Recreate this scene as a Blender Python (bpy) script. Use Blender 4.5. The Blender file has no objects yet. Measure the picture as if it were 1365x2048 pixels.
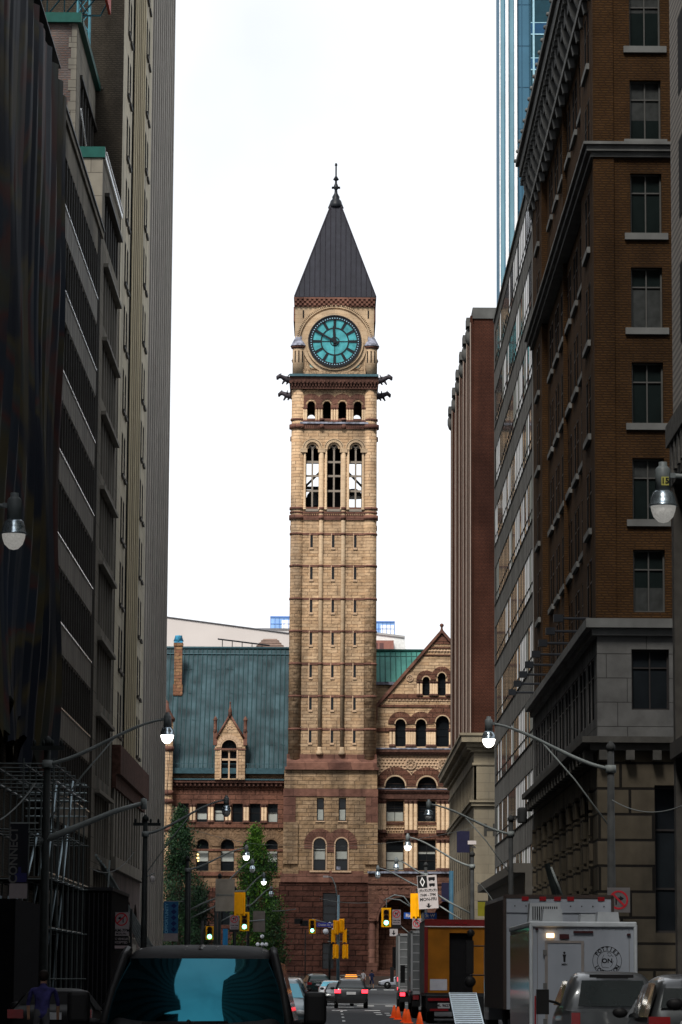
import bpy, math, random
from mathutils import Matrix, Vector
PI = math.pi
rnd = random.Random(11)
S = bpy.context.scene
COL = S.collection

# ------------------------------------------------------------------ camera, sky, sun, exposure
F, CX, CY, EYE = 6327.0, 682.5, 1024.0, 1.7
YAW, PITCH, ROLL = -0.00139286, 0.14626427, 0.006
cam_d = bpy.data.cameras.new('camera')
cam = bpy.data.objects.new('camera', cam_d); COL.objects.link(cam)
cam.matrix_world = (Matrix.Translation((0, 0, EYE)) @ Matrix.Rotation(YAW, 4, 'Z') @
                    Matrix.Rotation(PI/2 + PITCH, 4, 'X') @ Matrix.Rotation(ROLL, 4, 'Z'))
cam_d.sensor_fit = 'VERTICAL'; cam_d.sensor_height = 36.0; cam_d.lens = F/2048*36
cam_d.clip_start = 0.5; cam_d.clip_end = 6000
S.camera = cam

SUN_EL, SUN_AZ = math.radians(52), math.radians(200)      # azimuth clockwise from +Y
w = bpy.data.worlds.new('World'); S.world = w; w.use_nodes = True
nt = w.node_tree; nt.nodes.clear()
o_ = nt.nodes.new('ShaderNodeOutputWorld'); bg = nt.nodes.new('ShaderNodeBackground')
sk = nt.nodes.new('ShaderNodeTexSky'); sk.sky_type = 'NISHITA'; sk.sun_disc = False
sk.sun_elevation = SUN_EL; sk.sun_rotation = SUN_AZ; sk.dust_density = 4.0; sk.air_density = 1.0
hs = nt.nodes.new('ShaderNodeHueSaturation'); hs.inputs['Saturation'].default_value = 0.25
mx = nt.nodes.new('ShaderNodeMix'); mx.data_type = 'RGBA'; mx.inputs[0].default_value = 0.75
wc = nt.nodes.new('ShaderNodeTexCoord'); wn = nt.nodes.new('ShaderNodeTexNoise'); wn.inputs['Scale'].default_value = 5.0; wn.inputs['Detail'].default_value = 5
nt.links.new(wc.outputs['Generated'], wn.inputs['Vector'])
wr_ = nt.nodes.new('ShaderNodeValToRGB'); wr_.color_ramp.elements[0].position = .32; wr_.color_ramp.elements[1].position = .62      # the white cloud deck
wr_.color_ramp.elements[0].color = (.50, .525, .56, 1); wr_.color_ramp.elements[1].color = (.72, .74, .77, 1)
nt.links.new(wn.outputs[0], wr_.inputs[0])
wm_x = nt.nodes.new('ShaderNodeVectorMath'); wm_x.operation = 'SCALE'; wm_x.inputs['Scale'].default_value = 9.6
nt.links.new(wr_.outputs[0], wm_x.inputs[0]); nt.links.new(wm_x.outputs[0], mx.inputs[7])
nt.links.new(sk.outputs[0], hs.inputs['Color']); nt.links.new(hs.outputs[0], mx.inputs[6])
nt.links.new(mx.outputs[2], bg.inputs[0]); bg.inputs[1].default_value = 0.14
nt.links.new(bg.outputs[0], o_.inputs[0])
sd = bpy.data.lights.new('sun', 'SUN'); sd.energy = 3.2; sd.angle = math.radians(14); sd.color = (1, .95, .87)
so = bpy.data.objects.new('sun', sd); COL.objects.link(so)
sv = Vector((math.sin(SUN_AZ)*math.cos(SUN_EL), math.cos(SUN_AZ)*math.cos(SUN_EL), math.sin(SUN_EL)))
so.rotation_euler = sv.to_track_quat('Z', 'Y').to_euler(); so.location = (0, -50, 150)
S.view_settings.view_transform = 'Standard'; S.view_settings.look = 'None'
S.view_settings.exposure = 0.5; S.view_settings.gamma = 1.0
S.view_settings.use_curve_mapping = False
S.cycles.max_bounces = 6; S.cycles.diffuse_bounces = 3; S.cycles.glossy_bounces = 4
S.cycles.use_denoising = True
try: S.cycles.denoiser = 'OPENIMAGEDENOISE'
except Exception: pass

_R = cam.matrix_world.to_3x3()
def P(px, py, Y=None, X=None, Z=None):
    """survey: the point of the place seen at photo pixel (px,py) on a known plane"""
    d = _R @ Vector(((px-CX)/F, (CY-py)/F, -1))
    t = Y/d.y if Y is not None else (X/d.x if X is not None else (Z-EYE)/d.z)
    return Vector((0, 0, EYE)) + d*t

# ------------------------------------------------------------------ materials
def _m(name):
    m = bpy.data.materials.new(name); m.use_nodes = True
    return m, m.node_tree, m.node_tree.nodes['Principled BSDF']
def mat(name, col, rough=.7, metal=0., var=.12, scale=3., bump=0., emit=None, spec=.15, coat=0., stain=0., smap=(.9, .9, .07)):
    m, t, b = _m(name)
    b.inputs['Roughness'].default_value = rough; b.inputs['Metallic'].default_value = metal
    b.inputs['Specular IOR Level'].default_value = spec
    if coat: b.inputs['Coat Weight'].default_value = coat; b.inputs['Coat Roughness'].default_value = .06
    tc = t.nodes.new('ShaderNodeTexCoord'); n = t.nodes.new('ShaderNodeTexNoise')
    n.inputs['Scale'].default_value = scale; n.inputs['Detail'].default_value = 5
    t.links.new(tc.outputs['Object'], n.inputs['Vector'])
    r = t.nodes.new('ShaderNodeValToRGB')
    r.color_ramp.elements[0].position = .3; r.color_ramp.elements[1].position = .7
    r.color_ramp.elements[0].color = tuple(c*(1-var) for c in col)+(1,)
    r.color_ramp.elements[1].color = tuple(min(1, c*(1+var)) for c in col)+(1,)
    t.links.new(n.outputs[0], r.inputs[0]); out = r.outputs[0]
    if stain:
        mp = t.nodes.new('ShaderNodeMapping'); mp.inputs['Scale'].default_value = smap
        t.links.new(tc.outputs['Object'], mp.inputs[0])
        n2 = t.nodes.new('ShaderNodeTexNoise'); n2.inputs['Scale'].default_value = .8; n2.inputs['Detail'].default_value = 4
        t.links.new(mp.outputs[0], n2.inputs['Vector'])
        r2 = t.nodes.new('ShaderNodeValToRGB'); r2.color_ramp.elements[0].position = .35; r2.color_ramp.elements[1].position = .65
        r2.color_ramp.elements[0].color = (1-stain,)*3+(1,)
        t.links.new(n2.outputs[0], r2.inputs[0])
        k = t.nodes.new('ShaderNodeMix'); k.data_type = 'RGBA'; k.blend_type = 'MULTIPLY'; k.inputs[0].default_value = 1
        t.links.new(out, k.inputs[6]); t.links.new(r2.outputs[0], k.inputs[7]); out = k.outputs[2]
    t.links.new(out, b.inputs['Base Color'])
    if bump:
        bp = t.nodes.new('ShaderNodeBump'); bp.inputs['Strength'].default_value = bump; bp.inputs['Distance'].default_value = .05
        t.links.new(n.outputs[0], bp.inputs['Height']); t.links.new(bp.outputs[0], b.inputs['Normal'])
    if emit:
        b.inputs['Emission Color'].default_value = tuple(emit[:3])+(1,); b.inputs['Emission Strength'].default_value = emit[3]
    return m
def stone(name, c1, c2, mortar, bw, bh, ms=.02, rock=.5, nscale=2.2, stain=.35, rough=.9, joint=.5, nvar=.3):
    """coursed masonry: brick pattern over (x+y, z), rock-faced relief, weather stains"""
    m, t, b = _m(name); L = t.links.new; N = t.nodes.new
    b.inputs['Roughness'].default_value = rough; b.inputs['Specular IOR Level'].default_value = .06
    tc = N('ShaderNodeTexCoord'); sp = N('ShaderNodeSeparateXYZ'); L(tc.outputs['Object'], sp.inputs[0])
    ad = N('ShaderNodeMath'); L(sp.outputs[0], ad.inputs[0]); L(sp.outputs[1], ad.inputs[1])
    cb = N('ShaderNodeCombineXYZ'); L(ad.outputs[0], cb.inputs[0]); L(sp.outputs[2], cb.inputs[1])
    br = N('ShaderNodeTexBrick'); L(cb.outputs[0], br.inputs['Vector'])
    br.inputs['Scale'].default_value = 1; br.inputs['Brick Width'].default_value = bw; br.inputs['Row Height'].default_value = bh
    br.inputs['Mortar Size'].default_value = ms; br.inputs['Mortar Smooth'].default_value = .3; br.inputs['Bias'].default_value = 0
    br.inputs['Color1'].default_value = tuple(c1)+(1,); br.inputs['Color2'].default_value = tuple(c2)+(1,); br.inputs['Mortar'].default_value = tuple(mortar)+(1,)
    br.offset = .43; br.squash_frequency = 3; br.squash = 1.4
    n = N('ShaderNodeTexNoise'); n.inputs['Scale'].default_value = nscale; n.inputs['Detail'].default_value = 6; L(tc.outputs['Object'], n.inputs['Vector'])
    r = N('ShaderNodeValToRGB'); r.color_ramp.elements[0].position = .25; r.color_ramp.elements[1].position = .75
    r.color_ramp.elements[0].color = (1-nvar,)*3+(1,); r.color_ramp.elements[1].color = (1+nvar*.4,)*3+(1,); L(n.outputs[0], r.inputs[0])
    k = N('ShaderNodeMix'); k.data_type = 'RGBA'; k.blend_type = 'MULTIPLY'; k.inputs[0].default_value = 1
    L(br.outputs['Color'], k.inputs[6]); L(r.outputs[0], k.inputs[7])
    mp = N('ShaderNodeMapping'); mp.inputs['Scale'].default_value = (.5, .5, .06); L(tc.outputs['Object'], mp.inputs[0])
    n2 = N('ShaderNodeTexNoise'); n2.inputs['Scale'].default_value = 1.1; n2.inputs['Detail'].default_value = 5; L(mp.outputs[0], n2.inputs['Vector'])
    r2 = N('ShaderNodeValToRGB'); r2.color_ramp.elements[0].position = .36; r2.color_ramp.elements[1].position = .56
    r2.color_ramp.elements[0].color = (1-stain, 1-stain*.95, 1-stain*.85, 1); L(n2.outputs[0], r2.inputs[0])
    k2 = N('ShaderNodeMix'); k2.data_type = 'RGBA'; k2.blend_type = 'MULTIPLY'; k2.inputs[0].default_value = 1
    L(k.outputs[2], k2.inputs[6]); L(r2.outputs[0], k2.inputs[7]); L(k2.outputs[2], b.inputs['Base Color'])
    b1 = N('ShaderNodeBump'); b1.inputs['Strength'].default_value = rock; b1.inputs['Distance'].default_value = .25; L(n.outputs[0], b1.inputs['Height'])
    b2 = N('ShaderNodeBump'); b2.inputs['Strength'].default_value = joint; b2.inputs['Distance'].default_value = .08; b2.invert = True
    L(br.outputs['Fac'], b2.inputs['Height']); L(b1.outputs[0], b2.inputs['Normal']); L(b2.outputs[0], b.inputs['Normal'])
    return m

tan_s = stone('tan_sandstone', (.51,.36,.226), (.425,.277,.162), (.19,.125,.08), 1.15, .37, .03, .8, 1.3, .40)
tan_smooth = stone('dressed_sandstone', (.48,.36,.24), (.43,.31,.20), (.3,.2,.12), 1.4, .5, .012, .12, 1.2, .3, joint=.3, nvar=.15)
brown_s = stone('brown_sandstone', (.155,.073,.05), (.118,.056,.04), (.055,.03,.022), 1.6, .55, .04, .8, 1.5, .3)
brown_d = mat('carved_brownstone', (.085,.042,.032), .9, var=.35, scale=3.5, bump=.8, stain=.3)
red_s = stone('red_sandstone', (.20,.10,.073), (.135,.066,.05), (.08,.042,.033), 2.6, 1.0, .03, .5, 1.3, .35)
pat_s = mat('pale_carved_stone', (.43,.30,.2), .85, var=.15, scale=4, bump=.3)
base_s = stone('dark_rough_base_stone', (.085,.037,.027), (.058,.026,.02), (.018,.01,.008), 2.0, .6, .05, 1.0, 1.2, .35)
copper = mat('green_copper_roofing', (.032,.060,.072), .65, var=.5, scale=.6, bump=.08, smap=(1.5, .06, .06), stain=.5, spec=.12)
copper2 = mat('bright_green_copper', (.06,.22,.19), .5, var=.15, scale=.8, stain=.2)
spire_m = mat('dark_metal_roofing', (.021,.022,.030), .7, var=.15, scale=1.2, bump=.05, stain=.2)
lead = mat('teal_lead_gutter', (.03,.065,.08), .5, var=.2, scale=3)
slate = mat('pale_weathered_slate', (.19,.20,.25), .8, var=.7, scale=2.2)
gar_m = mat('dark_gargoyle_bronze', (.035,.03,.036), .6, var=.3, scale=4, bump=.4)
glass_d = mat('dark_window_glass', (.008,.01,.012), .05, var=.3, scale=.6, spec=.25)
glass_g = mat('greenish_dark_glass', (.006,.009,.009), .06, var=.3, scale=.6, spec=.12)
dark_in = mat('dark_interior', (.006,.006,.007), .9, var=.2)
glass_flat = mat('dull_dark_glass', (.010,.011,.012), .9, var=.4, scale=.5, spec=0.)
blind = mat('pale_window_blind', (.30,.32,.30), .8, var=.1, scale=1.5)
frame_dk = mat('dark_window_frame', (.018,.016,.016), .5)
frame_gr = mat('grey_window_frame', (.045,.045,.043), .6)
dial_m = mat('teal_dial_glass', (.05,.225,.25), .4, var=.45, scale=1.1, emit=(.05,.38,.42,.12), spec=.2)
dial_dot = mat('pale_minute_dots', (.25,.42,.52), .5, emit=(.2,.45,.55,.15))
black_iron = mat('black_iron', (.012,.014,.018), .45)
asphalt = mat('asphalt', (.045,.049,.055), .8, var=.25, scale=.7, bump=.15, stain=.15)
concrete = mat('pavement_concrete', (.06,.058,.056), .9, var=.2, scale=.6, bump=.1)
kerb_m = mat('granite_kerb', (.22,.215,.21), .85)
paint_w = mat('worn_white_road_paint', (.62,.63,.63), .7, var=.25, scale=2)
ground_m = mat('city_ground', (.09,.09,.088), .95, var=.2, scale=.1)
grass_m = mat('dark_lawn', (.03,.06,.015), .95, var=.3, scale=1.5, bump=.3)

# ------------------------------------------------------------------ mesh builder
class MB:
    def __init__(s, T=None): s.v = []; s.f = []; s.mi = []; s.sm = []; s.T = T
    def pt(s, p):
        s.v.append(tuple(s.T(*p)) if s.T else tuple(p)); return len(s.v)-1
    def face(s, pts, m=0, smooth=False):
        s.f.append([s.pt(p) for p in pts]); s.mi.append(m); s.sm.append(smooth)
    def fidx(s, idx, m=0, smooth=False):
        s.f.append(list(idx)); s.mi.append(m); s.sm.append(smooth)
    def box(s, x0, x1, y0, y1, z0, z1, m=0):
        i = [s.pt(p) for p in ((x0,y0,z0),(x1,y0,z0),(x1,y1,z0),(x0,y1,z0),(x0,y0,z1),(x1,y0,z1),(x1,y1,z1),(x0,y1,z1))]
        for q in ((0,3,2,1),(4,5,6,7),(0,1,5,4),(1,2,6,5),(2,3,7,6),(3,0,4,7)): s.fidx([i[k] for k in q], m)
    def prism(s, poly, a, b, ax, m=0):
        """poly of 2-tuples extruded from a to b along axis ax (the other two axes keep their order)"""
        def mk(p, t):
            q = list(p); q.insert(ax, t); return tuple(q)
        A = [s.pt(mk(p, a)) for p in poly]; B = [s.pt(mk(p, b)) for p in poly]; n = len(poly)
        s.fidx(A[::-1], m); s.fidx(B, m)
        for k in range(n): s.fidx((A[k], A[(k+1) % n], B[(k+1) % n], B[k]), m)
    def tube(s, path, r, n=8, m=0, cap=True):
        path = [Vector(p) for p in path]; rs = r if isinstance(r, (list, tuple)) else [r]*len(path)
        rings = []; up = None
        for k, p in enumerate(path):
            d = (path[min(k+1, len(path)-1)]-path[max(k-1, 0)])
            d = d.normalized() if d.length > 1e-9 else Vector((0,0,1))
            if up is None or abs(up.dot(d)) > .95: up = Vector((0,0,1)) if abs(d.z) < .9 else Vector((1,0,0))
            a = d.cross(up).normalized(); b = a.cross(d).normalized(); up = b
            rings.append([s.pt(p+(a*math.cos(2*PI*q/n)+b*math.sin(2*PI*q/n))*rs[k]) for q in range(n)])
        for A, B in zip(rings, rings[1:]):
            for q in range(n): s.fidx((A[q], A[(q+1) % n], B[(q+1) % n], B[q]), m, n > 5)
        if cap: s.fidx(rings[0][::-1], m); s.fidx(rings[-1], m)
    def lathe(s, c, prof, n=16, m=0, a0=0., a1=2*PI, smooth=True):
        full = abs(a1-a0-2*PI) < 1e-6; k = n if full else n+1; rings = []
        for r, z in prof:
            rings.append([s.pt((c[0]+r*math.cos(a0+(a1-a0)*q/n), c[1]+r*math.sin(a0+(a1-a0)*q/n), c[2]+z)) for q in range(k)])
        for A, B in zip(rings, rings[1:]):
            for q in range(n): s.fidx((A[q], A[(q+1) % k], B[(q+1) % k], B[q]), m, smooth)
        if full:
            if prof[0][0] > 1e-4: s.fidx(rings[0][::-1], m)
            if prof[-1][0] > 1e-4: s.fidx(rings[-1], m)
    def sphere(s, c, r, n=12, m=0, sc=(1,1,1), k=8):
        rings = []
        for i in range(k+1):
            t = PI*i/k
            rings.append([s.pt((c[0]+r*sc[0]*math.sin(t)*math.cos(2*PI*q/n), c[1]+r*sc[1]*math.sin(t)*math.sin(2*PI*q/n), c[2]-r*sc[2]*math.cos(t))) for q in range(n)])
        for A, B in zip(rings, rings[1:]):
            for q in range(n): s.fidx((A[q], A[(q+1) % n], B[(q+1) % n], B[q]), m, True)
    # facade helpers, local axes (u along wall, o outward, z up)
    def wall(s, u0, u1, z0, z1, ops=(), dep=.3, m=0, o=0., mr=None, seg=12):
        mr = m if mr is None else mr
        us = sorted({u0, u1, *[v for q in ops for v in q[:2] if u0 < v < u1]})
        zs = sorted({z0, z1, *[v for q in ops for v in q[2:4] if z0 < v < z1]})
        for zi in range(len(zs)-1):
            zc = (zs[zi]+zs[zi+1])/2; st = None
            row = [q for q in ops if q[2] < zc < q[3]]
            for ui in range(len(us)-1):
                uc = (us[ui]+us[ui+1])/2
                hole = any(q[0] < uc < q[1] for q in row)
                if not hole and st is None: st = us[ui]
                if hole and st is not None:
                    s.face(((st,o,zs[zi]),(us[ui],o,zs[zi]),(us[ui],o,zs[zi+1]),(st,o,zs[zi+1])), m); st = None
            if st is not None: s.face(((st,o,zs[zi]),(us[-1],o,zs[zi]),(us[-1],o,zs[zi+1]),(st,o,zs[zi+1])), m)
        for q in ops:
            a, b, c, d = q[:4]; i = o-dep
            if len(q) > 4:                       # round arch head
                r = (b-a)/2; zc = d-r; uc = (a+b)/2
                arc = [(uc-r*math.cos(PI*k/seg), zc+r*math.sin(PI*k/seg)) for k in range(seg+1)]
                for (ua, za), (ub, zb) in zip(arc, arc[1:]):
                    s.face(((ua,o,za),(ub,o,zb),(ub,o,d),(ua,o,d)), m)
                    s.face(((ua,o,za),(ub,o,zb),(ub,i,zb),(ua,i,za)), mr)
                top = zc
            else:
                s.face(((a,o,d),(b,o,d),(b,i,d),(a,i,d)), mr); top = d
            s.face(((a,o,c),(b,o,c),(b,i,c),(a,i,c)), mr)
            s.face(((a,o,c),(a,i,c),(a,i,top),(a,o,top)), mr); s.face(((b,o,c),(b,i,c),(b,i,top),(b,o,top)), mr)
    def ring(s, uc, zc, r0, r1, o0, o1, a0=0., a1=PI, n=16, m=0, gap=0.):
        for k in range(n):
            t0 = a0+(a1-a0)*(k+gap/2)/n; t1 = a0+(a1-a0)*(k+1-gap/2)/n
            q = [(uc+r*math.cos(t), zc+r*math.sin(t)) for r, t in ((r0,t0),(r1,t0),(r1,t1),(r0,t1))]
            A = [s.pt((u,o0,z)) for u, z in q]; B = [s.pt((u,o1,z)) for u, z in q]
            s.fidx(B, m)
            for j in range(4):
                if gap == 0 and j in (1, 3): pass
                s.fidx((A[j], A[(j+1) % 4], B[(j+1) % 4], B[j]), m)
    def column(s, u, o, z0, z1, r, m=0, mc=None, n=10):
        """round shaft with plinth and capital"""
        mc = m if mc is None else mc; h = z1-z0; k = min(.35, h*.12)
        s.lathe_uo(u, o, [(r*1.5, z0), (r*1.5, z0+k*.5), (r*1.15, z0+k)], n, mc)
        s.lathe_uo(u, o, [(r, z0+k), (r, z1-k*1.3)], n, m)
        s.lathe_uo(u, o, [(r, z1-k*1.3), (r*1.15, z1-k), (r*1.6, z1-k*.3), (r*1.6, z1)], n, mc)
    def lathe_uo(s, u, o, prof, n=10, m=0):
        rings = [[s.pt((u+r*math.cos(2*PI*q/n), o+r*math.sin(2*PI*q/n), z)) for q in range(n)] for r, z in prof]
        for A, B in zip(rings, rings[1:]):
            for q in range(n): s.fidx((A[q], A[(q+1) % n], B[(q+1) % n], B[q]), m, True)
        s.fidx(rings[0], m); s.fidx(rings[-1], m)
    def mesh(s, name, mats):
        me = bpy.data.meshes.new(name); me.from_pydata(s.v, [], s.f)
        for x in (mats if isinstance(mats, (list, tuple)) else [mats]): me.materials.append(x)
        me.polygons.foreach_set('material_index', s.mi); me.polygons.foreach_set('use_smooth', s.sm)
        me.update(); return me
    def build(s, name, mats, parent=None):
        return put(name, s.mesh(name, mats), parent)
    def cut(s):
        s.cuts = getattr(s, 'cuts', [])+[(len(s.v), len(s.f))]
    def build_each(s, name, mats, parent=None):
        """one object for each piece begun with cut()"""
        cs = s.cuts+[(len(s.v), len(s.f))]; out = []
        for (v0, f0), (v1, f1) in zip(cs, cs[1:]):
            if f1 == f0: continue
            c = MB(); c.v = s.v[v0:v1]; c.f = [[i-v0 for i in f] for f in s.f[f0:f1]]; c.mi = s.mi[f0:f1]; c.sm = s.sm[f0:f1]; out.append(c.build(name, mats, parent))
        return out
INV = {}
def put(name, me, parent=None, loc=None, rz=0.):
    o = bpy.data.objects.new(name, me); COL.objects.link(o)
    if parent is not None:
        o.parent = parent
        if parent.name in INV: o.matrix_parent_inverse = INV[parent.name]
    if loc is not None: o.location = loc
    if rz: o.rotation_euler = (0, 0, rz)
    return o
def thing(name, label, cat, loc=(0,0,0), rz=0., group=None, world=False):
    o = bpy.data.objects.new(name, None); COL.objects.link(o); o.empty_display_size = .5
    o.location = loc; o.rotation_euler = (0, 0, rz); o['label'] = label; o['category'] = cat
    if group: o['group'] = group
    if world: INV[o.name] = Matrix.Translation(loc).inverted()
    return o
def tag(o, label, cat, group=None):
    o['label'] = label; o['category'] = cat
    if group: o['group'] = group
    return o
def struct(o): o['kind'] = 'structure'; return o
def dup(root, loc, rz, label):
    r = root.copy(); COL.objects.link(r); r.location = loc; r.rotation_euler = (0, 0, rz); r['label'] = label
    for ch in list(root.children):
        c = ch.copy(); COL.objects.link(c); c.parent = r
        for g in list(ch.children):
            d = g.copy(); COL.objects.link(d); d.parent = c
    return r
def TS(Y): return lambda u, o, z: (u, Y-o, z)          # faces south, u = world x
def TL(X): return lambda u, o, z: (X+o, u, z)          # left side of the street, u = world y
def TR(X): return lambda u, o, z: (X-o, u, z)          # right side of the street, u = world y
ROT = {'S': 0., 'L': PI/2, 'R': -PI/2}
_wm = {}
def winmesh(w, h, cols, rows, fw, arch, fr, gl, blindz=None, th=.05):
    """shared meshes of one window: frame with bars, and its glass"""
    key = (round(w,2), round(h,2), cols, tuple(rows), fw, arch, fr.name, gl.name, blindz, th)
    if key in _wm: return _wm[key]
    a = MB(); g = MB(); hw = w/2; zt = h-hw if arch else h
    a.box(-hw, -hw+fw, -th, th, 0, zt); a.box(hw-fw, hw, -th, th, 0, zt); a.box(-hw+fw, hw-fw, -th, th, 0, fw)
    if arch:
        b = MB(lambda u, o, z: (u, -o, z)); b.ring(0, zt, hw-fw, hw, -th, th, 0, PI, 10)
        off = len(a.v); a.v += b.v; a.f += [[i+off for i in f] for f in b.f]; a.mi += b.mi; a.sm += b.sm
        arc = [(hw*.98*math.cos(PI*k/10), th*.6, zt+hw*.98*math.sin(PI*k/10)) for k in range(11)]
        g.face([(-hw*.98,th*.6,0),(hw*.98,th*.6,0)]+arc)
    else:
        a.box(-hw+fw, hw-fw, -th, th, h-fw, h); g.face([(-hw,th*.6,0),(hw,th*.6,0),(hw,th*.6,h),(-hw,th*.6,h)])
    for c in range(1, cols):
        x = -hw+w*c/cols; a.box(x-fw*.4, x+fw*.4, -th*.8, th*.8, fw, zt if arch else h-fw)
    for r in rows: a.box(-hw+fw, hw-fw, -th*.7, th*.7, h*r-fw*.4, h*r+fw*.4)
    if blindz: g.face([(-hw*.92,th*.5,h*blindz[0]),(hw*.92,th*.5,h*blindz[0]),(hw*.92,th*.5,h*blindz[1]),(-hw*.92,th*.5,h*blindz[1])], 1)
    _wm[key] = (a.mesh('window', fr), g.mesh('pane', [gl, blind])); return _wm[key]
def window(parent, side, u, z, plane, w, h, cols=1, rows=(.5,), fw=.07, arch=False, fr=None, gl=None, blindz=None, dep=.2, name='window', sub=True, th=.05):
    A, G = winmesh(w, h, cols, rows, fw, arch, fr or frame_dk, gl or glass_d, blindz, th)
    loc = {'S': (u, plane+dep, z), 'L': (plane-dep, u, z), 'R': (plane+dep, u, z)}[side]
    o = put(name, A, parent, loc, ROT[side])
    if sub: put('pane', G, o)
    return o
_txt = {}
def lettering(parent, text, size, loc, rot, m, name='lettering', ext=.004, ax='CENTER', sx=1., bold=.025):
    c = bpy.data.curves.new('t', 'FONT'); c.body = text; c.size = size; c.extrude = ext; c.offset = size*bold; c.align_x = ax; c.align_y = 'CENTER'
    t = bpy.data.objects.new('t', c); COL.objects.link(t)
    me = bpy.data.meshes.new_from_object(t); bpy.data.objects.remove(t)
    me.materials.clear(); me.materials.append(m)
    o = put(name, me, parent, loc); o.rotation_euler = rot; o.scale = (sx, 1, 1); return o
# ------------------------------------------------------------------ ground, road, pavements
GY = [(-3000, 0), (200, 0), (300, .68), (326, .68), (345, 1.9), (430, 2.0), (5000, 2.0)]
def gz(y):
    for (a, za), (b, zb) in zip(GY, GY[1:]):
        if a <= y <= b: return za+(zb-za)*(y-a)/(b-a)
    return GY[-1][1]
def sheet(name, x0, x1, y0, y1, dz, m, sub=None):
    ys = sorted({y0, y1, *[y for y, _ in GY if y0 < y < y1]}); b = MB()
    for a, c in zip(ys, ys[1:]): b.face(((x0,a,gz(a)+dz),(x1,a,gz(a)+dz),(x1,c,gz(c)+dz),(x0,c,gz(c)+dz)))
    return struct(b.build(name, m))
sheet('ground', -3000, 3000, -2500, 5000, -.012, ground_m)
KL, KR = -8.7, 8.3
sheet('road', KL, KR, -80, 300, 0, asphalt)
sheet('cross_road', -300, KL, 214, 236, 0, asphalt); sheet('cross_road', KR, 300, 214, 236, 0, asphalt)
sheet('cross_road', -400, 400, 300, 322, 0, asphalt)
def pavement(x0, x1, y0, y1):
    b = MB(); ys = sorted({y0, y1, *[y for y, _ in GY if y0 < y < y1]})
    for a, c in zip(ys, ys[1:]):
        i = [b.pt(p) for p in ((x0,a,gz(a)-.05),(x1,a,gz(a)-.05),(x1,c,gz(c)-.05),(x0,c,gz(c)-.05),(x0,a,gz(a)+.14),(x1,a,gz(a)+.14),(x1,c,gz(c)+.14),(x0,c,gz(c)+.14))]
        for q in ((4,5,6,7),(0,1,5,4),(1,2,6,5),(2,3,7,6),(3,0,4,7)): b.fidx([i[k] for k in q])
    return struct(b.build('pavement', concrete))
for x0, x1 in ((-13.2, KL-.25), (KR+.25, 11.0)):
    for y0, y1 in ((-80, 213.7), (236.3, 299.5)): pavement(x0, x1, y0, y1)
pavement(-120, 120, 322.5, 329)
for x0, x1 in ((KL-.25, KL), (KR, KR+.25)):
    for y0, y1 in ((-80, 213.7), (236.3, 299.5)):
        b = MB(); ys = sorted({y0, y1, *[y for y, _ in GY if y0 < y < y1]})
        for a, c in zip(ys, ys[1:]):
            i = [b.pt(p) for p in ((x0,a,gz(a)-.05),(x1,a,gz(a)-.05),(x1,c,gz(c)-.05),(x0,c,gz(c)-.05),(x0,a,gz(a)+.145),(x1,a,gz(a)+.145),(x1,c,gz(c)+.145),(x0,c,gz(c)+.145))]
            for q in ((4,5,6,7),(0,1,5,4),(1,2,6,5),(2,3,7,6),(3,0,4,7)): b.fidx([i[k] for k in q])
        struct(b.build('kerb', kerb_m))
sheet('pavement', -60, 60, 329, 395, .02, mat('dark_brown_paving', (.05,.035,.028), .95, var=.3, scale=.8))
# painted road markings
b = MB()
def strip(x0, x1, y0, y1):
    ys = sorted({y0, y1, *[y for y, _ in GY if y0 < y < y1]})
    for a, c in zip(ys, ys[1:]): b.face(((x0,a,gz(a)+.008),(x1,a,gz(a)+.008),(x1,c,gz(c)+.008),(x0,c,gz(c)+.008)))
for k in range(-8, 9):
    strip(k*1.75-.1, k*1.75+.72, 168.6, 170.6)
    strip(k*1.75-.3, k*1.75+.75, 196.5, 199.5)
for k in range(-5, 6): strip(k*1.6-.2, k*1.6+.75, 292, 296)
strip(-8, 8, 206, 206.6); strip(-1.6, 1.2, 187.5, 188.2)
for y in range(6, 168, 12): strip(.35, .47, y, y+4); strip(4.1, 4.22, y, y+4); strip(-4.2, -4.08, y, y+4)
strip(2.0, 2.35, 158, 160.5); strip(2.5, 2.75, 156, 158); strip(2.0, 2.3, 150, 153); strip(2.45, 2.75, 147, 150)
struct(b.build('road_marking', paint_w))

# ------------------------------------------------------------------ clock tower
Y0 = 360.0
def TX(px, py=1300): return P(px, py, Y=Y0).x
def TZ(py): return P(668, py, Y=Y0).z
CXT = -.35
tw = thing('clock_tower', 'tall sandstone clock tower with teal dial and dark pyramid roof', 'clock tower', (CXT, Y0+5, 2), world=True)
zA, zB, zC, zD, zE, zF = TZ(1765), TZ(1748), TZ(1645), TZ(1593), TZ(1578), TZ(1540)
zG, zH = TZ(1508), TZ(1040)
XL, XR = CXT-5.45, CXT+5.2
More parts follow.
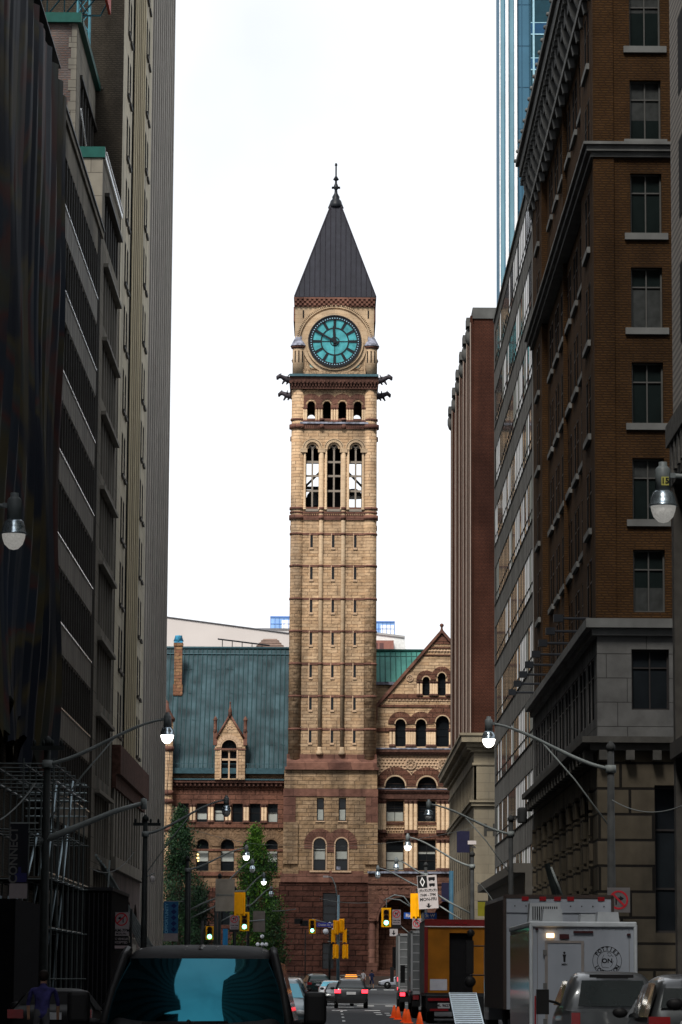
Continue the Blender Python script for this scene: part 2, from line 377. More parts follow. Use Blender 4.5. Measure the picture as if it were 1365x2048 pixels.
# lower stages: walls by stage
b = MB(TS(Y0-.45))
gw = [(TX(646,1800), TX(674,1800), TZ(1850), TZ(1786)), (TX(645,1900), TX(668,1900), TZ(1938), TZ(1886))]
b.wall(CXT-5.9, CXT+5.1, 1.6, zA, gw, .45, 0)
b.T = None; b.box(CXT-5.9, CXT-5.85, Y0-.45, Y0+10.5, 1.6, zA, 0); b.box(CXT+5.05, CXT+5.1, Y0-.45, Y0+10.5, 1.6, zA, 0)
b.face(((CXT-5.9,Y0-.45,zA),(CXT+5.1,Y0-.45,zA),(CXT+5.1,Y0,zA),(CXT-5.9,Y0,zA)))
base = b.build('rough_base', base_s, tw)
for q in gw: window(base, 'S', (q[0]+q[1])/2, q[2], Y0-.45, q[1]-q[0], q[3]-q[2], 1, (.35,.6), .08, blindz=(.45,.75) if q[2] > 8 else None, dep=.35)
b = MB()
b.box(CXT-5.75, CXT+5.0, Y0-.62, Y0+10.4, zA, zB, 0)
b.build('red_band', red_s, tw)
# arched window stage
aw = [(TX(627,1700), TX(652,1700), TZ(1741), TZ(1676), 'a'), (TX(671,1700), TX(696,1700), TZ(1741), TZ(1676), 'a')]
b = MB(TS(Y0-.1))
b.wall(XL, XR, zB, zC, aw, .5, 0)
b.T = None; b.box(XL, XL+.05, Y0-.1, Y0+10, zB, zF); b.box(XR-.05, XR, Y0-.1, Y0+10, zB, zF)
b.T = TS(Y0-.1)
for u0, u1 in ((XL-.02, TX(596,1700)), (TX(730,1700), XR+.02)):       # clasping pilasters
    b.box(u0, u1, -.6, .28, zB+1.1, zC, 0)
    b.box(u0-.1, u1+.1, -.6, .42, zB, zB+.5, 0)
sw = [(TX(634,1620), TX(648.5,1620), TZ(1642), TZ(1596)), (TX(678,1620), TX(692.5,1620), TZ(1642), TZ(1596))]
b.wall(XL, XR, zC, zD, sw, .4, 0)
b.wall(XL, XR, zE, zF, (), .3, 0)
lower = b.build('lower_wall', stone('shade_toned_tan_sandstone', (.38,.262,.16), (.30,.195,.11), (.13,.085,.055), 1.3, .45, .035, .9, 1.3, .42), tw)  # darker copy of the tan stone, light fall-off put into its colour
b = MB(TS(Y0-.1))
b.box(XL-.05, XR+.05, -.4, .1, zD, zE)                                   # big brown blocks
b.box(XL-.03, XL+1.35, -.4, .07, zC-.05, zD); b.box(XR-1.35, XR+.03, -.4, .07, zC-.05, zD)
zs = aw[0][3]-(aw[0][1]-aw[0][0])/2
for k, q in enumerate(aw):
    r = (q[1]-q[0])/2; b.ring((q[0]+q[1])/2, zs, r+.12, r+1.05, -.2, .085+.012*k, .05, PI-.05, 13, 0, .12)
b.box(TX(609,1700), aw[0][0]-.05, -.2, .07, zs-.5, zs); b.box(aw[0][1]+.05, aw[1][0]-.05, -.2, .07, zs-.9, zs); b.box(aw[1][1]+.05, TX(715,1700), -.2, .07, zs-.5, zs)
b.box(XL, XR, -.2, .05, zB+.0, zB+.35)
b.build('brown_block_band', red_s, tw)
b = MB(TS(Y0-.1))
for q in aw:
    b.box(q[0]-.4, q[1]+.4, -.3, .3, q[2]-.22, q[2]-.02); r = (q[1]-q[0])/2; b.ring((q[0]+q[1])/2, zs, r-.02, r+.12, -.2, .14, 0, PI, 14)
    for e in (q[0]-.06, q[1]+.06): b.box(e-.07, e+.07, -.2, .1, q[2], zs)
for q in sw: b.box(q[0]-.12, q[1]+.12, -.2, .12, q[2]-.14, q[2])
b.build('window_trim', pat_s, tw)
for k, q in enumerate(aw): window(tw, 'S', (q[0]+q[1])/2, q[2], Y0-.1, q[1]-q[0], q[3]-q[2], 1, (.33,.62), .09, True, blindz=((.33,.66),(.36,.62))[k], dep=.42)
for q in sw: window(tw, 'S', (q[0]+q[1])/2, q[2], Y0-.1, q[1]-q[0], q[3]-q[2], 1, (.55,), .09, blindz=(.05,.5), dep=.3)
b = MB(); q = aw[1]; b.box(q[0]+.15, q[0]+.6, Y0-.15, Y0+.3, q[2]+.1, q[2]+.45); b.build('window_air_conditioner', slate, tw)
# weathered ledge below the shaft
b = MB()
b.box(CXT-5.35, CXT+5.3, Y0-.5, Y0+10.3, zF, zF+.32)
pr = [(Y0-.4, zF+.32), (Y0-.4, zF+.75), (Y0+.3, zF+1.35), (Y0+.3, zG)]
b.prism([(Y0-.4,zF+.32),(Y0+9.9,zF+.32),(Y0+9.9,zG),(Y0+.35,zG),(Y0+.35,zF+1.3),(Y0-.4,zF+.8)], CXT-5.15, CXT+5.1, 0)
b.build('sloped_ledge', red_s, tw)
# shaft
HW = 4.98
cu = [TX(641,1300), TX(685.5,1300)]; su = [TX(622,1300), TX(665.5,1300), TX(710,1300)]
strs = [1067, 1131, 1197, 1262, 1327, 1392, 1458]
slits = [(u-.15, u+.15, TZ(y+27), TZ(y-2)) for y in strs for u in su]
zI, zJ, zK, zL = TZ(1020), TZ(855), TZ(845), TZ(778)
bel = [(TX(612,950), TX(638,950), TZ(1016), TZ(883), 'a'), (TX(654.5,950), TX(682,950), TZ(1016), TZ(883), 'a'), (TX(699,950), TX(724.5,950), TZ(1016), TZ(883), 'a')]
arc = [(TX(a,820), TX(c,820), TZ(842), TZ(801), 'a') for a, c in ((615,630.5),(646.5,662),(677.5,693),(708,724))]
b = MB(TS(Y0+.45)); b.wall(CXT-HW+.5, CXT+HW-.5, zG, zI, slits, .5, 0)
b.wall(CXT-HW+.5, CXT+HW-.5, zI, zK, bel, .7, 0); b.wall(CXT-HW+.4, CXT+HW-.4, zK, zL, arc, .6, 0)
b.T = lambda u, o, z: (2*CXT-u, Y0+9.55+o, z)                      # north wall, same openings
b.wall(CXT-HW+.5, CXT+HW-.5, zG, zI, (), .5, 0); b.wall(CXT-HW+.5, CXT+HW-.5, zI, zK, bel, .7, 0); b.wall(CXT-HW+.4, CXT+HW-.4, zK, zL, arc, .6, 0)
for sx in (-1, 1):                                                    # east and west walls
    b.T = lambda u, o, z, sx=sx: (CXT+sx*(HW-.45+o), Y0+5+(u-CXT), z)
    b.wall(CXT-HW+.5, CXT+HW-.5, zG, zI, slits, .5, 0); b.wall(CXT-HW+.5, CXT+HW-.5, zI, zK, bel, .7, 0); b.wall(CXT-HW+.4, CXT+HW-.4, zK, zL, arc, .6, 0)
b.build('shaft_wall', tan_s, tw)
b = MB()
for sx in (-1, 1):
    for yy in (Y0+.85, Y0+9.15):
        b.cut(); b.tube([(CXT+sx*(HW-.72), yy, zG-.9), (CXT+sx*(HW-.82), yy, zL)], .78, 18)
b.build_each('corner_turret', tan_s, tw)
b = MB()
for sy, sg in ((Y0+.45, -1), (Y0+9.55, 1)):
    for u in cu: b.cut(); b.tube([(u, sy+sg*.08, zG), (u, sy+sg*.08, TZ(905))], .245, 12); b.lathe((u, sy+sg*.08, zG-.1), [(.3,0),(.42,.1),(.42,.25),(.25,.6),(.25,.9)], 12)
b.build_each('engaged_shaft', tan_smooth, tw)
b = MB()
def course(y, h, e=.06):
    z = TZ(y); b.box(CXT-HW+.45-e, CXT+HW-.45+e, Y0+.45-e, Y0+9.55+e, z-h/2, z+h/2)
    for sx in (-1, 1):
        for yy in (Y0+.85, Y0+9.15): b.lathe((CXT+sx*(HW-.76), yy, z), [(.78,-h/2),(.78+e,-h/2),(.78+e,h/2),(.78,h/2)], 18)
    for u in cu: b.lathe((u, Y0+.37, z), [(.25,-h/2),(.3,-h/2),(.3,h/2),(.25,h/2)], 10)
for y in strs: course(y, .24)
course(1034, .55, .14); course(1016, .3, .1); course(1024, .2, .06)
course(852, .5, .2); course(838, .25, .06)
b.build('string_course', red_s, tw)
b = MB(TS(Y0+.45))
for k in range(34): b.box(CXT-4.1+k*.245, CXT-3.98+k*.245, .1, .2, TZ(1030), TZ(1026))
for k in range(36): b.box(CXT-4.2+k*.235, CXT-4.09+k*.235, .18, .27, TZ(853.5), TZ(850))
b.build('carved_billet', brown_d, tw)
sl_m = MB(); sl_m.box(-.15, .15, -.02, .03, 0, 1.62); sl_m = sl_m.mesh('slit_window', glass_d)
sf_m = MB(); sf_m.box(-.24, -.15, -.06, .1, -.14, 1.62); sf_m.box(-.24, .24, -.1, .1, -.24, -.02); sf_m = sf_m.mesh('pale_jamb', pat_s)
for q in slits:
    o = put('slit_window', sl_m, tw, ((q[0]+q[1])/2, Y0+.8, q[2])); put('pale_jamb', sf_m, o, (0, -.36, 0))
# belfry dressings
b = MB(TS(Y0+.45)); r0 = (bel[0][1]-bel[0][0])/2
zsp = bel[0][3]-r0
for q in bel:
    uc = (q[0]+q[1])/2
    b.ring(uc, zsp, r0-.02, r0+.24, -.3, .16, 0, PI, 16); b.ring(uc, zsp, r0+.3, r0+.42, -.1, .2+.01*(bel.index(q) % 2), 0, PI, 20)
    b.ring(uc, zsp, r0-.26, r0-.02, -.5, -.1, 0, PI, 16)
for e in (bel[0][0]-.12, bel[0][1]+.12, bel[1][0]-.12, bel[1][1]+.12, bel[2][0]-.12, bel[2][1]+.12):
    b.column(e, .06, TZ(1018), zsp, .13)
for u in (bel[0][0]-.25, cu[0], cu[1], bel[2][1]+.25): b.box(u-.42, u+.42, -.1, .32, zsp-.5, zsp-.03)
b.build('belfry_arch', tan_smooth, tw)
b = MB(TS(Y0+.45))
for q in bel:
    uc = (q[0]+q[1])/2; w_ = q[1]-q[0]
    b.box(uc-.1, uc+.1, -.45, -.3, q[2], zsp-.1)
    for zz in (922, 950, 980): b.box(q[0], q[1], -.43, -.32, TZ(zz)-.12, TZ(zz)+.12)
    for s_ in (-1, 1): b.ring(uc+s_*w_/4, zsp-.15, w_/4-.1, w_/4, -.45, -.3, 0, PI, 10)
    b.ring(uc, zsp+.42, .18, .42, -.45, -.3, 0, 2*PI, 14)
    b.box(q[0], q[1], -.3, .12, TZ(1022), TZ(1017))
b.build('belfry_tracery', mat('grey_stone_tracery', (.22,.19,.16), .85), tw)
b = MB()
b.box(CXT-1.45, CXT+1.5, Y0+4.3, Y0+5.9, zI, zsp+.8); b.box(CXT-4.3, CXT+4.3, Y0+4.0, Y0+4.3, TZ(916), zK-.5)
for s_ in (-1, 1): b.box(CXT+s_*3.95-.3, CXT+s_*3.95+.3, Y0+1.2, Y0+8, zI, zK); b.box(CXT+s_*1.55-.22, CXT+s_*1.55+.22, Y0+1.2, Y0+8, zI, zK)
b.box(CXT-4.2, CXT+4.2, Y0+.9, Y0+9.1, zI-.3, zI+.02); b.box(CXT-4.3, CXT+4.3, Y0+1, Y0+9, zK-.8, zK-.4)
for s_ in (-1, 1):
    b.tube([(CXT+s_*1.3, Y0+5, TZ(925)), (CXT+s_*3.6, Y0+5, TZ(965))], .14, 6); b.box(CXT+s_*1.4-1.2, CXT+s_*1.4+1.2, Y0+4.7, Y0+5.2, TZ(968)-.25, TZ(968)+.15)
    b.tube([(CXT+s_*3.3, Y0+4.5, zI), (CXT+s_*3.3, Y0+4.5, TZ(905))], .1, 6)
    b.box(CXT+s_*2.9-1.3, CXT+s_*2.9+1.3, Y0+4.2, Y0+6, zI, zI+(1.0 if s_ < 0 else .1))
b.build('bell_frame', dark_in, tw)
b = MB(); b.lathe((CXT-2.3, Y0+5, TZ(1003)), [(1.5,0),(1.3,.25),(1.0,.8),(.8,1.5),(.5,1.9),(.0,2.0)], 18); b.box(CXT-3.8, CXT-1.0, Y0+4.9, Y0+5.1, TZ(966), TZ(960)); b.build('bell', black_iron, tw)
b = MB(); b.lathe((CXT+2.3, Y0+5, TZ(982)), [(1.4,0),(1.2,.2),(.9,.5),(.7,.8),(.4,1.0),(0,1.05)], 18); b.build('bell', black_iron, tw)
# small arcade
b = MB(TS(Y0+.5)); ra = (arc[0][1]-arc[0][0])/2; za = arc[0][3]-ra
for k, q in enumerate(arc): b.ring((q[0]+q[1])/2, za, ra+.22, ra+.86, -.2, .1+.012*(k % 2), .12, PI-.12, 11, 0, .08)
for e0, e1 in zip([TX(603,820)]+[q[1]+.0 for q in arc], [q[0] for q in arc]+[TX(737,820)]): b.box(e0+.02, e1-.02, -.3, .08, za-.35, za+.05)
b.build('red_arcade_arch', red_s, tw)
b = MB(TS(Y0+.5))
for q in arc:
    uc = (q[0]+q[1])/2; b.ring(uc, za, ra-.02, ra+.2, -.3, .16, 0, PI, 14)
for k, (e0, e1) in enumerate(zip([arc[0][0]-.75]+[q[1] for q in arc], [q[0] for q in arc]+[arc[3][1]+.75])):
    for t in (.17, .5, .83): b.cut(); b.column(e0+(e1-e0)*t, .1, TZ(842), za-.3, .12, 0, 1)
b.build_each('arcade_column', [tan_smooth, red_s], tw)
b = MB(); b.box(CXT-4.3, CXT+4.3, Y0+1.1, Y0+9, zL-.3, zL); b.box(CXT-2.2, CXT+2.2, Y0+3.2, Y0+4.0, TZ(836), zL); b.build('bell_chamber_floor', dark_in, tw)
b = MB(); b.box(CXT-3.95, CXT+3.95, Y0+.1, Y0+.55, TZ(847), TZ(843.5)); b.build('pale_ledge', slate, tw)
# cornice under the clock
zM = TZ(748); b = MB()
b.box(CXT-5.05, CXT+4.95, Y0-.05, Y0+10.05, zL, zL+.3); b.box(CXT-5.2, CXT+5.1, Y0-.25, Y0+10.2, zL+.62, zM-.35)
for k in range(30): b.box(CXT-4.95+k*.34, CXT-4.78+k*.34, Y0-.2, Y0+.1, zL+.3, zL+.62)
for k in range(22): b.box(CXT-4.9+k*.46, CXT-4.72+k*.46, Y0-.42, Y0-.2, zL+.75, zL+1.0)
b.box(CXT-4.8, CXT+4.7, Y0+.1, Y0+9.9, zL+.2, zM)
b.build('dentil_cornice', brown_d, tw)
b = MB(); b.prism([(Y0-.5, zM-.35), (Y0+10.4, zM-.35), (Y0+10.0, zM), (Y0-.1, zM)], CXT-5.2, CXT+5.1, 0); b.build('gutter', lead, tw)
# clock stage
zN, zO = TZ(612), TZ(597); CKX, CKZ, RD = TX(670,683), TZ(683), 3.08
b = MB(); b.box(CXT-4.62, CXT+4.55, Y0+.5, Y0+9.6, zM-.1, zN)
b.build('clock_stage_wall', tan_smooth, tw)
b = MB(TS(Y0+.5))
b.ring(CKX, CKZ, RD, RD+.28, -.2, .55, 0, 2*PI, 56); b.ring(CKX, CKZ, RD+.28, RD+.75, -.2, .3, 0, 2*PI, 56)
b.ring(CKX, CKZ, RD+1.0, RD+1.12, -.1, .2, .1, PI-.1, 44); b.ring(CKX, CKZ, RD+1.16, RD+1.36, -.1, .22, .12, PI-.12, 58, 0, .45)
b.build('dial_surround', tan_smooth, tw)
b = MB(TS(Y0+.5))
for s_ in (-1, 1):
    b.box(CKX+s_*2.55-.85, CKX+s_*2.55+.85, -.1, .06, zM+.55, zM+1.9)
    b.ring(CKX+s_*2.55, zM+1.15, .36, .5, 0, .14, 0, 2*PI, 20)
b.box(CXT-3.6, CXT+3.6, -.1, .38, zM, zM+.4)
b.build('carved_spandrel', mat('carved_tan_spandrel', (.27,.19,.12), .9, var=.6, scale=5, bump=1), tw)
for s_ in (-1, 1):
    b = MB(TS(Y0+.5)); b.ring(CKX+s_*2.55, zM+1.15, 0.001, .36, 0, .1, 0, 2*PI, 18); b.build('spandrel_disc', mat('pale_green_disc', (.33,.47,.43), .6), tw)
b = MB()
for u in (TX(607,640), TX(737,640)): b.box(u-.07, u+.07, Y0+.42, Y0+.55, TZ(634), TZ(619))
b.build('slit_window', dark_in, tw)
dial = thing('clock_face', 'round teal glass clock face reading ten to twelve', 'clock', (CKX, Y0, CKZ))
INVc = TS(0)
del dial['label'], dial['category']; dial.parent = tw; dial.matrix_parent_inverse = INV[tw.name]
DT = lambda u, o, z: (u, -o, z)
def dpart(name, m, fn):
    b = MB(DT); fn(b); return b.build(name, m, dial)
dpart('dial_glass', dial_m, lambda b: b.ring(0, 0, .001, 2.62, -.1, .0, 0, 2*PI, 48))
dpart('dial_rim', black_iron, lambda b: (b.ring(0, 0, 2.55, RD+.02, -.25, .12, 0, 2*PI, 56), b.ring(0, 0, RD-.1, RD+.02, -.2, .2, 0, 2*PI, 56)))
dpart('minute_ring', dial_dot, lambda b: [b.box(-.05+2.74*math.sin(2*PI*k/60), .05+2.74*math.sin(2*PI*k/60), .1, .14, 2.74*math.cos(2*PI*k/60)-.05, 2.74*math.cos(2*PI*k/60)+.05) for k in range(60)])
def bars(b):
    for k in range(12):
        t = 2*PI*k/12; c, s = math.sin(t), math.cos(t)
        q = [(c*r+s*e, s*r-c*e) for r, e in ((1.55,-.14),(2.6,-.17),(2.6,.17),(1.55,.14))]
        b.face([(x, .05, z) for x, z in q])
    b.ring(0, 0, 1.52, 1.66, 0, .06, 0, 2*PI, 40); b.ring(0, 0, .45, .55, 0, .06, 0, 2*PI, 24)
    b.box(-1.6, 1.6, 0, .05, -.045, .045); b.box(-.045, .045, 0, .045, -1.6, 1.6)
dpart('hour_markers', black_iron, bars)
def hand(L, w0, w1, tail, deg, o):
    def f(b):
        t = math.radians(deg); c, s = math.sin(t), math.cos(t)
        q = [(c*r+s*e, s*r-c*e) for r, e in ((-tail,-w0),(L,-w1),(L+.15,0),(L,w1),(-tail,w0))]
        A = [b.pt((x,o,z)) for x, z in q]; B = [b.pt((x,o+.06,z)) for x, z in q]; b.fidx(B); b.fidx(A[::-1])
        for k in range(5): b.fidx((A[k], A[(k+1)%5], B[(k+1)%5], B[k]))
    return f
dpart('minute_hand', black_iron, hand(2.5, .13, .09, .5, 299, .14)); dpart('hour_hand', black_iron, hand(1.75, .2, .12, .45, 356, .1))
dpart('hub', black_iron, lambda b: b.ring(0, 0, .001, .24, 0, .24, 0, 2*PI, 16))
# corner turrets of the clock stage
zT, zU = TZ(692), TZ(664)
tur = []
for sx, sy in ((-1,0),(1,0),(-1,1),(1,1)):
    cx, cy = (TX(598,720) if sx < 0 else TX(742.5,720)), Y0+.75+sy*8.6
    b = MB(); b.tube([(cx,cy,zM-.05),(cx,cy,zT)], .74, 18)
    t = b.build('clock_turret', tan_smooth, tw)
    b = MB(); b.lathe((cx,cy,zT-.25), [(.76,0),(.92,.12),(.92,.3),(.76,.3)], 18); b.build('turret_band', red_s, t)
    b = MB(); b.lathe((cx,cy,zT+.05), [(1.0,0),(.97,.08),(.62,.75),(.3,1.35),(.06,zU-zT+.25),(0,zU-zT+.28)], 16); b.build('turret_cap', slate, t)
    b = MB()
    for a in (-125, -90, -55):
        a = math.radians(a); x, y = cx+.73*math.cos(a), cy+.73*math.sin(a); b.box(x-.06, x+.06, y-.06, y+.06, zT-1.9, zT-.55)
    b.build('slit', dark_in, t)
# frieze and roof
b = MB(); b.box(CXT-4.72, CXT+4.65, Y0+.35, Y0+9.7, zN, zO+.05)
for row in range(3):
    for k in range(17):
        u = CXT-4.7+(k*2+(row % 2))*.276
        if u < CXT+4.55: b.box(u, u+.27, Y0+.18, Y0+.4, zN+.1+row*.26, zN+.36+row*.26)
b.box(CXT-4.78, CXT+4.72, Y0+.2, Y0+9.8, zO, zO+.2)
for s_ in (-4.7, 4.55): b.box(CXT+s_-.1, CXT+s_+.2, Y0+.6, Y0+9.4, zN-1.7, zN)
b.build('chequered_frieze', red_s, tw)
zR0, zR1 = TZ(592), TZ(394); hb, ht, yc = 4.72, .62, Y0+5.0; xc = (TX(590,592)+TX(752,592))/2
b = MB()
co = lambda h: [(xc-h, yc-h), (xc+h, yc-h), (xc+h, yc+h), (xc-h, yc+h)]
B0, B1 = co(hb), co(ht)
for k in range(4):
    j = (k+1) % 4; b.face((B0[k]+(zR0,), B0[j]+(zR0,), B1[j]+(zR1,), B1[k]+(zR1,)))
b.face([p+(zR0,) for p in B0][::-1]); b.face([p+(zR1,) for p in B1])
b.box(xc-hb-.06, xc+hb+.06, yc-hb-.06, yc+hb+.06, zR0-.2, zR0)
roof = b.build('pyramid_roof', spire_m, tw)
b = MB()
for side in range(4):
    ca, sa = (1,0,-1,0)[side], (0,1,0,-1)[side]
    for k in range(-7, 8):
        u = k*.6; tmax = min(1., (hb-abs(u))/(hb-ht)) if abs(u) > ht else 1.
        p0 = (u, -hb, zR0); d = hb-(hb-ht)*tmax; p1 = (u, -d, zR0+(zR1-zR0)*tmax)
        f = lambda p: (xc+p[0]*ca-p[1]*sa, yc+p[0]*sa+p[1]*ca, p[2])
        b.tube([f(p0), f(p1)], .055, 4)
for (x, y), (x1, y1) in zip(B0, B1): b.tube([(x,y,zR0),(x1,y1,zR1)], .09, 5)
b.build('roof_seam', mat('seam_metal', (.022,.02,.026), .5), roof)
b = MB(); b.lathe((xc,yc,zR1-.1), [(.95,0),(.75,.5),(.62,.9),(.42,1.1),(.45,1.35),(.2,1.8),(.16,2.2),(.34,2.45),(.3,2.6),(.14,3.0),(.12,3.3),(.36,3.45),(.1,3.9),(.09,5.1),(.17,5.2),(.1,5.45),(0,5.5)], 10)
for a in range(4): b.box(xc-.5+.42*(a%2), xc+.5-.42*(a%2), yc-.08, yc+.08, zR1+2.25, zR1+2.5)
b.build('finial', black_iron, tw)
# gargoyles
def gargoyle(x, y, z, sx, sy, L):
    d = Vector((sx, sy, 0)).normalized(); b = MB(); p = Vector((x, y, z))
    b.tube([p-d*.4, p+d*.2, p+d*(L*.45)+Vector((0,0,.12)), p+d*(L*.7)+Vector((0,0,.33)), p+d*(L*.86)+Vector((0,0,.42)), p+d*L+Vector((0,0,.25)), p+d*(L*1.04)+Vector((0,0,-.02))], [.42,.4,.34,.25,.28,.24,.1], 8)
    for k in (.25, .55): b.tube([p+d*L*k+Vector((0,0,-.1)), p+d*(L*k+.25)+Vector((0,0,-.5))], [.16,.08], 6)
    e = d.cross(Vector((0,0,1)))
    for s_ in (-1, 1): b.tube([p+d*L*.4+e*.2*s_+Vector((0,0,.2)), p+d*L*.3+e*.55*s_+Vector((0,0,.62))], [.14,.03], 5); b.tube([p+d*L*.84+e*.14*s_+Vector((0,0,.5)), p+d*L*.8+e*.2*s_+Vector((0,0,.78))], [.08,.02], 5)
    b.build('gargoyle', gar_m, tw)
for sx in (-1, 1):
    for yy, sy in ((Y0+.2, -.35), (Y0+9.9, .35)): gargoyle(CXT+sx*4.9, yy, TZ(761), sx, sy, 1.75)
# ------------------------------------------------------------------ city hall, west wing (left of the tower)
YW = 366.0
def WX(px, py=1600): return P(px, py, Y=YW).x
def WZ(py): return P(450, py, Y=YW).z
ww = thing('city_hall_wing', 'long sandstone wing with steep blue-green copper roof left of the clock tower', 'building', (-16, YW+8, 2), world=True)
x0, x1 = -36.0, CXT-5.3
zEv, zCo, zSi, zAr = WZ(1548), WZ(1592), WZ(1650), WZ(1744)
top = [(WX(a,1620), WX(c,1620), WZ(1644), WZ(1607)) for a, c in ((357,378),(394,415),(429.5,449),(465,486),(500,521.5),(536,556))]
stp = top[1][0]-top[0][0]
top = [(q[0]-stp*k, q[1]-stp*k, q[2], q[3]) for q in top[:1] for k in range(6, 0, -1)]+top
ar = [(WX(a,1700), WX(c,1700), WZ(1742), WZ(1679), 'a') for a, c in ((356,378),(393,418),(442,469),(487,512),(530.5,556))]
ar = [(ar[0][0]-2.75*k, ar[0][1]-2.75*k)+ar[0][2:] for k in range(5, 0, -1)]+ar
lo = [(q[0]+.1, q[1]-.1, WZ(1850), WZ(1790)) for q in ar]
b = MB(TS(YW)); b.wall(x0, x1, 1.5, WZ(1775), lo, .5, 0); b.build('rough_base', base_s, ww)
b = MB(TS(YW)); b.wall(x0, x1, WZ(1775), zSi, ar, .5, 0)
b.wall(x0, x1, WZ(1564), zEv, (), .3, 0); b.T = None
b.box(x0, x0+.1, YW+.01, YW+20, 1.5, zEv); b.box(x0, x1, YW+19.9, YW+20, 1.5, zEv)
b.build('wall', stone('weathered_shade_toned_stone', (.235,.15,.09), (.18,.112,.065), (.095,.06,.037), 1.5, .5, .035, .7, 1.6, .4), ww)  # weathered stone, colour also darkened for the fall-off of light in the street
b = MB(TS(YW)); b.wall(x0, x1, zSi, WZ(1562), top, .5, 0)
b.box(x0, x1, -.1, .22, WZ(1655), WZ(1646)); b.box(x0, x1, -.1, .18, WZ(1752), WZ(1744)); b.box(x0, x1, -.1, .14, WZ(1702), WZ(1698))
b.build('brown_storey', brown_s, ww)
b = MB(TS(YW)); b.box(x0, x1, -.1, .75, WZ(1566), WZ(1561)); b.box(x0, x1, -.1, .35, WZ(1574), WZ(1567))
k = x0
while k < x1-.3: b.box(k, k+.22, -.1, .6, WZ(1572), WZ(1566)); k += .52
b.build('bracket_cornice', brown_d, ww)
b = MB(TS(YW)); b.box(x0, x1, .1, .85, WZ(1561), WZ(1558)); b.build('cornice_gutter', lead, ww)
for k, q in enumerate(top):
    bl = {7: (.15,.5), 8: (.1,.62), 11: (.03,.52)}.get(k)
    window(ww, 'S', (q[0]+q[1])/2, q[2], YW, q[1]-q[0], q[3]-q[2], 1, (.5,), .07, blindz=bl, dep=.35)
b = MB(TS(YW))
for a, c in zip(top, top[1:]):
    for t in (.3, .7): b.cut(); b.column(a[1]+(c[0]-a[1])*t, .2, WZ(1645), WZ(1609), .15, 0, 1)
b.build_each('column', [tan_smooth, brown_d], ww)
for k, q in enumerate(ar): window(ww, 'S', (q[0]+q[1])/2, q[2], YW, q[1]-q[0], q[3]-q[2], 1, (.3,.66), .08, True, blindz=(.3,.64), dep=.4)
b = MB()
for px, py, r in ((396,1709,.13), (396,1716,.17), (397,1722,.1)): c_ = P(px, py, Y=YW+.36); b.sphere(tuple(c_), r, 8, 0, (1,.15,.7), 5)
b.build('lit_lamp', mat('warm_interior_lamp', (.8,.6,.2), .5, emit=(1,.72,.25,2.2)), ww)
for q in lo: window(ww, 'S', (q[0]+q[1])/2, q[2], YW, q[1]-q[0], q[3]-q[2], 1, (.5,), .08, dep=.4)
b = MB(TS(YW))
for k, q in enumerate(ar):
    r = (q[1]-q[0])/2; zz = q[3]-r; uc = (q[0]+q[1])/2
    b.ring(uc, zz, r+.05, r+.16, -.1, .14, 0, PI, 14); b.ring(uc, zz, r+.2, r+1.0, -.1, .09+.012*(k % 2), 0, PI, 15, 0, .1)
for k in range(46):
    u = x0+.4+k*.68
    if u < x1-.4: b.ring(u, WZ(1658), .1, .22, -.05, .08, 0, 2*PI, 10)
b.build('arch_voussoir', stone('arch_voussoir_stone', (.20,.13,.08), (.17,.11,.066), (.09,.06,.04), 3, 3, .01, .5, 3, .3), ww)
# roof
zR, yR = P(450, 1298, Y=YW+9.5).z, YW+9.5
e0 = P(450, 1540, Y=YW-.3)
b = MB(); ey, ez = YW-.35, e0.z
b.face(((x0,ey,ez),(x1+1,ey,ez),(x1+1,yR,zR),(x0,yR,zR))); b.face(((x1+1,yR,zR),(x0,yR,zR),(x0,yR+9.5,ez),(x1+1,yR+9.5,ez)))
b.face(((x0,ey,ez),(x0,yR,zR),(x0,yR+9.5,ez)))
roof = b.build('roof', copper, ww)
b = MB(); u = x0; nrm = Vector((0, -(zR-ez), yR-ey)).normalized()*.06
while u < x1+.8:
    b.tube([Vector((u,ey,ez))+nrm, Vector((u,yR,zR))+nrm], .05, 4); u += .545
for t in (.2, .4, .62, .82):
    p = Vector((0, ey+(yR-ey)*t, ez+(zR-ez)*t))+nrm*.3
    u = x0+rnd.random()*.5
    while u < x1: b.tube([(u,p.y,p.z+rnd.uniform(-.25,.25))]+[(u+.54,p.y,p.z)], .02, 4); u += .545*rnd.choice((1,2,3))
b.build('roof_seam', mat('seam_copper', (.02,.052,.058), .6), roof)
b = MB(); b.tube([(x0,yR,zR+.1),(x1+1,yR,zR+.1)], .2, 6); t = .045; b.tube([(x0,yR-(yR-ey)*t-.1,zR-(zR-ez)*t),(x1+1,yR-(yR-ey)*t-.1,zR-(zR-ez)*t)], .09, 5); b.build('ridge_cap', lead, roof)
b = MB(); b.box(x0, x1+.6, YW-.75, YW-.1, WZ(1548), WZ(1537)); u = x0+.6
while u < x1: b.box(u, u+.07, YW-.8, YW-.7, WZ(1537), WZ(1527)); u += 1.1
b.box(x0, x1+.6, YW-.78, YW-.74, WZ(1529), WZ(1528)); b.build('eaves_gutter', lead, ww)
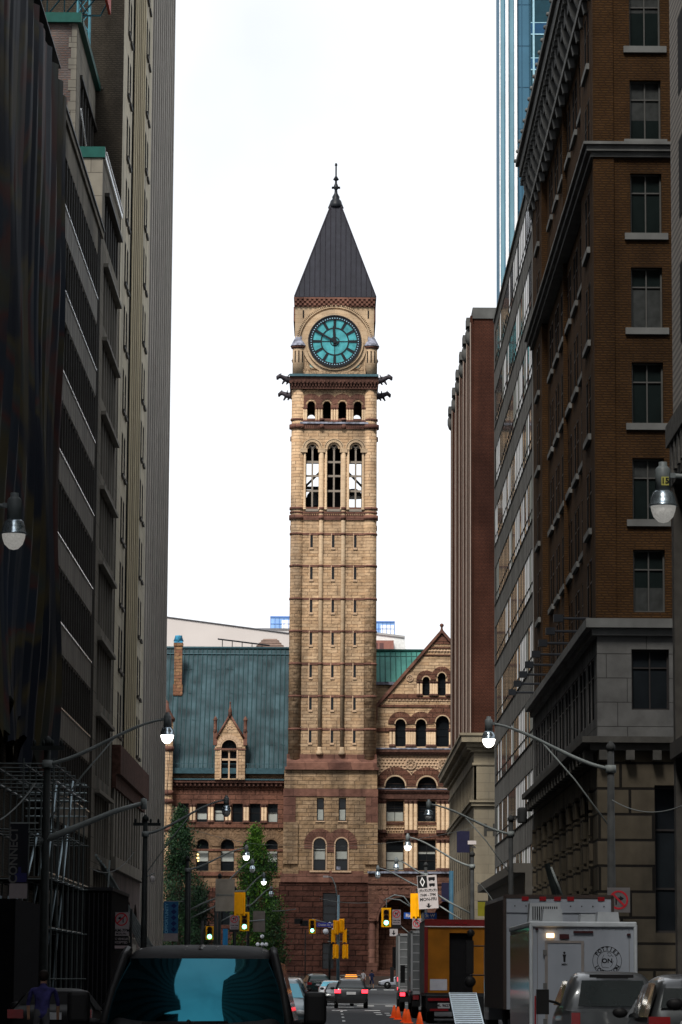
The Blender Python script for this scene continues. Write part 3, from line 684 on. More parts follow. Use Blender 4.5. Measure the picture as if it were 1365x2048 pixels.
# dormer
dx0, dx1, dm = WX(431,1520), WX(491,1520), WX(460.5,1500)
yd = YW-1.0; dw = [(WX(444,1520), WX(474,1520), WZ(1558), WZ(1481), 'a')]
zg0, zg1 = WZ(1472), WZ(1432)
dtop = WZ(1476)
b = MB(TS(yd)); b.wall(dx0, dx1, WZ(1560), dtop, dw, .5, 0)
r = 0.; b.face(((dx0+.25,0,dtop),(dx1-.25,0,dtop),(dm,0,zg1)))
b.T = None; b.face(((dx0,yd,WZ(1560)),(dx0,yd+6,WZ(1560)),(dx0,yd+6,dtop),(dx0,yd,dtop))); b.face(((dx1,yd,WZ(1560)),(dx1,yd+6,WZ(1560)),(dx1,yd+6,dtop),(dx1,yd,dtop)))
dor = b.build('dormer', tan_s, ww)
b = MB(); hw_ = (dx1-dx0)/2+.1
b.face(((dx0-.1,yd-.1,dtop-.15),(dm,yd-.1,zg1+.12),(dm,yd+8,zg1+.12),(dx0-.1,yd+8,dtop-.15))); b.face(((dx1+.1,yd-.1,dtop-.15),(dm,yd-.1,zg1+.12),(dm,yd+8,zg1+.12),(dx1+.1,yd+8,dtop-.15)))
b.tube([(dx0+.15,yd-.08,dtop-.1),(dm,yd-.08,zg1+.1)], .13, 6); b.tube([(dx1-.15,yd-.08,dtop-.1),(dm,yd-.08,zg1+.1)], .13, 6)
b.lathe((dm,yd,zg1), [(.28,-.2),(.2,.4),(.24,.5),(.1,.9),(.06,1.4),(.12,1.5),(0,1.6)], 8)
for u in (dx0, dx1): b.box(u-.22, u+.22, yd-.12, yd+.35, dtop-.9, WZ(1472)+.4); b.lathe((u,yd+.1,WZ(1472)+.3), [(.28,0),(.2,.4),(.2,1.4),(.28,1.5),(.05,1.9),(0,1.95)], 8)
b.box(dx0-.1, dx1+.1, yd-.1, yd+.2, WZ(1501), WZ(1498))
b.build('gable_coping', red_s, dor)
b = MB(TS(yd)); q = dw[0]; r = (q[1]-q[0])/2; uc = (q[0]+q[1])/2; zz = q[3]-r
b.ring(uc, zz, r, r+.12, -.2, .12, 0, PI, 14); b.ring(uc, zz, r+.16, r+.62, -.1, .07, 0, PI, 11, 0, .1)
b.box(uc-.09, uc+.09, -.4, -.15, q[2], WZ(1502)); b.box(q[0], q[1], -.4, -.12, WZ(1522), WZ(1518)); b.box(q[0], q[1], -.4, -.1, WZ(1503), WZ(1499))
for u in (q[0]-.1, q[1]+.1): b.box(u-.08, u+.08, -.2, .1, q[2], WZ(1500))
for a in (0, 2*PI/3, 4*PI/3): b.ring(dm+.26*math.sin(a), WZ(1455)+.26*math.cos(a), .12, .22, -.02, .05, 0, 2*PI, 10)
b.build('dormer_tracery', pat_s, dor)
window(dor, 'S', uc, q[2], yd, q[1]-q[0], q[3]-q[2], 1, (), .06, True, dep=.45)
# chimney
cx, cy = WX(352,1320), YW+6
b = MB(); zc0, zc1 = P(352,1366,Y=cy).z-1.5, P(352,1288,Y=cy).z
b.box(cx-.46, cx+.46, cy-.5, cy+.5, zc0, zc1); b.box(cx-.55, cx+.55, cy-.6, cy+.6, zc1-.25, zc1+.1); b.box(cx-.55, cx+.55, cy-.6, cy+.6, zc0, zc0+1.3)
ch = b.build('chimney', stone('chimney_brown_brick', (.2,.095,.06), (.25,.15,.08), (.1,.06,.04), 1.1, .38, .03, .6, 3, .3), ww)
b = MB(); b.box(cx-.5, cx+.5, cy-.5, cy+.5, zc1+.1, zc1+.3); b.lathe((cx,cy,zc1+.3), [(.62,0),(.42,.55),(.45,.7)], 4); b.build('chimney_cap', mat('bright_blue_copper', (.04,.22,.36), .5, var=.3), ch)
# corner pavilion at the far left of the wing
pvx0, pvx1, yp = WX(310,1500), WX(347,1500), YW-2.2
b = MB(); zp = WZ(1440)
b.box(pvx0-4, pvx1-.5, yp, YW+3, 1.5, zp-.6)
b.tube([(pvx1-.75,yp+.75,1.5),(pvx1-.75,yp+.75,zp)], .78, 16); b.prism([(pvx0-4,zp-.6),(pvx1-.5,zp-.6),(pvx0-4,zp+3.6)], yp, YW+3, 1)
pav = b.build('corner_pavilion', tan_s, ww)
b = MB()
for py in (1738, 1660, 1605, 1588, 1500): z = WZ(py); b.box(pvx0-4, pvx1-.5, yp-.08, YW+2, z-.28, z+.28); b.lathe((pvx1-.75,yp+.75,z), [(.8,-.28),(.9,-.25),(.9,.25),(.8,.28)], 16)
b.lathe((pvx1-.75,yp+.75,zp), [(.95,-.35),(1.0,0),(.8,.25),(.3,1.2),(.2,1.9),(.0,2.2)], 10)
b.prism([(pvx0-4,zp+3.4),(pvx0-4,zp+4.0),(pvx1-.1,zp-.2),(pvx1-.1,zp-.7)], yp-.15, yp+.5, 1)
b.build('red_string_course', red_s, pav)

# ------------------------------------------------------------------ city hall, east wing with the gable
YE = 363.0
def EX(px, py=1600): return P(px, py, Y=YE).x
def EZ(py): return P(820, py, Y=YE).z
ew = thing('city_hall_wing', 'sandstone wing with steep gable and rows of brown arches right of the clock tower', 'building', (12, YE+8, 2), world=True)
gx, gz_a = EX(884,1270), EZ(1266)
xl, xr = CXT+4.6, gx+9.5
sl = (EX(884,1270)-EX(760,1408))/(EZ(1266)-EZ(1408))          # run per rise of the gable
def gxl(z): return gx-(gz_a-z)*sl
zs1 = EZ(1500)
mir = lambda qs: [q for q in qs]+[(2*gx-q[1], 2*gx-q[0])+tuple(q[2:]) for q in qs if abs((q[0]+q[1])/2-gx) > .6]
g3 = mir([(EX(845.5,1370), EX(860,1370), EZ(1391), EZ(1353), 'a'), (EX(876,1370), EX(892,1370), EZ(1391), EZ(1345), 'a')])
g2 = mir([(EX(791,1460), EX(812,1460), EZ(1493), EZ(1438), 'a'), (EX(832,1460), EX(853,1460), EZ(1493), EZ(1438), 'a'), (EX(872,1460), EX(899,1460), EZ(1493), EZ(1431), 'a')])
g1 = mir([(EX(771,1560), EX(811,1560), EZ(1577), EZ(1549), 'h'), (EX(835,1560), EX(874,1560), EZ(1577), EZ(1549), 'h'), (EX(898,1560), EX(937,1560), EZ(1577), EZ(1549), 'h')][:3])
g1 = [q for q in g1 if q[0] < xr-2]; g1 = [(q[0], q[1], q[2], q[2]+(q[1]-q[0])/2+.25, 'a') for q in g1[:3]]
w2 = [(EX(a,1620), EX(c,1620), EZ(1643), EZ(1602)) for a, c in ((772,808),(836,872),(900,936))]
w1 = [(EX(a,1700), EX(c,1700), EZ(1741), EZ(1680)) for a, c in ((772,808),(836,872),(900,936))]
b = MB(TS(YE))
b.wall(xl, xr, EZ(1494), EZ(1420), [q for q in g2 if q[1] < xr], .5, 0)
b.wall(xl, xr, EZ(1744), EZ(1578), w1+w2, .6, 0)
b.wall(gxl(EZ(1342)), 2*gx-gxl(EZ(1342)), EZ(1395), EZ(1342), g3, .5, 0)
zz = EZ(1395); zt_ = EZ(1420)
b.face(((xl,0,zt_),(xr,0,zt_),(xr,0,zz),(gxl(zz),0,zz),(xl+.05,0,EZ(1412))))
b.face(((gxl(zz),0,zz),(gxl(EZ(1342)),0,zz),(gxl(EZ(1342)),0,EZ(1342)))); b.face(((2*gx-gxl(zz),0,zz),(2*gx-gxl(EZ(1342)),0,zz),(2*gx-gxl(EZ(1342)),0,EZ(1342))))
zq = EZ(1342); b.face(((gxl(zq),0,zq),(2*gx-gxl(zq),0,zq),(gx,0,gz_a)))
b.T = None; b.box(xr-.1, xr, YE+.01, YE+16, 1.5, EZ(1415)); b.box(xl, xr, YE+15.9, YE+16, 1.5, EZ(1415))
b.build('wall', tan_s, ew)
b = MB(TS(YE)); b.wall(xl, xr, EZ(1578), EZ(1494), g1, .55, 0); b.build('patterned_wall', pat_s, ew)
# diaper relief of small pyramids on the patterned storey and the gable bands
b = MB(TS(YE))
def pyr(u, z, h=.17):
    q = [(u-h,.02,z), (u,.02,z-h), (u+h,.02,z), (u,.02,z+h)]
    for k in range(4): b.face((q[k], q[(k+1)%4], (u,.16,z)))
def clear(u, z, ops, pad):
    return all(math.hypot(u-(q[0]+q[1])/2, z-(q[3]-(q[1]-q[0])/2)) > (q[1]-q[0])/2+pad for q in ops)
for r_ in range(9):
    for c_ in range(46):
        u, z = xl+.3+c_*.4+(.2 if r_ % 2 else 0), EZ(1513)-r_*.36
        if u < xr-.3 and clear(u, z, g1, 1.15): pyr(u, z)
for c_ in range(40):
    u = gxl(EZ(1397))+.5+c_*.42
    if u < 2*gx-gxl(EZ(1397))-.4: pyr(u, EZ(1401), .2); pyr(u+.21, EZ(1401)+.0, .1)
for c_ in range(14):
    u = gxl(EZ(1302))+.35+c_*.36
    if u < 2*gx-gxl(EZ(1302))-.3: pyr(u, EZ(1302), .22)
for u in (EX(822,1530), EX(887,1530)):
    b.ring(u, EZ(1528), .5, .64, 0, .16, 0, 2*PI, 18); b.ring(u, EZ(1528), .2, .3, 0, .14, 0, 2*PI, 10)
    for k in range(8): b.ring(u+.4*math.cos(k*PI/4), EZ(1528)+.4*math.sin(k*PI/4), .04, .1, 0, .14, 0, 2*PI, 6)
u = EX(820,1357); b.ring(u, EZ(1356), .3, .42, 0, .12, 0, 2*PI, 14); b.ring(u, EZ(1356), .1, .2, 0, .1, 0, 2*PI, 8)
for q in w2:
    for k in range(7): pyr(q[0]+.14+k*.31, EZ(1656), .15)
    for k in range(6): pyr(q[0]+.3+k*.31, EZ(1662), .12)
b.build('diaper_carving', mat('diaper_stone', (.40,.28,.19), .85, var=.2, scale=6), ew)
b = MB(TS(YE))
VC = [0]
def vous(q, w_, n=13, ov=.0): VC[0] += 1; r = (q[1]-q[0])/2; b.ring((q[0]+q[1])/2, q[3]-r, r+.1, r+w_, -.1, .095+.011*(VC[0] % 5), ov, PI-ov, n, 0, .1)
for q in g1: vous(q, 1.08, 17)
for q in g2: vous(q, .85 if q[1]-q[0] < 1.4 else 1.2, 13, .05)
for q in g3: vous(q, .72, 9)
zz = EZ(1455)
for ops in (g2,):
    us = [xl]+[v for q in sorted(ops) for v in q[:2]]+[xr]
    for a, c in zip(us[::2], us[1::2]):
        if c > a: b.box(a, c, -.1, .1, EZ(1464), EZ(1456))
for y_ in (1395.5, 1412): b.box(gxl(EZ(y_)), 2*gx-gxl(EZ(y_)), -.1, .12, EZ(y_)-.14, EZ(y_)+.14)
for y_ in (1295, 1310): b.box(gxl(EZ(y_)), 2*gx-gxl(EZ(y_)), -.1, .1, EZ(y_)-.08, EZ(y_)+.08)
b.box(gxl(EZ(1390)), EX(838), -.1, .09, EZ(1394), EZ(1388))
b.face(((gxl(EZ(1288)),.06,EZ(1288)),(2*gx-gxl(EZ(1288)),.06,EZ(1288)),(gx,.06,gz_a)))
for q in w2+w1:
    b.box(q[0]-.05, q[1]+.05, -.1, .1, q[2]-.35, q[2]-.05)
b.box(xl, xr, -.1, .12, EZ(1678), EZ(1667)); b.box(xl, xr, -.1, .1, EZ(1601), EZ(1590))
b.build('brown_arch_ring', brown_s, ew)
b = MB(TS(YE))
b.box(xl, xr, -.1, .5, EZ(1505), EZ(1499)); b.box(xl, xr, -.1, .3, EZ(1510), EZ(1505)); b.box(xl, xr, -.1, .45, EZ(1583), EZ(1579)); b.box(xl, xr, -.1, .22, EZ(1598), EZ(1583))
for k in range(50): b.box(xl+k*.36, xl+k*.36+.16, .2, .42, EZ(1508), EZ(1505)); b.box(xl+k*.36, xl+k*.36+.16, .2, .38, EZ(1586), EZ(1583))
b.build('bracket_cornice', brown_d, ew)
b = MB(TS(YE)); b.box(xl, xr, -.1, .55, EZ(1499), EZ(1496.5)); b.box(xl, xr, -.1, .5, EZ(1579), EZ(1577.3)); b.build('cornice_gutter', slate, ew)
b = MB(TS(YE))
for s_ in (-1, 1):
    A = (gx+s_*(gx-xl+.3), EZ(1412)-.3); d = Vector((-s_*sl, 1)).normalized()
    zl_ = gz_a-(gx-xl)/sl if False else EZ(1418)
    p0 = (gx-s_*-1*0, 0)
    b.prism([(gx+s_*(gz_a-zl_)*sl, zl_-.1), (gx, gz_a+.05), (gx, gz_a+.5), (gx+s_*(gz_a-zl_)*sl, zl_+.45)], -.5, .28, 1)
    b.box(gx+s_*(gz_a-zl_)*sl-.25, gx+s_*(gz_a-zl_)*sl+.25, -.3, .25, EZ(1440), zl_+.3)
b.T = None; b.lathe((gx,YE,gz_a+.3), [(.2,0),(.12,.2),(.12,.4),(.25,.55),(.2,.75),(0,.85)], 10)
b.build('gable_coping', red_s, ew)
b = MB(TS(YE)); 
for ops, pr in ((g2, (.1,)), (g3, (.1,))):
    for q in ops:
        r = (q[1]-q[0])/2; zsp_ = q[3]-r; b.ring((q[0]+q[1])/2, zsp_, r-.02, r+.1, -.2, .15, 0, PI, 14)
for q in g1: r = (q[1]-q[0])/2; b.ring((q[0]+q[1])/2, q[3]-r, r-.02, r+.14, -.2, .17, 0, PI, 18)
b.build('arch_moulding', tan_smooth, ew); b = MB(TS(YE))
def cols(ops, z0, z1, n, r):
    ops = sorted(ops)
    for a, c in zip(ops, ops[1:]):
        for k in range(n): b.cut(); b.column(a[1]+(c[0]-a[1])*(k+.5)/n, .12, z0, z1, r, 0, 1)
cols(g2, EZ(1493), EZ(1459), 4, .15); cols(g3, EZ(1391), EZ(1363), 3, .16)
for k in range(2): b.cut(); b.column(g2[0][0]-.15-k*.36, .12, EZ(1493), EZ(1459), .15, 0, 1); b.cut(); b.column(g3[0][0]-.15-k*.36, .12, EZ(1391), EZ(1363), .14, 0, 1)
for u0, u1 in ((w2[0][0]-1.0, w2[0][0]), (w2[0][1], w2[1][0]), (w2[1][1], w2[2][0])):
    for t in (.2, .52, .84): b.cut(); b.column(u0+(u1-u0)*t, .18, EZ(1666), EZ(1600), .2, 0, 1); b.cut(); b.column(u0+(u1-u0)*t, .18, EZ(1742), EZ(1678), .2, 0, 1)
b.build_each('column', [tan_smooth, brown_d], ew)
for q in g2+g3: window(ew, 'S', (q[0]+q[1])/2, q[2], YE, q[1]-q[0], q[3]-q[2], 1, (.35,.6), .05, True, fr=black_iron, dep=.4)
for q in g1: window(ew, 'S', (q[0]+q[1])/2, q[2], YE, q[1]-q[0], q[3]-q[2], 4, (.4,), .06, True, fr=mat('leaded_frame', (.05,.03,.025), .6), dep=.4)
for k, q in enumerate(w2): window(ew, 'S', (q[0]+q[1])/2, q[2], YE, q[1]-q[0], q[3]-q[2], 2, (.5,.62,.75,.88), .07, blindz=(.03,.48) if k == 0 else None, dep=.4)
for k, q in enumerate(w1): window(ew, 'S', (q[0]+q[1])/2, q[2], YE, q[1]-q[0], q[3]-q[2], 1 if k == 0 else 2, (.33,.64), .08, blindz=((.04,.6),(.55,.64),None)[k], dep=.4)
# roof of the cross range behind the gable
rz0, rz1 = P(800,1364,Y=YE+4).z, P(800,1303,Y=YE+9).z
b = MB(); X0, X1 = xl-.5, gx-1
b.face(((X0,YE+4,rz0),(X1,YE+4,rz0),(X1,YE+9,rz1),(X0,YE+9,rz1))); b.face(((X0,YE+9,rz1),(X1,YE+9,rz1),(X1,YE+14,rz0),(X0,YE+14,rz0)))
rf = b.build('roof', copper2, ew)
b = MB(); u = X0+.2; n_ = Vector((0,-(rz1-rz0),5)).normalized()*.05
while u < X1: b.tube([Vector((u,YE+4,rz0))+n_, Vector((u,YE+9,rz1))+n_], .045, 4); u += .62
b.tube([(X0,YE+9,rz1+.1),(X1,YE+9,rz1+.1)], .2, 6); b.tube([(X0,YE+8.2,rz1-.7),(X1,YE+8.2,rz1-.7)], .1, 5); b.build('roof_seam', mat('seam_green', (.02,.08,.07), .6), rf)
b = MB(); b.box(X0, X1, YE+4.05, YE+14, EZ(1430), rz0-.3); b.build('rear_wall', tan_s, ew)
b = MB(); b.box(X0, X1, YE+3.6, YE+4.2, rz0-.35, rz0-.02); b.build('eaves_gutter', slate, ew)
b = MB(); b.face(((gxl(EZ(1418))-.2,YE+.4,EZ(1418)),(gx,YE+.4,gz_a+.3),(gx,YE+16,gz_a+.3),(gxl(EZ(1418))-.2,YE+16,EZ(1418)))); b.face(((2*gx-gxl(EZ(1418))+.2,YE+.4,EZ(1418)),(gx,YE+.4,gz_a+.3),(gx,YE+16,gz_a+.3),(2*gx-gxl(EZ(1418))+.2,YE+16,EZ(1418)))); b.build('gable_roof', copper, ew)
# entrance porch
yp = YE-5.0
def QX(px, py=1800): return P(px, py, Y=yp).x
def QZ(py): return P(800, py, Y=yp).z
px0, px1 = QX(737), QX(737)+16
pa = [(QX(758), QX(758)+5.4, 2.6, QZ(1795), 'a'), (QX(758)+6.2, QX(758)+11.2, 2.6, QZ(1795), 'a')]
b = MB(TS(yp)); b.wall(px0, px1, 1.7, QZ(1746), pa, 1.1, 0, seg=20); b.T = None; b.box(px0, px0+.1, yp+.01, YE, 1.7, QZ(1746)); b.box(px0, px1, yp, YE, QZ(1748), QZ(1746))
po = b.build('entrance_porch', stone('carved_porch_stone', (.2,.105,.075), (.155,.078,.055), (.09,.045,.035), 1.4, .5, .03, .7, 2.5, .35), ew)
b = MB(TS(yp)); b.box(px0-.1, px1, -.1, .3, QZ(1747), QZ(1743)); b.build('porch_ledge', slate, po)
b = MB(TS(yp))
for q in pa: r = (q[1]-q[0])/2; b.ring((q[0]+q[1])/2, q[3]-r, r+.05, r+.25, -.1, .15, 0, PI, 24); b.ring((q[0]+q[1])/2, q[3]-r, r+.3, r+1.1, -.1, .1+.01*pa.index(q), .1, PI-.1, 21, 0, .08)
b.box(px0-.03, px1, -.05, .14, QZ(1768), QZ(1765))
for k in range(18): b.ring(px0+1.2+k*.8, QZ(1774), .18, .3, 0, .1, PI, 2*PI, 8)
for u in (px0+.45, pa[0][1]+.4): b.column(u, .25, 2.0, QZ(1840), .32); b.box(u-.6, u+.6, -.1, .65, 1.7, 3.4)
b.build('porch_carving', red_s, po)
b = MB(); b.box(px0+.2, px1, yp+1.3, YE-.2, 1.7, 1.9); b.build('porch_floor', brown_d, po); b = MB(); b.box(px0+.2, px1, yp+2.6, yp+2.9, 1.9, QZ(1750)); b.build('porch_back_wall', brown_s, po)
b = MB()
for q in pa: u = (q[0]+q[1])/2; b.box(u-1.1, u+1.1, yp+2.5, yp+2.62, 1.95, 5.2)
b.build('entrance_door', dark_in, po)
b = MB()
for k in range(8): b.box(px0-1.2, px1, yp-3.2+k*.4, yp+.2, 1.5+k*.13, 1.63+k*.13)
b.build('entrance_steps', stone('step_stone', (.17,.085,.065), (.14,.07,.055), (.07,.04,.03), 2, .3, .02), ew)
b = MB(); u = QX(741,1725); b.box(u-.5, u+.5, yp+3.2, yp+4.5, QZ(1746), QZ(1712)); b.box(u-.62, u+.62, yp+3.1, yp+4.6, QZ(1712), QZ(1708)); b.build('carved_pier', brown_d, ew)
# low dark wall and railing before the hall
t = thing('railing', 'dark iron railing along the lawn before the clock tower', 'railing', (-14, 331, 1), world=True)
b = MB()
for z in (.35, 1.05): b.tube([(-40,331.5,gz(331.5)+z),(-1,331.5,gz(331.5)+z)], .03, 5)
for k in range(100): b.box(-40+k*.39, -39.96+k*.39, 331.48, 331.52, gz(331.5), gz(331.5)+1.15)
b.build('rail', black_iron, t)
# ------------------------------------------------------------------ buildings along the left side of the street
precast = stone('grimy_precast', (.19,.175,.145), (.172,.157,.13), (.07,.062,.053), 2.4, 1.3, .02, .1, 1.2, .4, joint=.2, nvar=.2)
panel_m = mat('grey_spandrel_panel', (.17,.158,.135), .6, var=.15, scale=.8, stain=.3)
sill_m = mat('bright_metal_sill', (.75,.76,.76), .25, metal=.8)
mullion_d = mat('dark_mullion', (.03,.028,.025), .5)
lime = stone('pale_limestone', (.50,.455,.36), (.46,.415,.32), (.28,.25,.2), 1.6, .8, .012, .12, 1.2, .35, joint=.25, nvar=.15)
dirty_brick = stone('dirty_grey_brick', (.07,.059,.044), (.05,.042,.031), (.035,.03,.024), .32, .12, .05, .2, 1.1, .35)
old_brick = stone('patched_red_brick', (.15,.085,.065), (.125,.10,.09), (.1,.085,.08), .32, .14, .05, .25, .6, .4, nvar=.45)
green_trim = mat('green_copper_trim', (.008,.06,.05), .45, var=.15)
rib_m = mat('pale_concrete_rib', (.34,.315,.28), .85, var=.1, scale=1, stain=.25)
rib_y = mat('ochre_stone_rib', (.42,.36,.24), .85, var=.1, scale=1, stain=.3)

def shell(parent, name, x0, x1, y0, y1, z0, z1, m, skip=''):
    b = MB()
    if 'W' not in skip: b.face(((x0,y0,z0),(x0,y1,z0),(x0,y1,z1),(x0,y0,z1)))
    if 'E' not in skip: b.face(((x1,y0,z0),(x1,y1,z0),(x1,y1,z1),(x1,y0,z1)))
    if 'S' not in skip: b.face(((x0,y0,z0),(x1,y0,z0),(x1,y0,z1),(x0,y0,z1)))
    if 'N' not in skip: b.face(((x0,y1,z0),(x1,y1,z0),(x1,y1,z1),(x0,y1,z1)))
    b.face(((x0,y0,z1),(x1,y0,z1),(x1,y1,z1),(x0,y1,z1)))
    return b.build(name, m, parent)

# --- office block with long window bands
XF = -13.0
t = thing('office_building', 'grey office block with long dark window bands and bright metal sills beside the draped building', 'building', (-25, 156, 0), world=True)
ya, yb, zt = 142.15, 169.6, 41.8
sz = [18.2+3.93*k for k in range(-3, 6)]
ops = [(ya+1, yb-2.6, z, z+2.42) for z in sz if z+2.5 < zt]+[(ya+1, yb-2.6, .3, 5.0)]
b = MB(TL(XF)); b.wall(ya, yb, 0, zt, ops, .35, 0); b.box(ya, yb, -.5, .12, zt-.05, zt+.3, 0)
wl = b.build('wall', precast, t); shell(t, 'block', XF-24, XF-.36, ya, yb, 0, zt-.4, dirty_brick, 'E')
b = MB(TL(XF))
b.box(ya, yb, -.2, .2, zt+.3, zt+.42)
b.build('parapet_cap', black_iron, t)
nb = int((yb-2.6-ya-1)/1.35); step = (yb-3.6-ya)/nb
for z in sz:
    if z+2.5 > zt: continue
    b = MB(TL(XF)); g = MB(TL(XF))
    for k in range(nb+1): u = ya+1+k*step; b.box(u-.06, u+.06, -.2, .03, z-1.5, z+2.42)
    f = b.build('window_band', mullion_d, t)
    g.box(ya+1, yb-2.6, -.1, -.06, z, z+2.42); g.build('pane', glass_d, f)
    s_ = MB(TL(XF))
    for k in range(nb): u = ya+1+k*step; s_.box(u+.12, u+step-.12, -.02, .09, z-.09, z-.02)
    s_.build('metal_sill', sill_m, f)
    p_ = MB(TL(XF))
    for k in range(nb): u = ya+1+k*step; p_.box(u+.1, u+step-.1, -.05, .035, z-1.42, z-.1)
    p_.build('spandrel_panel', panel_m, f)
b = MB(TL(XF)); 
for u in (yb-2.4, yb-1.7, yb-1.0): b.box(u, u+.08, -.05, .05, 0, zt)
b.build('pier_groove', mullion_d, t)

# --- stepped block with green trimmed parapets
t = thing('office_building', 'narrow stepped block with green copper parapets between two taller grey fronts', 'building', (-25, 177, 0), world=True)
ya, yb, zt = 169.65, 184.0, 46.4
fl = [40.6-4.15*k for k in range(9)]
ops = [(171.6, 182.4, z-3.2, z) for z in fl]+[(171.6, 182.4, 42.2, 44.6)]
b = MB(TL(XF)); b.wall(ya, yb, 0, zt, ops, .3, 0); b.build('wall', precast, t)
b = MB(); b.face(((XF-26,ya,0),(XF,ya,0),(XF,ya,zt),(XF-26,ya,zt))); b.face(((XF-26,yb,0),(XF,yb,0),(XF,yb,zt),(XF-26,yb,zt))); b.face(((XF-26,ya,zt-.1),(XF,ya,zt-.1),(XF,yb,zt-.1),(XF-26,yb,zt-.1)))
b.build('side_wall', precast, t)
b = MB(); b.box(XF-1.6, XF+.12, ya-.1, ya+.3, zt-.05, zt+.55); b.build('green_parapet', green_trim, t)
b = MB(); b.box(XF-.3, XF+.14, ya+.3, yb, zt-.05, zt+.3); b.box(XF-.02, XF+.2, ya+.3, yb, zt+.3, zt+.36); b.build('metal_coping', sill_m, t)
for z in fl+[44.6]:
    b = MB(TL(XF)); h = 3.2 if z < 42 else 2.4
    for k in range(7): u = 171.6+k*1.8; b.box(u-.12, u+.12, -.2, .0, z-h, z)
    b.box(171.4, 182.6, -.05, .28, z, z+.2)
    f = b.build('window_bay', panel_m if z < 42 else mullion_d, t)
    g = MB(TL(XF)); g.box(171.6, 182.4, -.28, -.25, z-h, z); g.build('pane', glass_d, f)
XS = -14.66
ya2, yb2, zt2 = 171.0, 189.3, 54.4
ops = [(173.5, 187, 47.0, 51.9)]
b = MB(TL(XS)); b.wall(ya2, yb2, zt-.2, zt2, ops, .3, 0); b.build('setback_wall', precast, t)
b = MB(); b.face(((XS-20,ya2,zt-.2),(XS-.28,ya2,zt-.2),(XS-.28,ya2,zt2),(XS-20,ya2,zt2))); b.face(((XS-20,ya2,zt2),(XS,ya2,zt2),(XS,yb2,zt2),(XS-20,yb2,zt2))); b.build('brick_gable_wall', old_brick, t)
b = MB(); z = zt-.2
k = 0
while z < zt2-.1: b.box(XS-.32-(.14 if k % 2 else 0), XS-.01, ya2-.03, ya2+.2, z, min(z+.6, zt2)); z += .62; k += 1
b.build('stone_quoin', precast, t)
b = MB(); b.box(XS-20, XS+.25, ya2-.3, ya2+.2, zt2, zt2+.55); b.box(XS-.2, XS+.3, ya2+.2, yb2, zt2, zt2+.4); b.build('green_parapet', green_trim, t)
b = MB(TL(XS))
for k in range(8): u = 173.5+k*1.93; b.box(u-.08, u+.08, -.2, .03, 47, 51.9)
b.box(173.3, 187.2, -.05, .15, 51.9, 52.1)
f = b.build('window_bay', mullion_d, t); g = MB(TL(XS)); g.box(173.5, 187, -.28, -.25, 47, 51.9); g.build('pane', glass_d, f)
b = MB(TL(XS)); b.tube([(173.6,.05,50.2),(181.5,.05,48.0)], .07, 5); b.build('awning_rail', sill_m, t)

# --- pale stone tower with paired windows, brick flank
t = thing('stone_tower_block', 'tall pale limestone block with paired narrow windows and a dark brick side wall', 'building', (-25, 200, 0), world=True)
ya, yb, zt = 184.6, 213.0, 80.0
zw = [53.95-3.93*k for k in range(10)]+[53.95+3.93*k for k in range(1, 6)]
cols_ = [(188.2, 189.5), (190.3, 191.6), (206.3, 207.6), (208.6, 209.9)]
ops = [(a, c, z-2.6, z) for z in zw for a, c in cols_]
b = MB(TL(XF)); b.cut(); b.wall(ya, 193, 14.8, zt, [q for q in ops if q[0] < 200], .4, 0); b.cut(); b.wall(204, yb, 14.8, zt, [q for q in ops if q[0] > 200], .4, 0)
b.build_each('wall', lime, t)
b = MB(); b.face(((XF-22,ya,0),(XF,ya,0),(XF,ya,zt),(XF-22,ya,zt))); b.face(((XF-22,yb,0),(XF,yb,0),(XF,yb,zt),(XF-22,yb,zt)))
b.face(((XF-22,ya,zt),(XF,ya,zt),(XF,yb,zt),(XF-22,yb,zt)))
b.build('brick_side_wall', dirty_brick, t)
b = MB()
for z in (47, 54.5): b.box(XF-3.6+(z-47)*.2, XF-1.2, ya-.06, ya+.05, z, z+.18)
b.build('crack_patch', mullion_d, t)
b = MB(TL(XF)); g = MB(TL(XF))
for k in range(6):
    u = 193.6+k*1.9; b.cut(); b.box(u, u+.85, .075, .13, 14.8, zt); g.box(u+.01, u+.84, -.5, .075, 14.8, zt)
b.build_each('vertical_rib', rib_y, t)
g.box(193, 204, -.55, -.45, 14.8, zt); f = g.build('window_strip', glass_d, t)
b = MB(TL(XF))
for z in zw: b.box(193, 204, -.46, -.3, z-3.6, z-2.7)
b.build('spandrel', panel_m, f)
for z in zw:
    for a, c in cols_: window(t, 'L', (a+c)/2, z-2.6, XF, c-a, 2.6, 1, (.5,), .05, gl=glass_flat, dep=.02, th=.012)
b = MB(TL(XF))
for z in zw:
    for a, c in cols_: b.cut(); b.box(a-.1, c+.1, -.3, .14, z-2.78, z-2.6)
b.build_each('window_sill', mullion_d, t)
# carved dark band and arched shop front at the foot
b = MB(TL(XF)); b.box(ya, yb, -.3, .5, 13.4, 15.1); b.box(ya, yb, -.3, .25, 12.6, 13.4); b.build('carved_band', brown_d, t)
b = MB(TL(XF))
for k in range(11): u = ya+.8+k*2.5; b.cut(); b.box(u, u+1.0, -.3, .1, 8.6, 12.6)
b.cut(); b.box(ya, yb, -.3, .3, 7.9, 8.6); b.build_each('gallery_pier', panel_m, t)
b = MB(TL(XF)); b.box(ya, yb, -.6, -.5, 0, 12.6); b.build('shop_glass', glass_d, t)
aops = [(ya+2+k*6.5, ya+6.6+k*6.5, .2, 6.4, 'a') for k in range(4)]
b = MB(TL(XF)); b.wall(ya, yb, 0, 7.9, aops, .5, 0); b.build('arched_front', mat('pinkish_stone_front', (.11,.085,.08), .85, var=.2, scale=1, stain=.3), t)
b = MB(TL(XF))
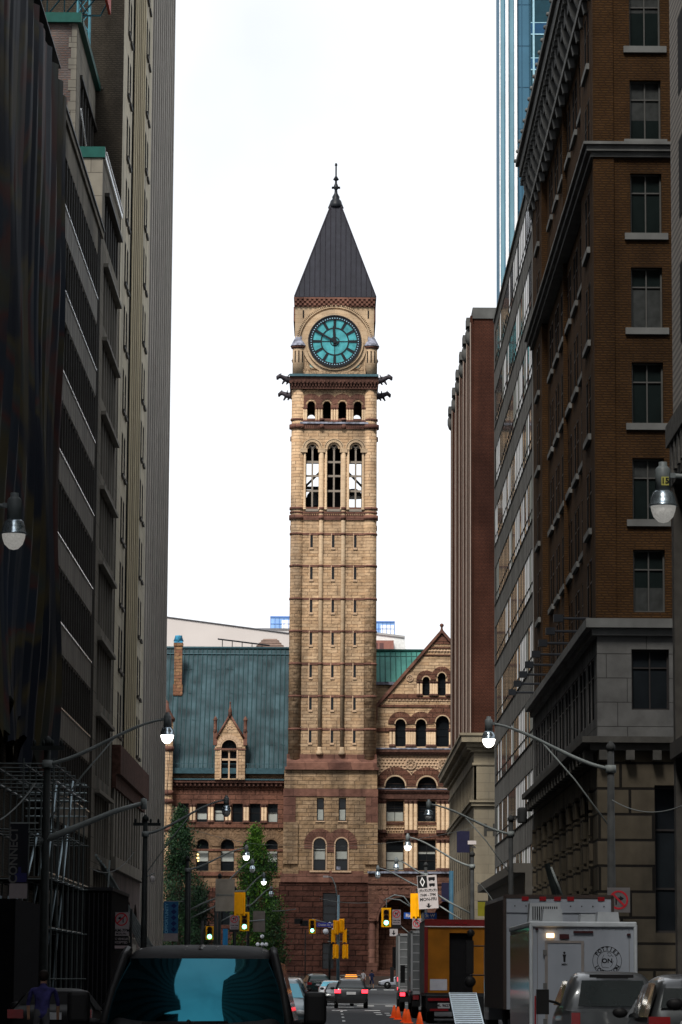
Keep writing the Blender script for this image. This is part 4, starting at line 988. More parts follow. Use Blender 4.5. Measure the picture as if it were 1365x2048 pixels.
for q in aops:
    for k in range(4): u = q[0]+.4+k*1.15; b.cut(); b.column(u, -.2, .2, 4.2, .22)
b.build_each('colonnette', panel_m, t)

# --- ribbed tower beyond the cross street
t = thing('ribbed_tower', 'very tall tower faced with continuous thin concrete ribs at the end of the left side', 'building', (-28, 265, 0), world=True)
XT, ya, yb, zt = -15.5, 237.0, 285.5, 112.0
b = MB(TL(XT)); b.box(ya, yb, -.55, -.5, 0, zt); f = b.build('dark_glazing', mat('dark_curtain_glass', (.02,.022,.026), .25, spec=.4), t)
b = MB(); b.box(XT-24, XT-.56, ya, yb, 0, zt); b.build('block', rib_m, t)
b = MB(TL(XT)); u = ya
d_ = MB(TL(XT))
while u < yb-.6:
    d_.box(u, u+1.3, -.5, .175, 0, zt); b.cut(); b.box(u+.02, u+1.28, .175, .26, 0, zt); u += 3.05
d_.build('dark_fin', mat('dark_bronze_fin', (.018,.018,.022), .6), t); b.build_each('concrete_rib', rib_m, t)
b = MB(TL(XT))
for k in range(int(zt/3.8)): b.box(ya, yb, -.5, -.3, k*3.8, k*3.8+1.2)
b.build('spandrel', mat('dark_spandrel', (.045,.045,.05), .6), f)

# --- draped building at the far left
t = thing('draped_building', 'building wrapped in dark printed construction mesh hanging in folds', 'building', (-25, 110, 0), world=True)
ya, yb, zt = 101.0, 142.0, 41.0
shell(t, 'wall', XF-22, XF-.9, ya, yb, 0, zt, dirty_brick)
m, tr, bs = _m('printed_dark_mesh'); N = tr.nodes.new; L = tr.links.new
tc = N('ShaderNodeTexCoord'); mp = N('ShaderNodeMapping'); mp.inputs['Scale'].default_value = (0, .06, .07); L(tc.outputs['Object'], mp.inputs[0])
n = N('ShaderNodeTexNoise'); n.inputs['Scale'].default_value = 1.3; n.inputs['Detail'].default_value = 3; n.inputs['Distortion'].default_value = 1.2; L(mp.outputs[0], n.inputs['Vector'])
r = N('ShaderNodeValToRGB'); e = r.color_ramp.elements; e[0].position = .3; e[0].color = (.004,.006,.011,1); e[1].position = .75; e[1].color = (.007,.012,.022,1)
for p, c in ((.42,(.005,.007,.012)), (.47,(.03,.024,.010)), (.51,(.018,.022,.02)), (.545,(.036,.012,.010)), (.58,(.009,.013,.019))): x = e.new(p); x.color = c+(1,)
L(n.outputs[0], r.inputs[0]); L(r.outputs[0], bs.inputs['Base Color']); bs.inputs['Roughness'].default_value = .6; bs.inputs['Specular IOR Level'].default_value = .12
b = MB(); nu, nz = 110, 30; zz0 = 11.0; idx = []
for j in range(nz+1):
    row = []
    for i in range(nu+1):
        u = ya-.2+(yb-.2-ya)*i/nu; z = zz0+(zt+.3-zz0)*j/nz
        o = .28+.18*math.sin(u*2.3+.25*math.sin(z*.3))+.1*math.sin(u*5.1+z*.15)+.25*math.sin(z*.35+u*.2)*(1-j/nz)
        row.append(b.pt((XF+.12+o, u, z+(.8*math.sin(u*.9)+.5*math.sin(u*2.1) if j == 0 else 0))))
    idx.append(row)
for j in range(nz):
    for i in range(nu): b.fidx((idx[j][i], idx[j][i+1], idx[j+1][i+1], idx[j+1][i]), 0, True)
for j in range(nz):                                  # the end returns round the corner
    x0_ = b.v[idx[j][nu]]; x1_ = b.v[idx[j+1][nu]]
    b.face((x0_, (XF-.95, yb+.02, x0_[2]), (XF-.95, yb+.02, x1_[2]), x1_))
b.build('printed_mesh', m, t)
tube_m = mat('galvanised_tube', (.24,.29,.30), .35, metal=.6)
tube_d = mat('dark_scaffold_tube', (.06,.07,.07), .5, metal=.4)
t = thing('scaffolding', 'steel scaffold frames standing along the roof edge of the draped building', 'scaffolding', (XF-1, 135, 41), world=True)
b = MB()
for k in range(16):
    y = 120+k*1.45
    for x in (XF-.9, XF-.15): b.tube([(x,y,40.6),(x,y,42.9)], .05, 5)
    for z in (41.7, 42.8): b.tube([(XF-.9,y,z),(XF-.15,y,z)], .04, 4)
for z in (41.7, 42.8):
    b.tube([(XF-.15,120,z),(XF-.15,141.8,z)], .05, 5); b.tube([(XF-.9,120,z),(XF-.9,141.8,z)], .05, 5)
for k in range(0, 15): b.tube([(XF-.15,120+k*1.45,40.9),(XF-.15,121.45+k*1.45,42.8)], .035, 4)
b.build('tube_frame', tube_d, t)
b = MB(); b.box(XF-1.2, XF+.2, 120, 141, 43.0, 43.08); b.build('deck', black_iron, t)
# ground floor of the draped building: hoarding boards
t = thing('hoarding', 'tall black plywood hoarding on the pavement below the scaffold', 'hoarding', (-12, 140, 0), world=True)
b = MB(); b.box(-12.6, -10.2, 146, 158, .14, 5.6)
b.build('board', mat('black_plywood', (.005,.005,.006), .9, spec=.04), t)
b = MB()
for k in range(11): b.box(-12.5+k*.21, -12.46+k*.21, 145.95, 146.0, .2, 5.5)
b.box(-12.65, -10.15, 145.9, 158.1, 5.6, 5.75); b.build('batten', mat('dark_batten', (.02,.02,.022), .7), t)
# scaffold on the pavement
t = thing('scaffolding', 'galvanised tube scaffold with leaning poles on the left pavement', 'scaffolding', (-11.4, 124, .14), world=True)
b = MB(); xs, ys = (-12.6, -11.4, -10.3), [116+2.4*k for k in range(7)]
zz = [1.6, 3.4, 5.2, 7.0, 8.8, 9.4]
for x in xs:
    for y in ys: b.tube([(x,y,.14),(x,y,9.6)], .035, 5)
    for z in zz: b.tube([(x,ys[0],z),(x,ys[-1],z)], .03, 5)
for y in ys:
    for z in zz: b.tube([(xs[0]-.2,y,z),(xs[-1]+.2,y,z)], .03, 5)
b.build('tube_frame', tube_d, t)
b = MB()
for x in (-10.28, -12.6):
    for z in (3.4, 5.2, 8.8): b.tube([(x,ys[0],z+.02),(x,ys[-1],z+.02)], .035, 5)
for k in range(5): b.tube([(-12.7,ys[-1],8.2+k*.32),(-10.2,ys[-1],8.2+k*.32)], .035, 5)
b.build('ledger', tube_m, t)
b = MB()
for (x, y, z0_, z1_) in ((-11.0,123,1.0,9.2), (-11.3,123.5,3.2,8.0), (-10.8,125,2.0,7.6), (-10.7,127,.4,9.5), (-11.6,122,3.8,7.2)): b.cut(); b.tube([(x-.55,y,z0_),(x+.15,y+.6,z1_)], .055, 6)
for k in range(3): b.cut(); b.tube([(-12.4+k*.3,116.5,3.0),(-12.2+k*.3,116.6,4.6)], .05, 5)
b.build_each('leaning_pole', mat('bluish_steel_pole', (.30,.38,.42), .35, metal=.5), t)
b = MB()
for z in (3.45, 5.25): b.box(-12.6, -10.4, 116, 131, z, z+.06)
b.build('plank_deck', mat('scaffold_plank', (.06,.05,.04), .9), t)
t = thing('scaffold_brace', 'bundle of steel tubes leaning diagonally against the left facades', 'scaffold tubes', (-11, 185, .14), world=True)
b = MB()
for k in range(6): b.cut(); b.tube([(-12.9+.1*k,172+.4*k,8.2-.15*k),(-10.6+.12*k,196+.4*k,1.0+.1*k)], .06, 5)
for k in range(5): b.cut(); b.tube([(-12.6,174+k*3,.14),(-12.3,174+k*3,8-k*1.1)], .05, 5)
b.build_each('tube', tube_m, t)
t = thing('hoarding', 'lower black hoarding boards before the draped building', 'hoarding', (-11.6, 110, 0), world=True)
b = MB(); b.box(-12.9, -10.4, 104, 116, .14, 4.2); b.build('board', bpy.data.materials['black_plywood'], t)
# hoist platform with lattice mast above the stepped block
t = thing('construction_hoist', 'blue lattice mast with work platform above the stepped block', 'hoist', (-15.5, 178, 46), world=True)
blue_m = mat('faded_blue_steel', (.06,.19,.24), .5, metal=.2)
b = MB(); cx, cy = -15.15, 181
q4 = [(cx-.35,cy-.35),(cx+.35,cy-.35),(cx+.35,cy+.35),(cx-.35,cy+.35)]
for x, y in q4: b.tube([(x,y,54),(x,y,66)], .06, 5)
for k in range(12):
    z = 54+k
    for (xa, y_), (xb, y2_) in zip(q4, q4[1:]+q4[:1]): b.tube([(xa,y_,z),(xb,y2_,z+1)], .035, 4); b.tube([(xa,y_,z),(xb,y2_,z)], .03, 4)
b.build('lattice_mast', blue_m, t)
b = MB(); b.box(-21, -13.4, 174.2, 177.5, 57.8, 58.3); pl = b.build('platform', black_iron, t)
b = MB()
for y in (174.0, 177.6):
    b.tube([(-21,y,56.9),(-13.9,y,56.9)], .06, 5); b.tube([(-21,y,58.9),(-13.4,y,58.9)], .06, 5)
    for k in range(7): b.tube([(-21+k,y,56.9),(-20+k,y,58.2)], .05, 4); b.tube([(-21+k,y,56.9),(-21+k,y,58.9)], .04, 4)
    b.tube([(-13.9,y,56.9),(-13.4,y,57.9)], .05, 4)
b.build('lattice_rail', blue_m, pl)
b = MB(); b.box(-13.45, -13.3, 174, 177.7, 57.0, 59.2); b.build('red_end_panel', mat('red_paint', (.35,.05,.03), .5), pl)

# ------------------------------------------------------------------ buildings along the right side
XQ = 10.8
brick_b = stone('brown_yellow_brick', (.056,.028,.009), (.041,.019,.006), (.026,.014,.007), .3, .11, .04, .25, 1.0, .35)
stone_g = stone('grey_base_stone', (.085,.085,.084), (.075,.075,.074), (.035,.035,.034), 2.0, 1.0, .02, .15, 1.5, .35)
trim_g = mat('grey_stone_trim', (.10,.102,.10), .8, var=.15, scale=1.5, stain=.3)
t = thing('brick_building', 'brown brick office block with deep crowning cornice and grey stone base on the right', 'building', (24, 150, 0), world=True)
ya, yb, zb, zt = 130.0, 171.6, 16.4, 46.6
sz = [20.6+4.06*k for k in range(-1, 8)]; sz = [16.75 if abs(z-16.54) < .1 else z for z in sz]
swin = [(12.3, 13.62), (16.6, 18.0)]
so_ = [(a, c, z, z+2.6) for z in sz for a, c in swin if z+2.6 < zt+4]
b = MB(TS(ya)); b.wall(XQ+.25, 34, zb, zt+5, so_, .35, 0); b.T = None; b.box(XQ+.1, 34, ya+20, ya+20.1, zb, zt+2)
pav_ = [(132.6, 135.2), (166.0, 168.6)]
mid = []
for k in range(6): u = 139.2+k*4.15; mid += [(u, u+2.7)]
b.T = TR(XQ); wp = [(a, c, z, z+2.6) for z in sz for a, c in pav_ if z+2.6 < zt]; wm_ = [(a, c, z, z+2.6) for z in sz for a, c in mid if z+2.6 < zt]
b.wall(ya, 137.4, zb, zt, [q for q in wp if q[0] < 150], .35, 0); b.wall(164.2, yb, zb, zt, [q for q in wp if q[0] > 150], .35, 0)
b.wall(137.4, 164.2, zb, zt, wm_, .35, 0, -.3)
for u in (137.4, 164.2): b.face(((u,0,zb),(u,-.3,zb),(u,-.3,zt),(u,0,zt)))
for a, c, z, d in wp: b.box((a+c)/2-.2, (a+c)/2+.2, -.2, .0, z, d)
for a, c, z, d in wm_: b.box((a+c)/2-.2, (a+c)/2+.2, -.5, -.3, z, d)
b.T = None; b.face(((XQ,ya,zb),(XQ+.25,ya,zb),(XQ+.25,ya,zt+5),(XQ,ya,zt+5))); b.face(((XQ,yb,zb),(34,yb,zb),(34,yb,zt),(XQ,yb,zt))); b.face(((XQ,ya,zt),(34,ya,zt),(34,yb,zt),(XQ,yb,zt)))
b.box(XQ-.06, XQ+.8, ya-.1, ya+.5, zb, zt)
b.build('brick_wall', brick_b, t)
b = MB(TR(XQ)); s2_ = MB(TS(ya))
for a, c, z, d in so_:
    if z > 17: s2_.cut(); s2_.box(a-.25, c+.25, -.2, .14, z-.28, z)
for a, c, z, d in wp: b.cut(); b.box(a-.12, c+.12, -.2, .14, z-.26, z)
for a, c, z, d in wm_: b.cut(); b.box(a-.12, c+.12, -.5, -.16, z-.26, z)
s2_.build_each('window_sill', trim_g, t); b.build_each('window_sill', trim_g, t)
n_ = 0
dim_blind = mat('dim_curtain', (.022,.024,.024), .9, var=.3)
_b, blind = blind, dim_blind
for k, (a, c, z, d) in enumerate(so_): window(t, 'S', (a+c)/2, z, ya, c-a, 2.6, 2, (.69,), .07, fr=frame_gr, gl=glass_g, dep=.28, blindz=((.02,.4),None,(.7,.98),(.35,.98),None,(.6,.98),(.02,.66))[k % 7])
blind = _b
for a, c, z, d in wp: window(t, 'R', (a+c)/2, z, XQ, c-a, 2.6, 2, (.62,), .05, fr=frame_dk, gl=glass_flat, dep=.02, th=.012)
for a, c, z, d in wm_: window(t, 'R', (a+c)/2, z, XQ+.3, c-a, 2.6, 2, (.62,), .05, fr=frame_dk, gl=glass_flat, dep=.02, th=.012)
b = MB()
def belt(z0, h, e, yy0=ya, yy1=yb, m=0):
    b.box(XQ-e, XQ+.3, yy0-e, yy1, z0, z0+h, m); b.box(XQ+.3, 34, ya-e, ya+.3, z0, z0+h, m)
belt(36.05, .22, .18); belt(36.27, .25, .35); belt(36.52, .12, .5)
b.build('belt_course', trim_g, t)
b = MB(); belt(15.75, .3, .25); belt(16.05, .38, .5); b.build('base_ledge', trim_g, t)
b = MB(TR(XQ))
b.box(ya+.5, yb+.7, -.4, .72, zt-.55, zt+.1); b.box(ya+.5, yb+.9, -.4, .9, zt+.1, zt+.4); b.box(ya+.2, yb+.3, -.4, .25, zt-2.6, zt-2.3); b.box(ya+.2, yb+.3, -.4, .4, zt-1.3, zt-.55)
k = ya+.6
while k < yb+.8: b.box(k, k+.4, -.1, .62, zt-.9, zt-.55); k += .95
k = ya+1.5
while k < yb: b.prism([(-.1,zt-3.1),(.12,zt-3.1),(.2,zt-2.7),(.2,zt-2.2),(.35,zt-1.9),(.5,zt-1.3),(.5,zt-.95),(-.1,zt-.95)], k, k+.38, 0); k += 2.1
k = ya+.5
while k < yb+1.2: b.sphere((k, .9, zt+.45), .12, 6, 0, (1,1,1), 4); k += 2.1
b.build('crowning_cornice', trim_g, t)
# stone base storeys
b = MB(TS(ya-.02)); bo = [(12.2, 13.75, 12.7, 15.2), (16.6, 18.2, 12.7, 15.2), (21, 22.6, 12.7, 15.2)]
b.wall(XQ-.02, 34, 11.5, 15.8, bo, .4, 0)
b.T = TR(XQ-.02); bw_ = []
for k in range(9): u = 131.6+k*4.4; bw_ += [(u, u+1.4, 12.4, 15.0), (u+1.8, u+3.2, 12.4, 15.0)]
bw_ = [q for q in bw_ if q[1] < yb-.3]; b.wall(ya-.02, yb, 11.5, 15.8, bw_, .4, 0)
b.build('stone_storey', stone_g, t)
for q in bo: window(t, 'S', (q[0]+q[1])/2, q[2], ya, q[1]-q[0], 2.5, 2, (.7,), .07, dep=.3)
for q in bw_: window(t, 'R', (q[0]+q[1])/2, q[2], XQ, q[1]-q[0], 2.6, 1, (.7,), .05, gl=glass_flat, dep=.02, th=.012)
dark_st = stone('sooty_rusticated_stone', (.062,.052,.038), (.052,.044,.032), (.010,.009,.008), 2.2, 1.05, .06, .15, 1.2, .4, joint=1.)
b = MB(); belt(11.0, .3, .35); belt(11.3, .25, .7)
for k in range(22): b.box(XQ-.6, XQ-.2, ya+k*1.9, ya+k*1.9+.4, 10.6, 11.0); b.box(XQ+k*1.1, XQ+k*1.1+.35, ya-.6, ya-.2, 10.6, 11.0)
b.build('second_cornice', mat('sooty_cornice', (.05,.048,.044), .85, var=.2, stain=.3), t)
b = MB(TS(ya-.04)); lo_ = [(13.1, 16.6, 3.6, 9.6), (18.5, 21.6, 3.6, 9.6)]
b.wall(XQ-.04, 34, 0, 11.0, lo_, .8, 0)
b.T = TR(XQ-.04); lw_ = [(132.8+k*4.3, 135.6+k*4.3, 2.0, 9.2) for k in range(9)]; lw_ = [q for q in lw_ if q[1] < yb]
b.wall(ya-.04, yb, 0, 11.0, lw_, .8, 0)
k = 0
for z in range(0, 10):
    for a in (XQ-.16,): b.box(ya-.16, ya+2.6, -.05, .1, z*1.05+.1, z*1.05+1.0) if False else None
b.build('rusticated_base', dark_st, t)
b = MB(TR(XQ-.04))
for q in lw_:
    for s_ in (-.45, 2.95):
        b.cut()
        for z in range(9): b.box(q[0]+s_-.05, q[0]+s_+.35, -.05, .16, .3+z*1.05, 1.22+z*1.05)
b.build_each('rusticated_pier', dark_st, t)
for q in lo_: window(t, 'S', (q[0]+q[1])/2, q[2], ya, q[1]-q[0], q[3]-q[2], 2, (.3,.7), .1, dep=.7)
for q in lw_: window(t, 'R', (q[0]+q[1])/2, q[2], XQ, q[1]-q[0], q[3]-q[2], 2, (.3,.7), .1, dep=.7)
for k in range(8):
    u = 133+k*5; o = MB(); o.tube([(XQ-.1,u,16.8),(XQ-1.3,u,16.8)], .06, 5); o.box(XQ-1.6, XQ-1.2, u-.2, u+.2, 16.65, 16.95); o.build('floodlight', black_iron, t)

# --- metal panel building
t = thing('panel_building', 'grey metal panel office block with slanting-lit window bands behind the brick block', 'building', (22, 192, 0), world=True)
ya, yb, zt = 171.7, 213.4, 46.4
pm = mat('grey_metal_panel', (.105,.105,.103), .9, var=.12, scale=.6, stain=.25, spec=.03)
gl_r = mat('reflective_window', (.10,.115,.13), .06, metal=.85, var=.4, scale=.25)
sky_pane = mat('painted_sky_reflection', (.80,.82,.85), .7, var=.15, scale=.5, spec=0.)  # sky reflection in the bright panes, painted as plain white
b = MB(TR(XQ)); b.box(ya, yb, -.35, .02, zt-.9, zt); b.box(ya, yb, -.1, .12, zt-.06, zt+.12); b.box(ya, ya+.35, -.3, .05, 0, zt); b.box(yb-.35, yb, -.3, .05, 0, zt); b.box(ya, yb, -.3, 0, 0, 3.6)
b.build('edge_frame', pm, t); shell(t, 'block', XQ+.34, 34, ya, yb, 0, zt-.2, precast, 'W')
fl = [zt-.9-4.05*k for k in range(1, 11)]
nb = 26; st = (yb-ya-.7)/nb
for z in fl:
    if z < 3.6: continue
    p_ = MB(TR(XQ)); p_.box(ya+.35, yb-.35, -.2, .02, z-.02, z+1.43)
    for k in range(nb+1): u = ya+.35+k*st; p_.box(u-.03, u+.03, -.02, .04, z, z+1.45)
    p_.build('spandrel_band', pm, t)
    b = MB(TR(XQ)); g = MB(TR(XQ)); g2_ = MB(TR(XQ)); gs_ = MB(TR(XQ))
    for k in range(nb+1): u = ya+.35+k*st; b.box(u-.05, u+.05, -.05, .014, z+1.45, z+4.05)
    b.box(ya+.35, yb-.35, -.05, .012, z+2.1, z+2.16); b.box(ya+.35, yb-.35, -.05, .06, z+1.43, z+1.5)
    f = b.build('window_band', mat('window_bar', (.025,.025,.025), .9, spec=.02), t)
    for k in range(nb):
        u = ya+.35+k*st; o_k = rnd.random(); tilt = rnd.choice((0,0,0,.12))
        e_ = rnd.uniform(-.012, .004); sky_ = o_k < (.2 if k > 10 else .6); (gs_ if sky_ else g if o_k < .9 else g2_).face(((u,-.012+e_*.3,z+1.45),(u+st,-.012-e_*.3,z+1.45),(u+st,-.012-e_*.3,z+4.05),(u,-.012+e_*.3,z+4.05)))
    g.build('pane', gl_r, f)
    if g2_.v: g2_.build('pane', blind, f)
    if gs_.v: gs_.build('pane', sky_pane, f)
b = MB(TR(XQ)); b.box(ya, yb, -.1, 1.2, 7.4, 7.9); b.box(ya, yb, -.1, .5, 3.6, 7.4); b.build('shop_canopy', mat('sooty_shop_fascia', (.06,.056,.05), .7), t)

# --- white corner building with colonnade, and the brick tower over it
white_s = stone('cream_stone', (.25,.215,.155), (.23,.195,.14), (.13,.11,.085), 1.8, .7, .012, .12, 1.0, .35, joint=.25, nvar=.15)
t = thing('corner_building', 'cream stone corner block with flat cornice and tall colonnade of windows', 'building', (20, 270, 0), world=True)
ya, yb = 246.5, 298.5; zt = 20.6
zb_ = gz(270)
lw = [(249+k*4.6, 250.3+k*4.6, 9.2, 12.4) for k in range(11)]; lw2 = [(249+k*4.6, 250.3+k*4.6, 3.5, 7.6) for k in range(11)]
b = MB(TR(XQ)); b.wall(ya, yb, .1, 15.3, lw+lw2, .35, 0); b.wall(ya, yb, 18.2, 19.4, (), .3, 0); b.box(ya, ya+3.2, -.3, .02, 15.3, 18.2); b.box(yb-2, yb, -.3, .02, 15.3, 18.2)
b.T = TS(ya); b.wall(XQ, 30, .1, 19.4, (), .3, 0); b.T = None; b.face(((XQ,yb,0),(30,yb,0),(30,yb,zt),(XQ,yb,zt))); b.face(((XQ,ya,zt),(30,ya,zt),(30,yb,zt),(XQ,yb,zt)))
b.build('wall', white_s, t)
b = MB()
for z0_, h, e in ((19.2,.35,.25), (19.55,.35,.6), (19.9,.5,1.0), (20.4,.2,1.1), (15.0,.28,.2), (15.28,.16,.34), (18.15,.2,.12)):
    b.box(XQ-e, XQ+.3, ya-e, yb, z0_, z0_+h); b.box(XQ+.3, 30, ya-e, ya+.3, z0_, z0_+h)
k = 0
while k < 60: b.box(XQ-.55, XQ-.2, ya-.4+k*.85, ya-.1+k*.85, 19.35, 19.58); k += 1
b.build('cornice', white_s, t)
b = MB(TR(XQ)); g = MB(TR(XQ))
for k in range(15): u = ya+3.6+k*3.15; b.cut(); b.box(u, u+1.05, -.5, .05, 15.4, 18.2)
b.build_each('pilaster', white_s, t); g.box(ya+3.2, yb-2, -.55, -.5, 15.3, 18.2); g.build('colonnade_glazing', mat('bronze_glazing', (.09,.055,.03), .2, var=.4, scale=.5), t)
b = MB(TS(ya))
for k in range(9): b.box(XQ+.35+k*.17, XQ+.43+k*.17, 0, .07, 15.6, 18.0)
b.box(XQ+.2, XQ+1.95, 0, .04, 15.5, 18.1)
b.build('fluted_panel', white_s, t)
for q in lw+lw2: window(t, 'R', (q[0]+q[1])/2, q[2], XQ, q[1]-q[0], q[3]-q[2], 1, (.5,), .05, gl=glass_flat, dep=.02, th=.012)
for zz_, yy_ in ((11.6, 252), (8.6, 288)):
    b = MB(); b.box(XQ-1.1, XQ-.1, yy_, yy_+.18, zz_, zz_+1.7); b.build('hanging_sign', mat('dark_blue_sign', (.02,.02,.05), .5), t)
lettering(t, 'HU', 1.3, (XQ+1.75, ya-.02, 13.1), (PI/2, 0, 0), mat('dark_letters', (.03,.03,.028), .6), sx=1.1)
t = thing('brick_tower', 'dark red brick tower with pale vertical stone ribs rising over the cream corner block', 'building', (20, 275, 20), world=True)
ya, yb, zt, XB = 249.3, 299.0, 54.2, 10.95
dbrick = stone('dark_red_brick', (.095,.033,.02), (.075,.026,.016), (.04,.018,.013), .3, .11, .04, .2, .5, .4, nvar=.35)
b = MB(); b.box(XB, 30, ya, yb, 20.65, zt); b.build('brick_wall', dbrick, t)
b = MB(); b.box(XB-.12, 30, ya-.12, yb, zt, zt+.9); b.build('parapet', trim_g, t)
rb = mat('pale_rib_stone', (.27,.215,.185), .8, var=.1, stain=.2)
for k, u in enumerate((249.5, 256.5, 263.5, 271.5, 280, 289.5)):
    b = MB(TR(XB)); b.box(u, u+2.2, -.1, .3, 20.65, zt+.3); r_ = b.build('pier', dbrick, t)
    b = MB(TR(XB)); b.box(u-.12, u-.001, .25, .33, 20.65, zt-.3); b.box(u+2.201, u+2.3, .21, .33, 20.65, zt-.3); b.build('stone_edge', rb, r_)
    b = MB(TR(XB)); b.sphere((u+1.1, .3, zt-1.2), .55, 8, 0, (1,.7,1.5), 5); b.box(u+.3, u+1.9, .1, .6, zt-.5, zt+.2); b.build('carved_bracket', trim_g, r_)
b = MB(TR(XB))
for u in (252, 259, 266, 274, 283, 292.3): b.box(u, u+4.2, -.1, .03, 21, zt-2)
b.build('window_strip', glass_d, t)
b = MB(TR(XB))
for u in (252, 259, 266, 274, 283, 292.3):
    for k in range(9): b.box(u, u+4.2, 0, .08, 22+k*3.6, 23.2+k*3.6)
b.build('spandrel', dbrick, t)

# --- near right edge: latticed concrete block
t = thing('latticed_building', 'pale latticed concrete wall at the right edge above a dark carved cornice', 'building', (24, 80, 0), world=True)
ya, yb = 60.0, 100.0
m, tr, bs = _m('latticed_concrete'); N = tr.nodes.new; L = tr.links.new
tc = N('ShaderNodeTexCoord'); mp = N('ShaderNodeMapping'); mp.inputs['Rotation'].default_value = (PI/4, 0, 0); L(tc.outputs['Object'], mp.inputs[0])
ck = N('ShaderNodeTexChecker'); ck.inputs['Scale'].default_value = 6; ck.inputs['Color1'].default_value = (.22,.195,.17,1); ck.inputs['Color2'].default_value = (.05,.045,.04,1); L(mp.outputs[0], ck.inputs['Vector'])
L(ck.outputs[0], bs.inputs['Base Color']); bs.inputs['Roughness'].default_value = .9
b = MB(); b.box(XQ-.02, 34, ya, yb, 19.2, 78); b.build('lattice_wall', m, t)
b = MB(TR(XQ-.02))
for k in range(14):
    for u in (81, 89, 95.5): b.cut(); b.box(u, u+2.0, -.1, .012, 21.5+k*4, 24+k*4)
b.build_each('window', dark_in, t)
b = MB(); b.box(XQ-.24, 34, ya-.4, yb+.3, 18.6, 19.3); b.box(XQ-.12, 34, ya, yb+.15, 17.3, 18.6)
for k in range(40): b.box(XQ-.2, XQ-.12, ya+k, ya+k+.45, 17.6, 18.55)
b.build('carved_cornice', mat('dark_carved_cornice', (.06,.058,.054), .85, var=.4, scale=4, bump=.6), t)
b = MB(); b.box(XQ+.25, 34, ya, yb, 0, 17.3); b.box(XQ-.1, XQ+.3, yb-.6, yb, 0, 17.3); b.box(XQ-.2, XQ+.4, ya, yb+.2, 8.6, 9.1); b.build('dark_base', mat('sooty_stone', (.05,.047,.043), .85, var=.2, stain=.3), t)

# ------------------------------------------------------------------ far buildings
t = thing('glass_tower', 'tall blue glass tower with bright white vertical fins above the panel building', 'skyscraper', (30, 345, 0), world=True)
yf, x0, x1, zt = 330.0, 17.25, 48.0, 150.0
bl = mat('blue_tower_glass', (.05,.135,.21), .6, metal=0, var=.1, scale=.3)
bl2 = mat('pale_blue_glass', (.13,.24,.30), .6, metal=0, var=.12, scale=.3)
b = MB(); b.box(x0, 20.4, yf, yf+7, 0, zt); b.build('blue_wall', bl, t)
b = MB(TS(yf)); b.box(x0+.95, x0+1.5, 0, .06, 0, zt); b.box(x0, x0+.5, 0, .05, 0, zt); b.build('pale_glass_strip', bl2, t)
wf = mat('white_aluminium_fin', (.85,.86,.88), .4)
for u in (x0+.62, x0+1.56):
    b = MB(TS(yf)); b.box(u, u+.3, 0, .5, 0, zt); b.build('white_fin', wf, t)
b = MB(TS(yf)); b.box(x0-.02, x0+.08, 0, .2, 0, zt); b.build('white_fin', wf, t)
b = MB(TS(yf)); 
for k in range(30): b.box(x0, 20.4, 0, .03, 4.6*k, 4.6*k+.07)
b.box(19.6, 19.68, 0, .05, 0, zt); b.build('panel_joint', mat('blue_joint', (.03,.09,.15), .5), t)
b = MB(); b.box(20.4, x1, yf-3.5, yf+30, 0, zt); b.build('window_wall', mat('dark_teal_glass', (.008,.035,.05), .2), t)
b = MB(TS(yf-3.5))
for k in range(40): b.box(20.4, x1, 0, .06, 3.9*k, 3.9*k+.12); b.box(20.4, x1, 0, .05, 3.9*k+1.3, 3.9*k+1.38)
for k in range(8): b.box(20.6+k*3.4, 20.8+k*3.4, 0, .08, 0, zt)
b.build('floor_line', mat('pale_blue_line', (.25,.42,.5), .4), t)
b = MB(TS(yf-3.5))
for k in range(40): b.box(20.4, x1, 0, .03, 3.9*k+.12, 3.9*k+1.3)
b.build('spandrel', mat('navy_spandrel', (.01,.05,.11), .3), t)

pale = mat('pale_precast', (.50,.46,.44), .9, var=.05, scale=.2)
t = thing('courthouse_block', 'plain pale concrete wall rising behind the green roof left of the clock tower', 'building', (-20, 485, 0), world=True)
b = MB(); b.prism([(-50,2),(-4,2),(-4,52.2),(-7,52.7),(-25.2,54.9),(-50,57.5)], 470, 500, 1); b.build('concrete_wall', pale, t)
b = MB(); b.box(-13.3, -4, 478, 496, 50, 54.0); b.build('upper_storey', mat('grey_precast', (.42,.41,.40), .9), t)
b = MB(); b.box(-13.4, -3.9, 477.9, 478, 53.9, 54.2); b.tube([(-50,469.9,57.5),(-25.2,469.9,54.9),(-4,469.9,52.2)], .1, 4); b.build('roof_edge', mat('dark_edge', (.12,.12,.13), .7), t)
def glassbox(x0, x1, y, z0, z1, label):
    t = thing('glass_penthouse', label, 'building', ((x0+x1)/2, y+5, 0), world=True)
    b = MB(); b.box(x0, x1, y, y+10, 0, z1); b.build('glass_wall', mat('sky_blue_glass', (.25,.42,.72), .2, metal=.2, var=.25, scale=.25), t)
    b = MB(TS(y)); w_ = x1-x0
    for k in range(7): b.box(x0+w_*k/6-.04, x0+w_*k/6+.04, 0, .06, 0, z1)
    for k in range(12): b.box(x0, x1, 0, .06, z1-1.2*k-.06, z1-1.2*k+.02)
    b.box(x0-.05, x1+.05, -.1, .12, z1-.2, z1)
    b.box(x0, x0+w_*.45, 0, .04, z1-2.4, z1-2.0)
    b.build('mullion', mat('steel_blue_frame', (.08,.18,.45), .4), t)
    b = MB(TS(y)); b.box(x0+w_*.42, x1-.1, 0, .03, 0, z1-.6); b.build('white_blind', mat('white_curtain', (.8,.82,.84), .8), t)
glassbox(-10.5, -6.2, 505, 52, 57.4+1.7, 'blue glass penthouse just left of the clock tower shaft')
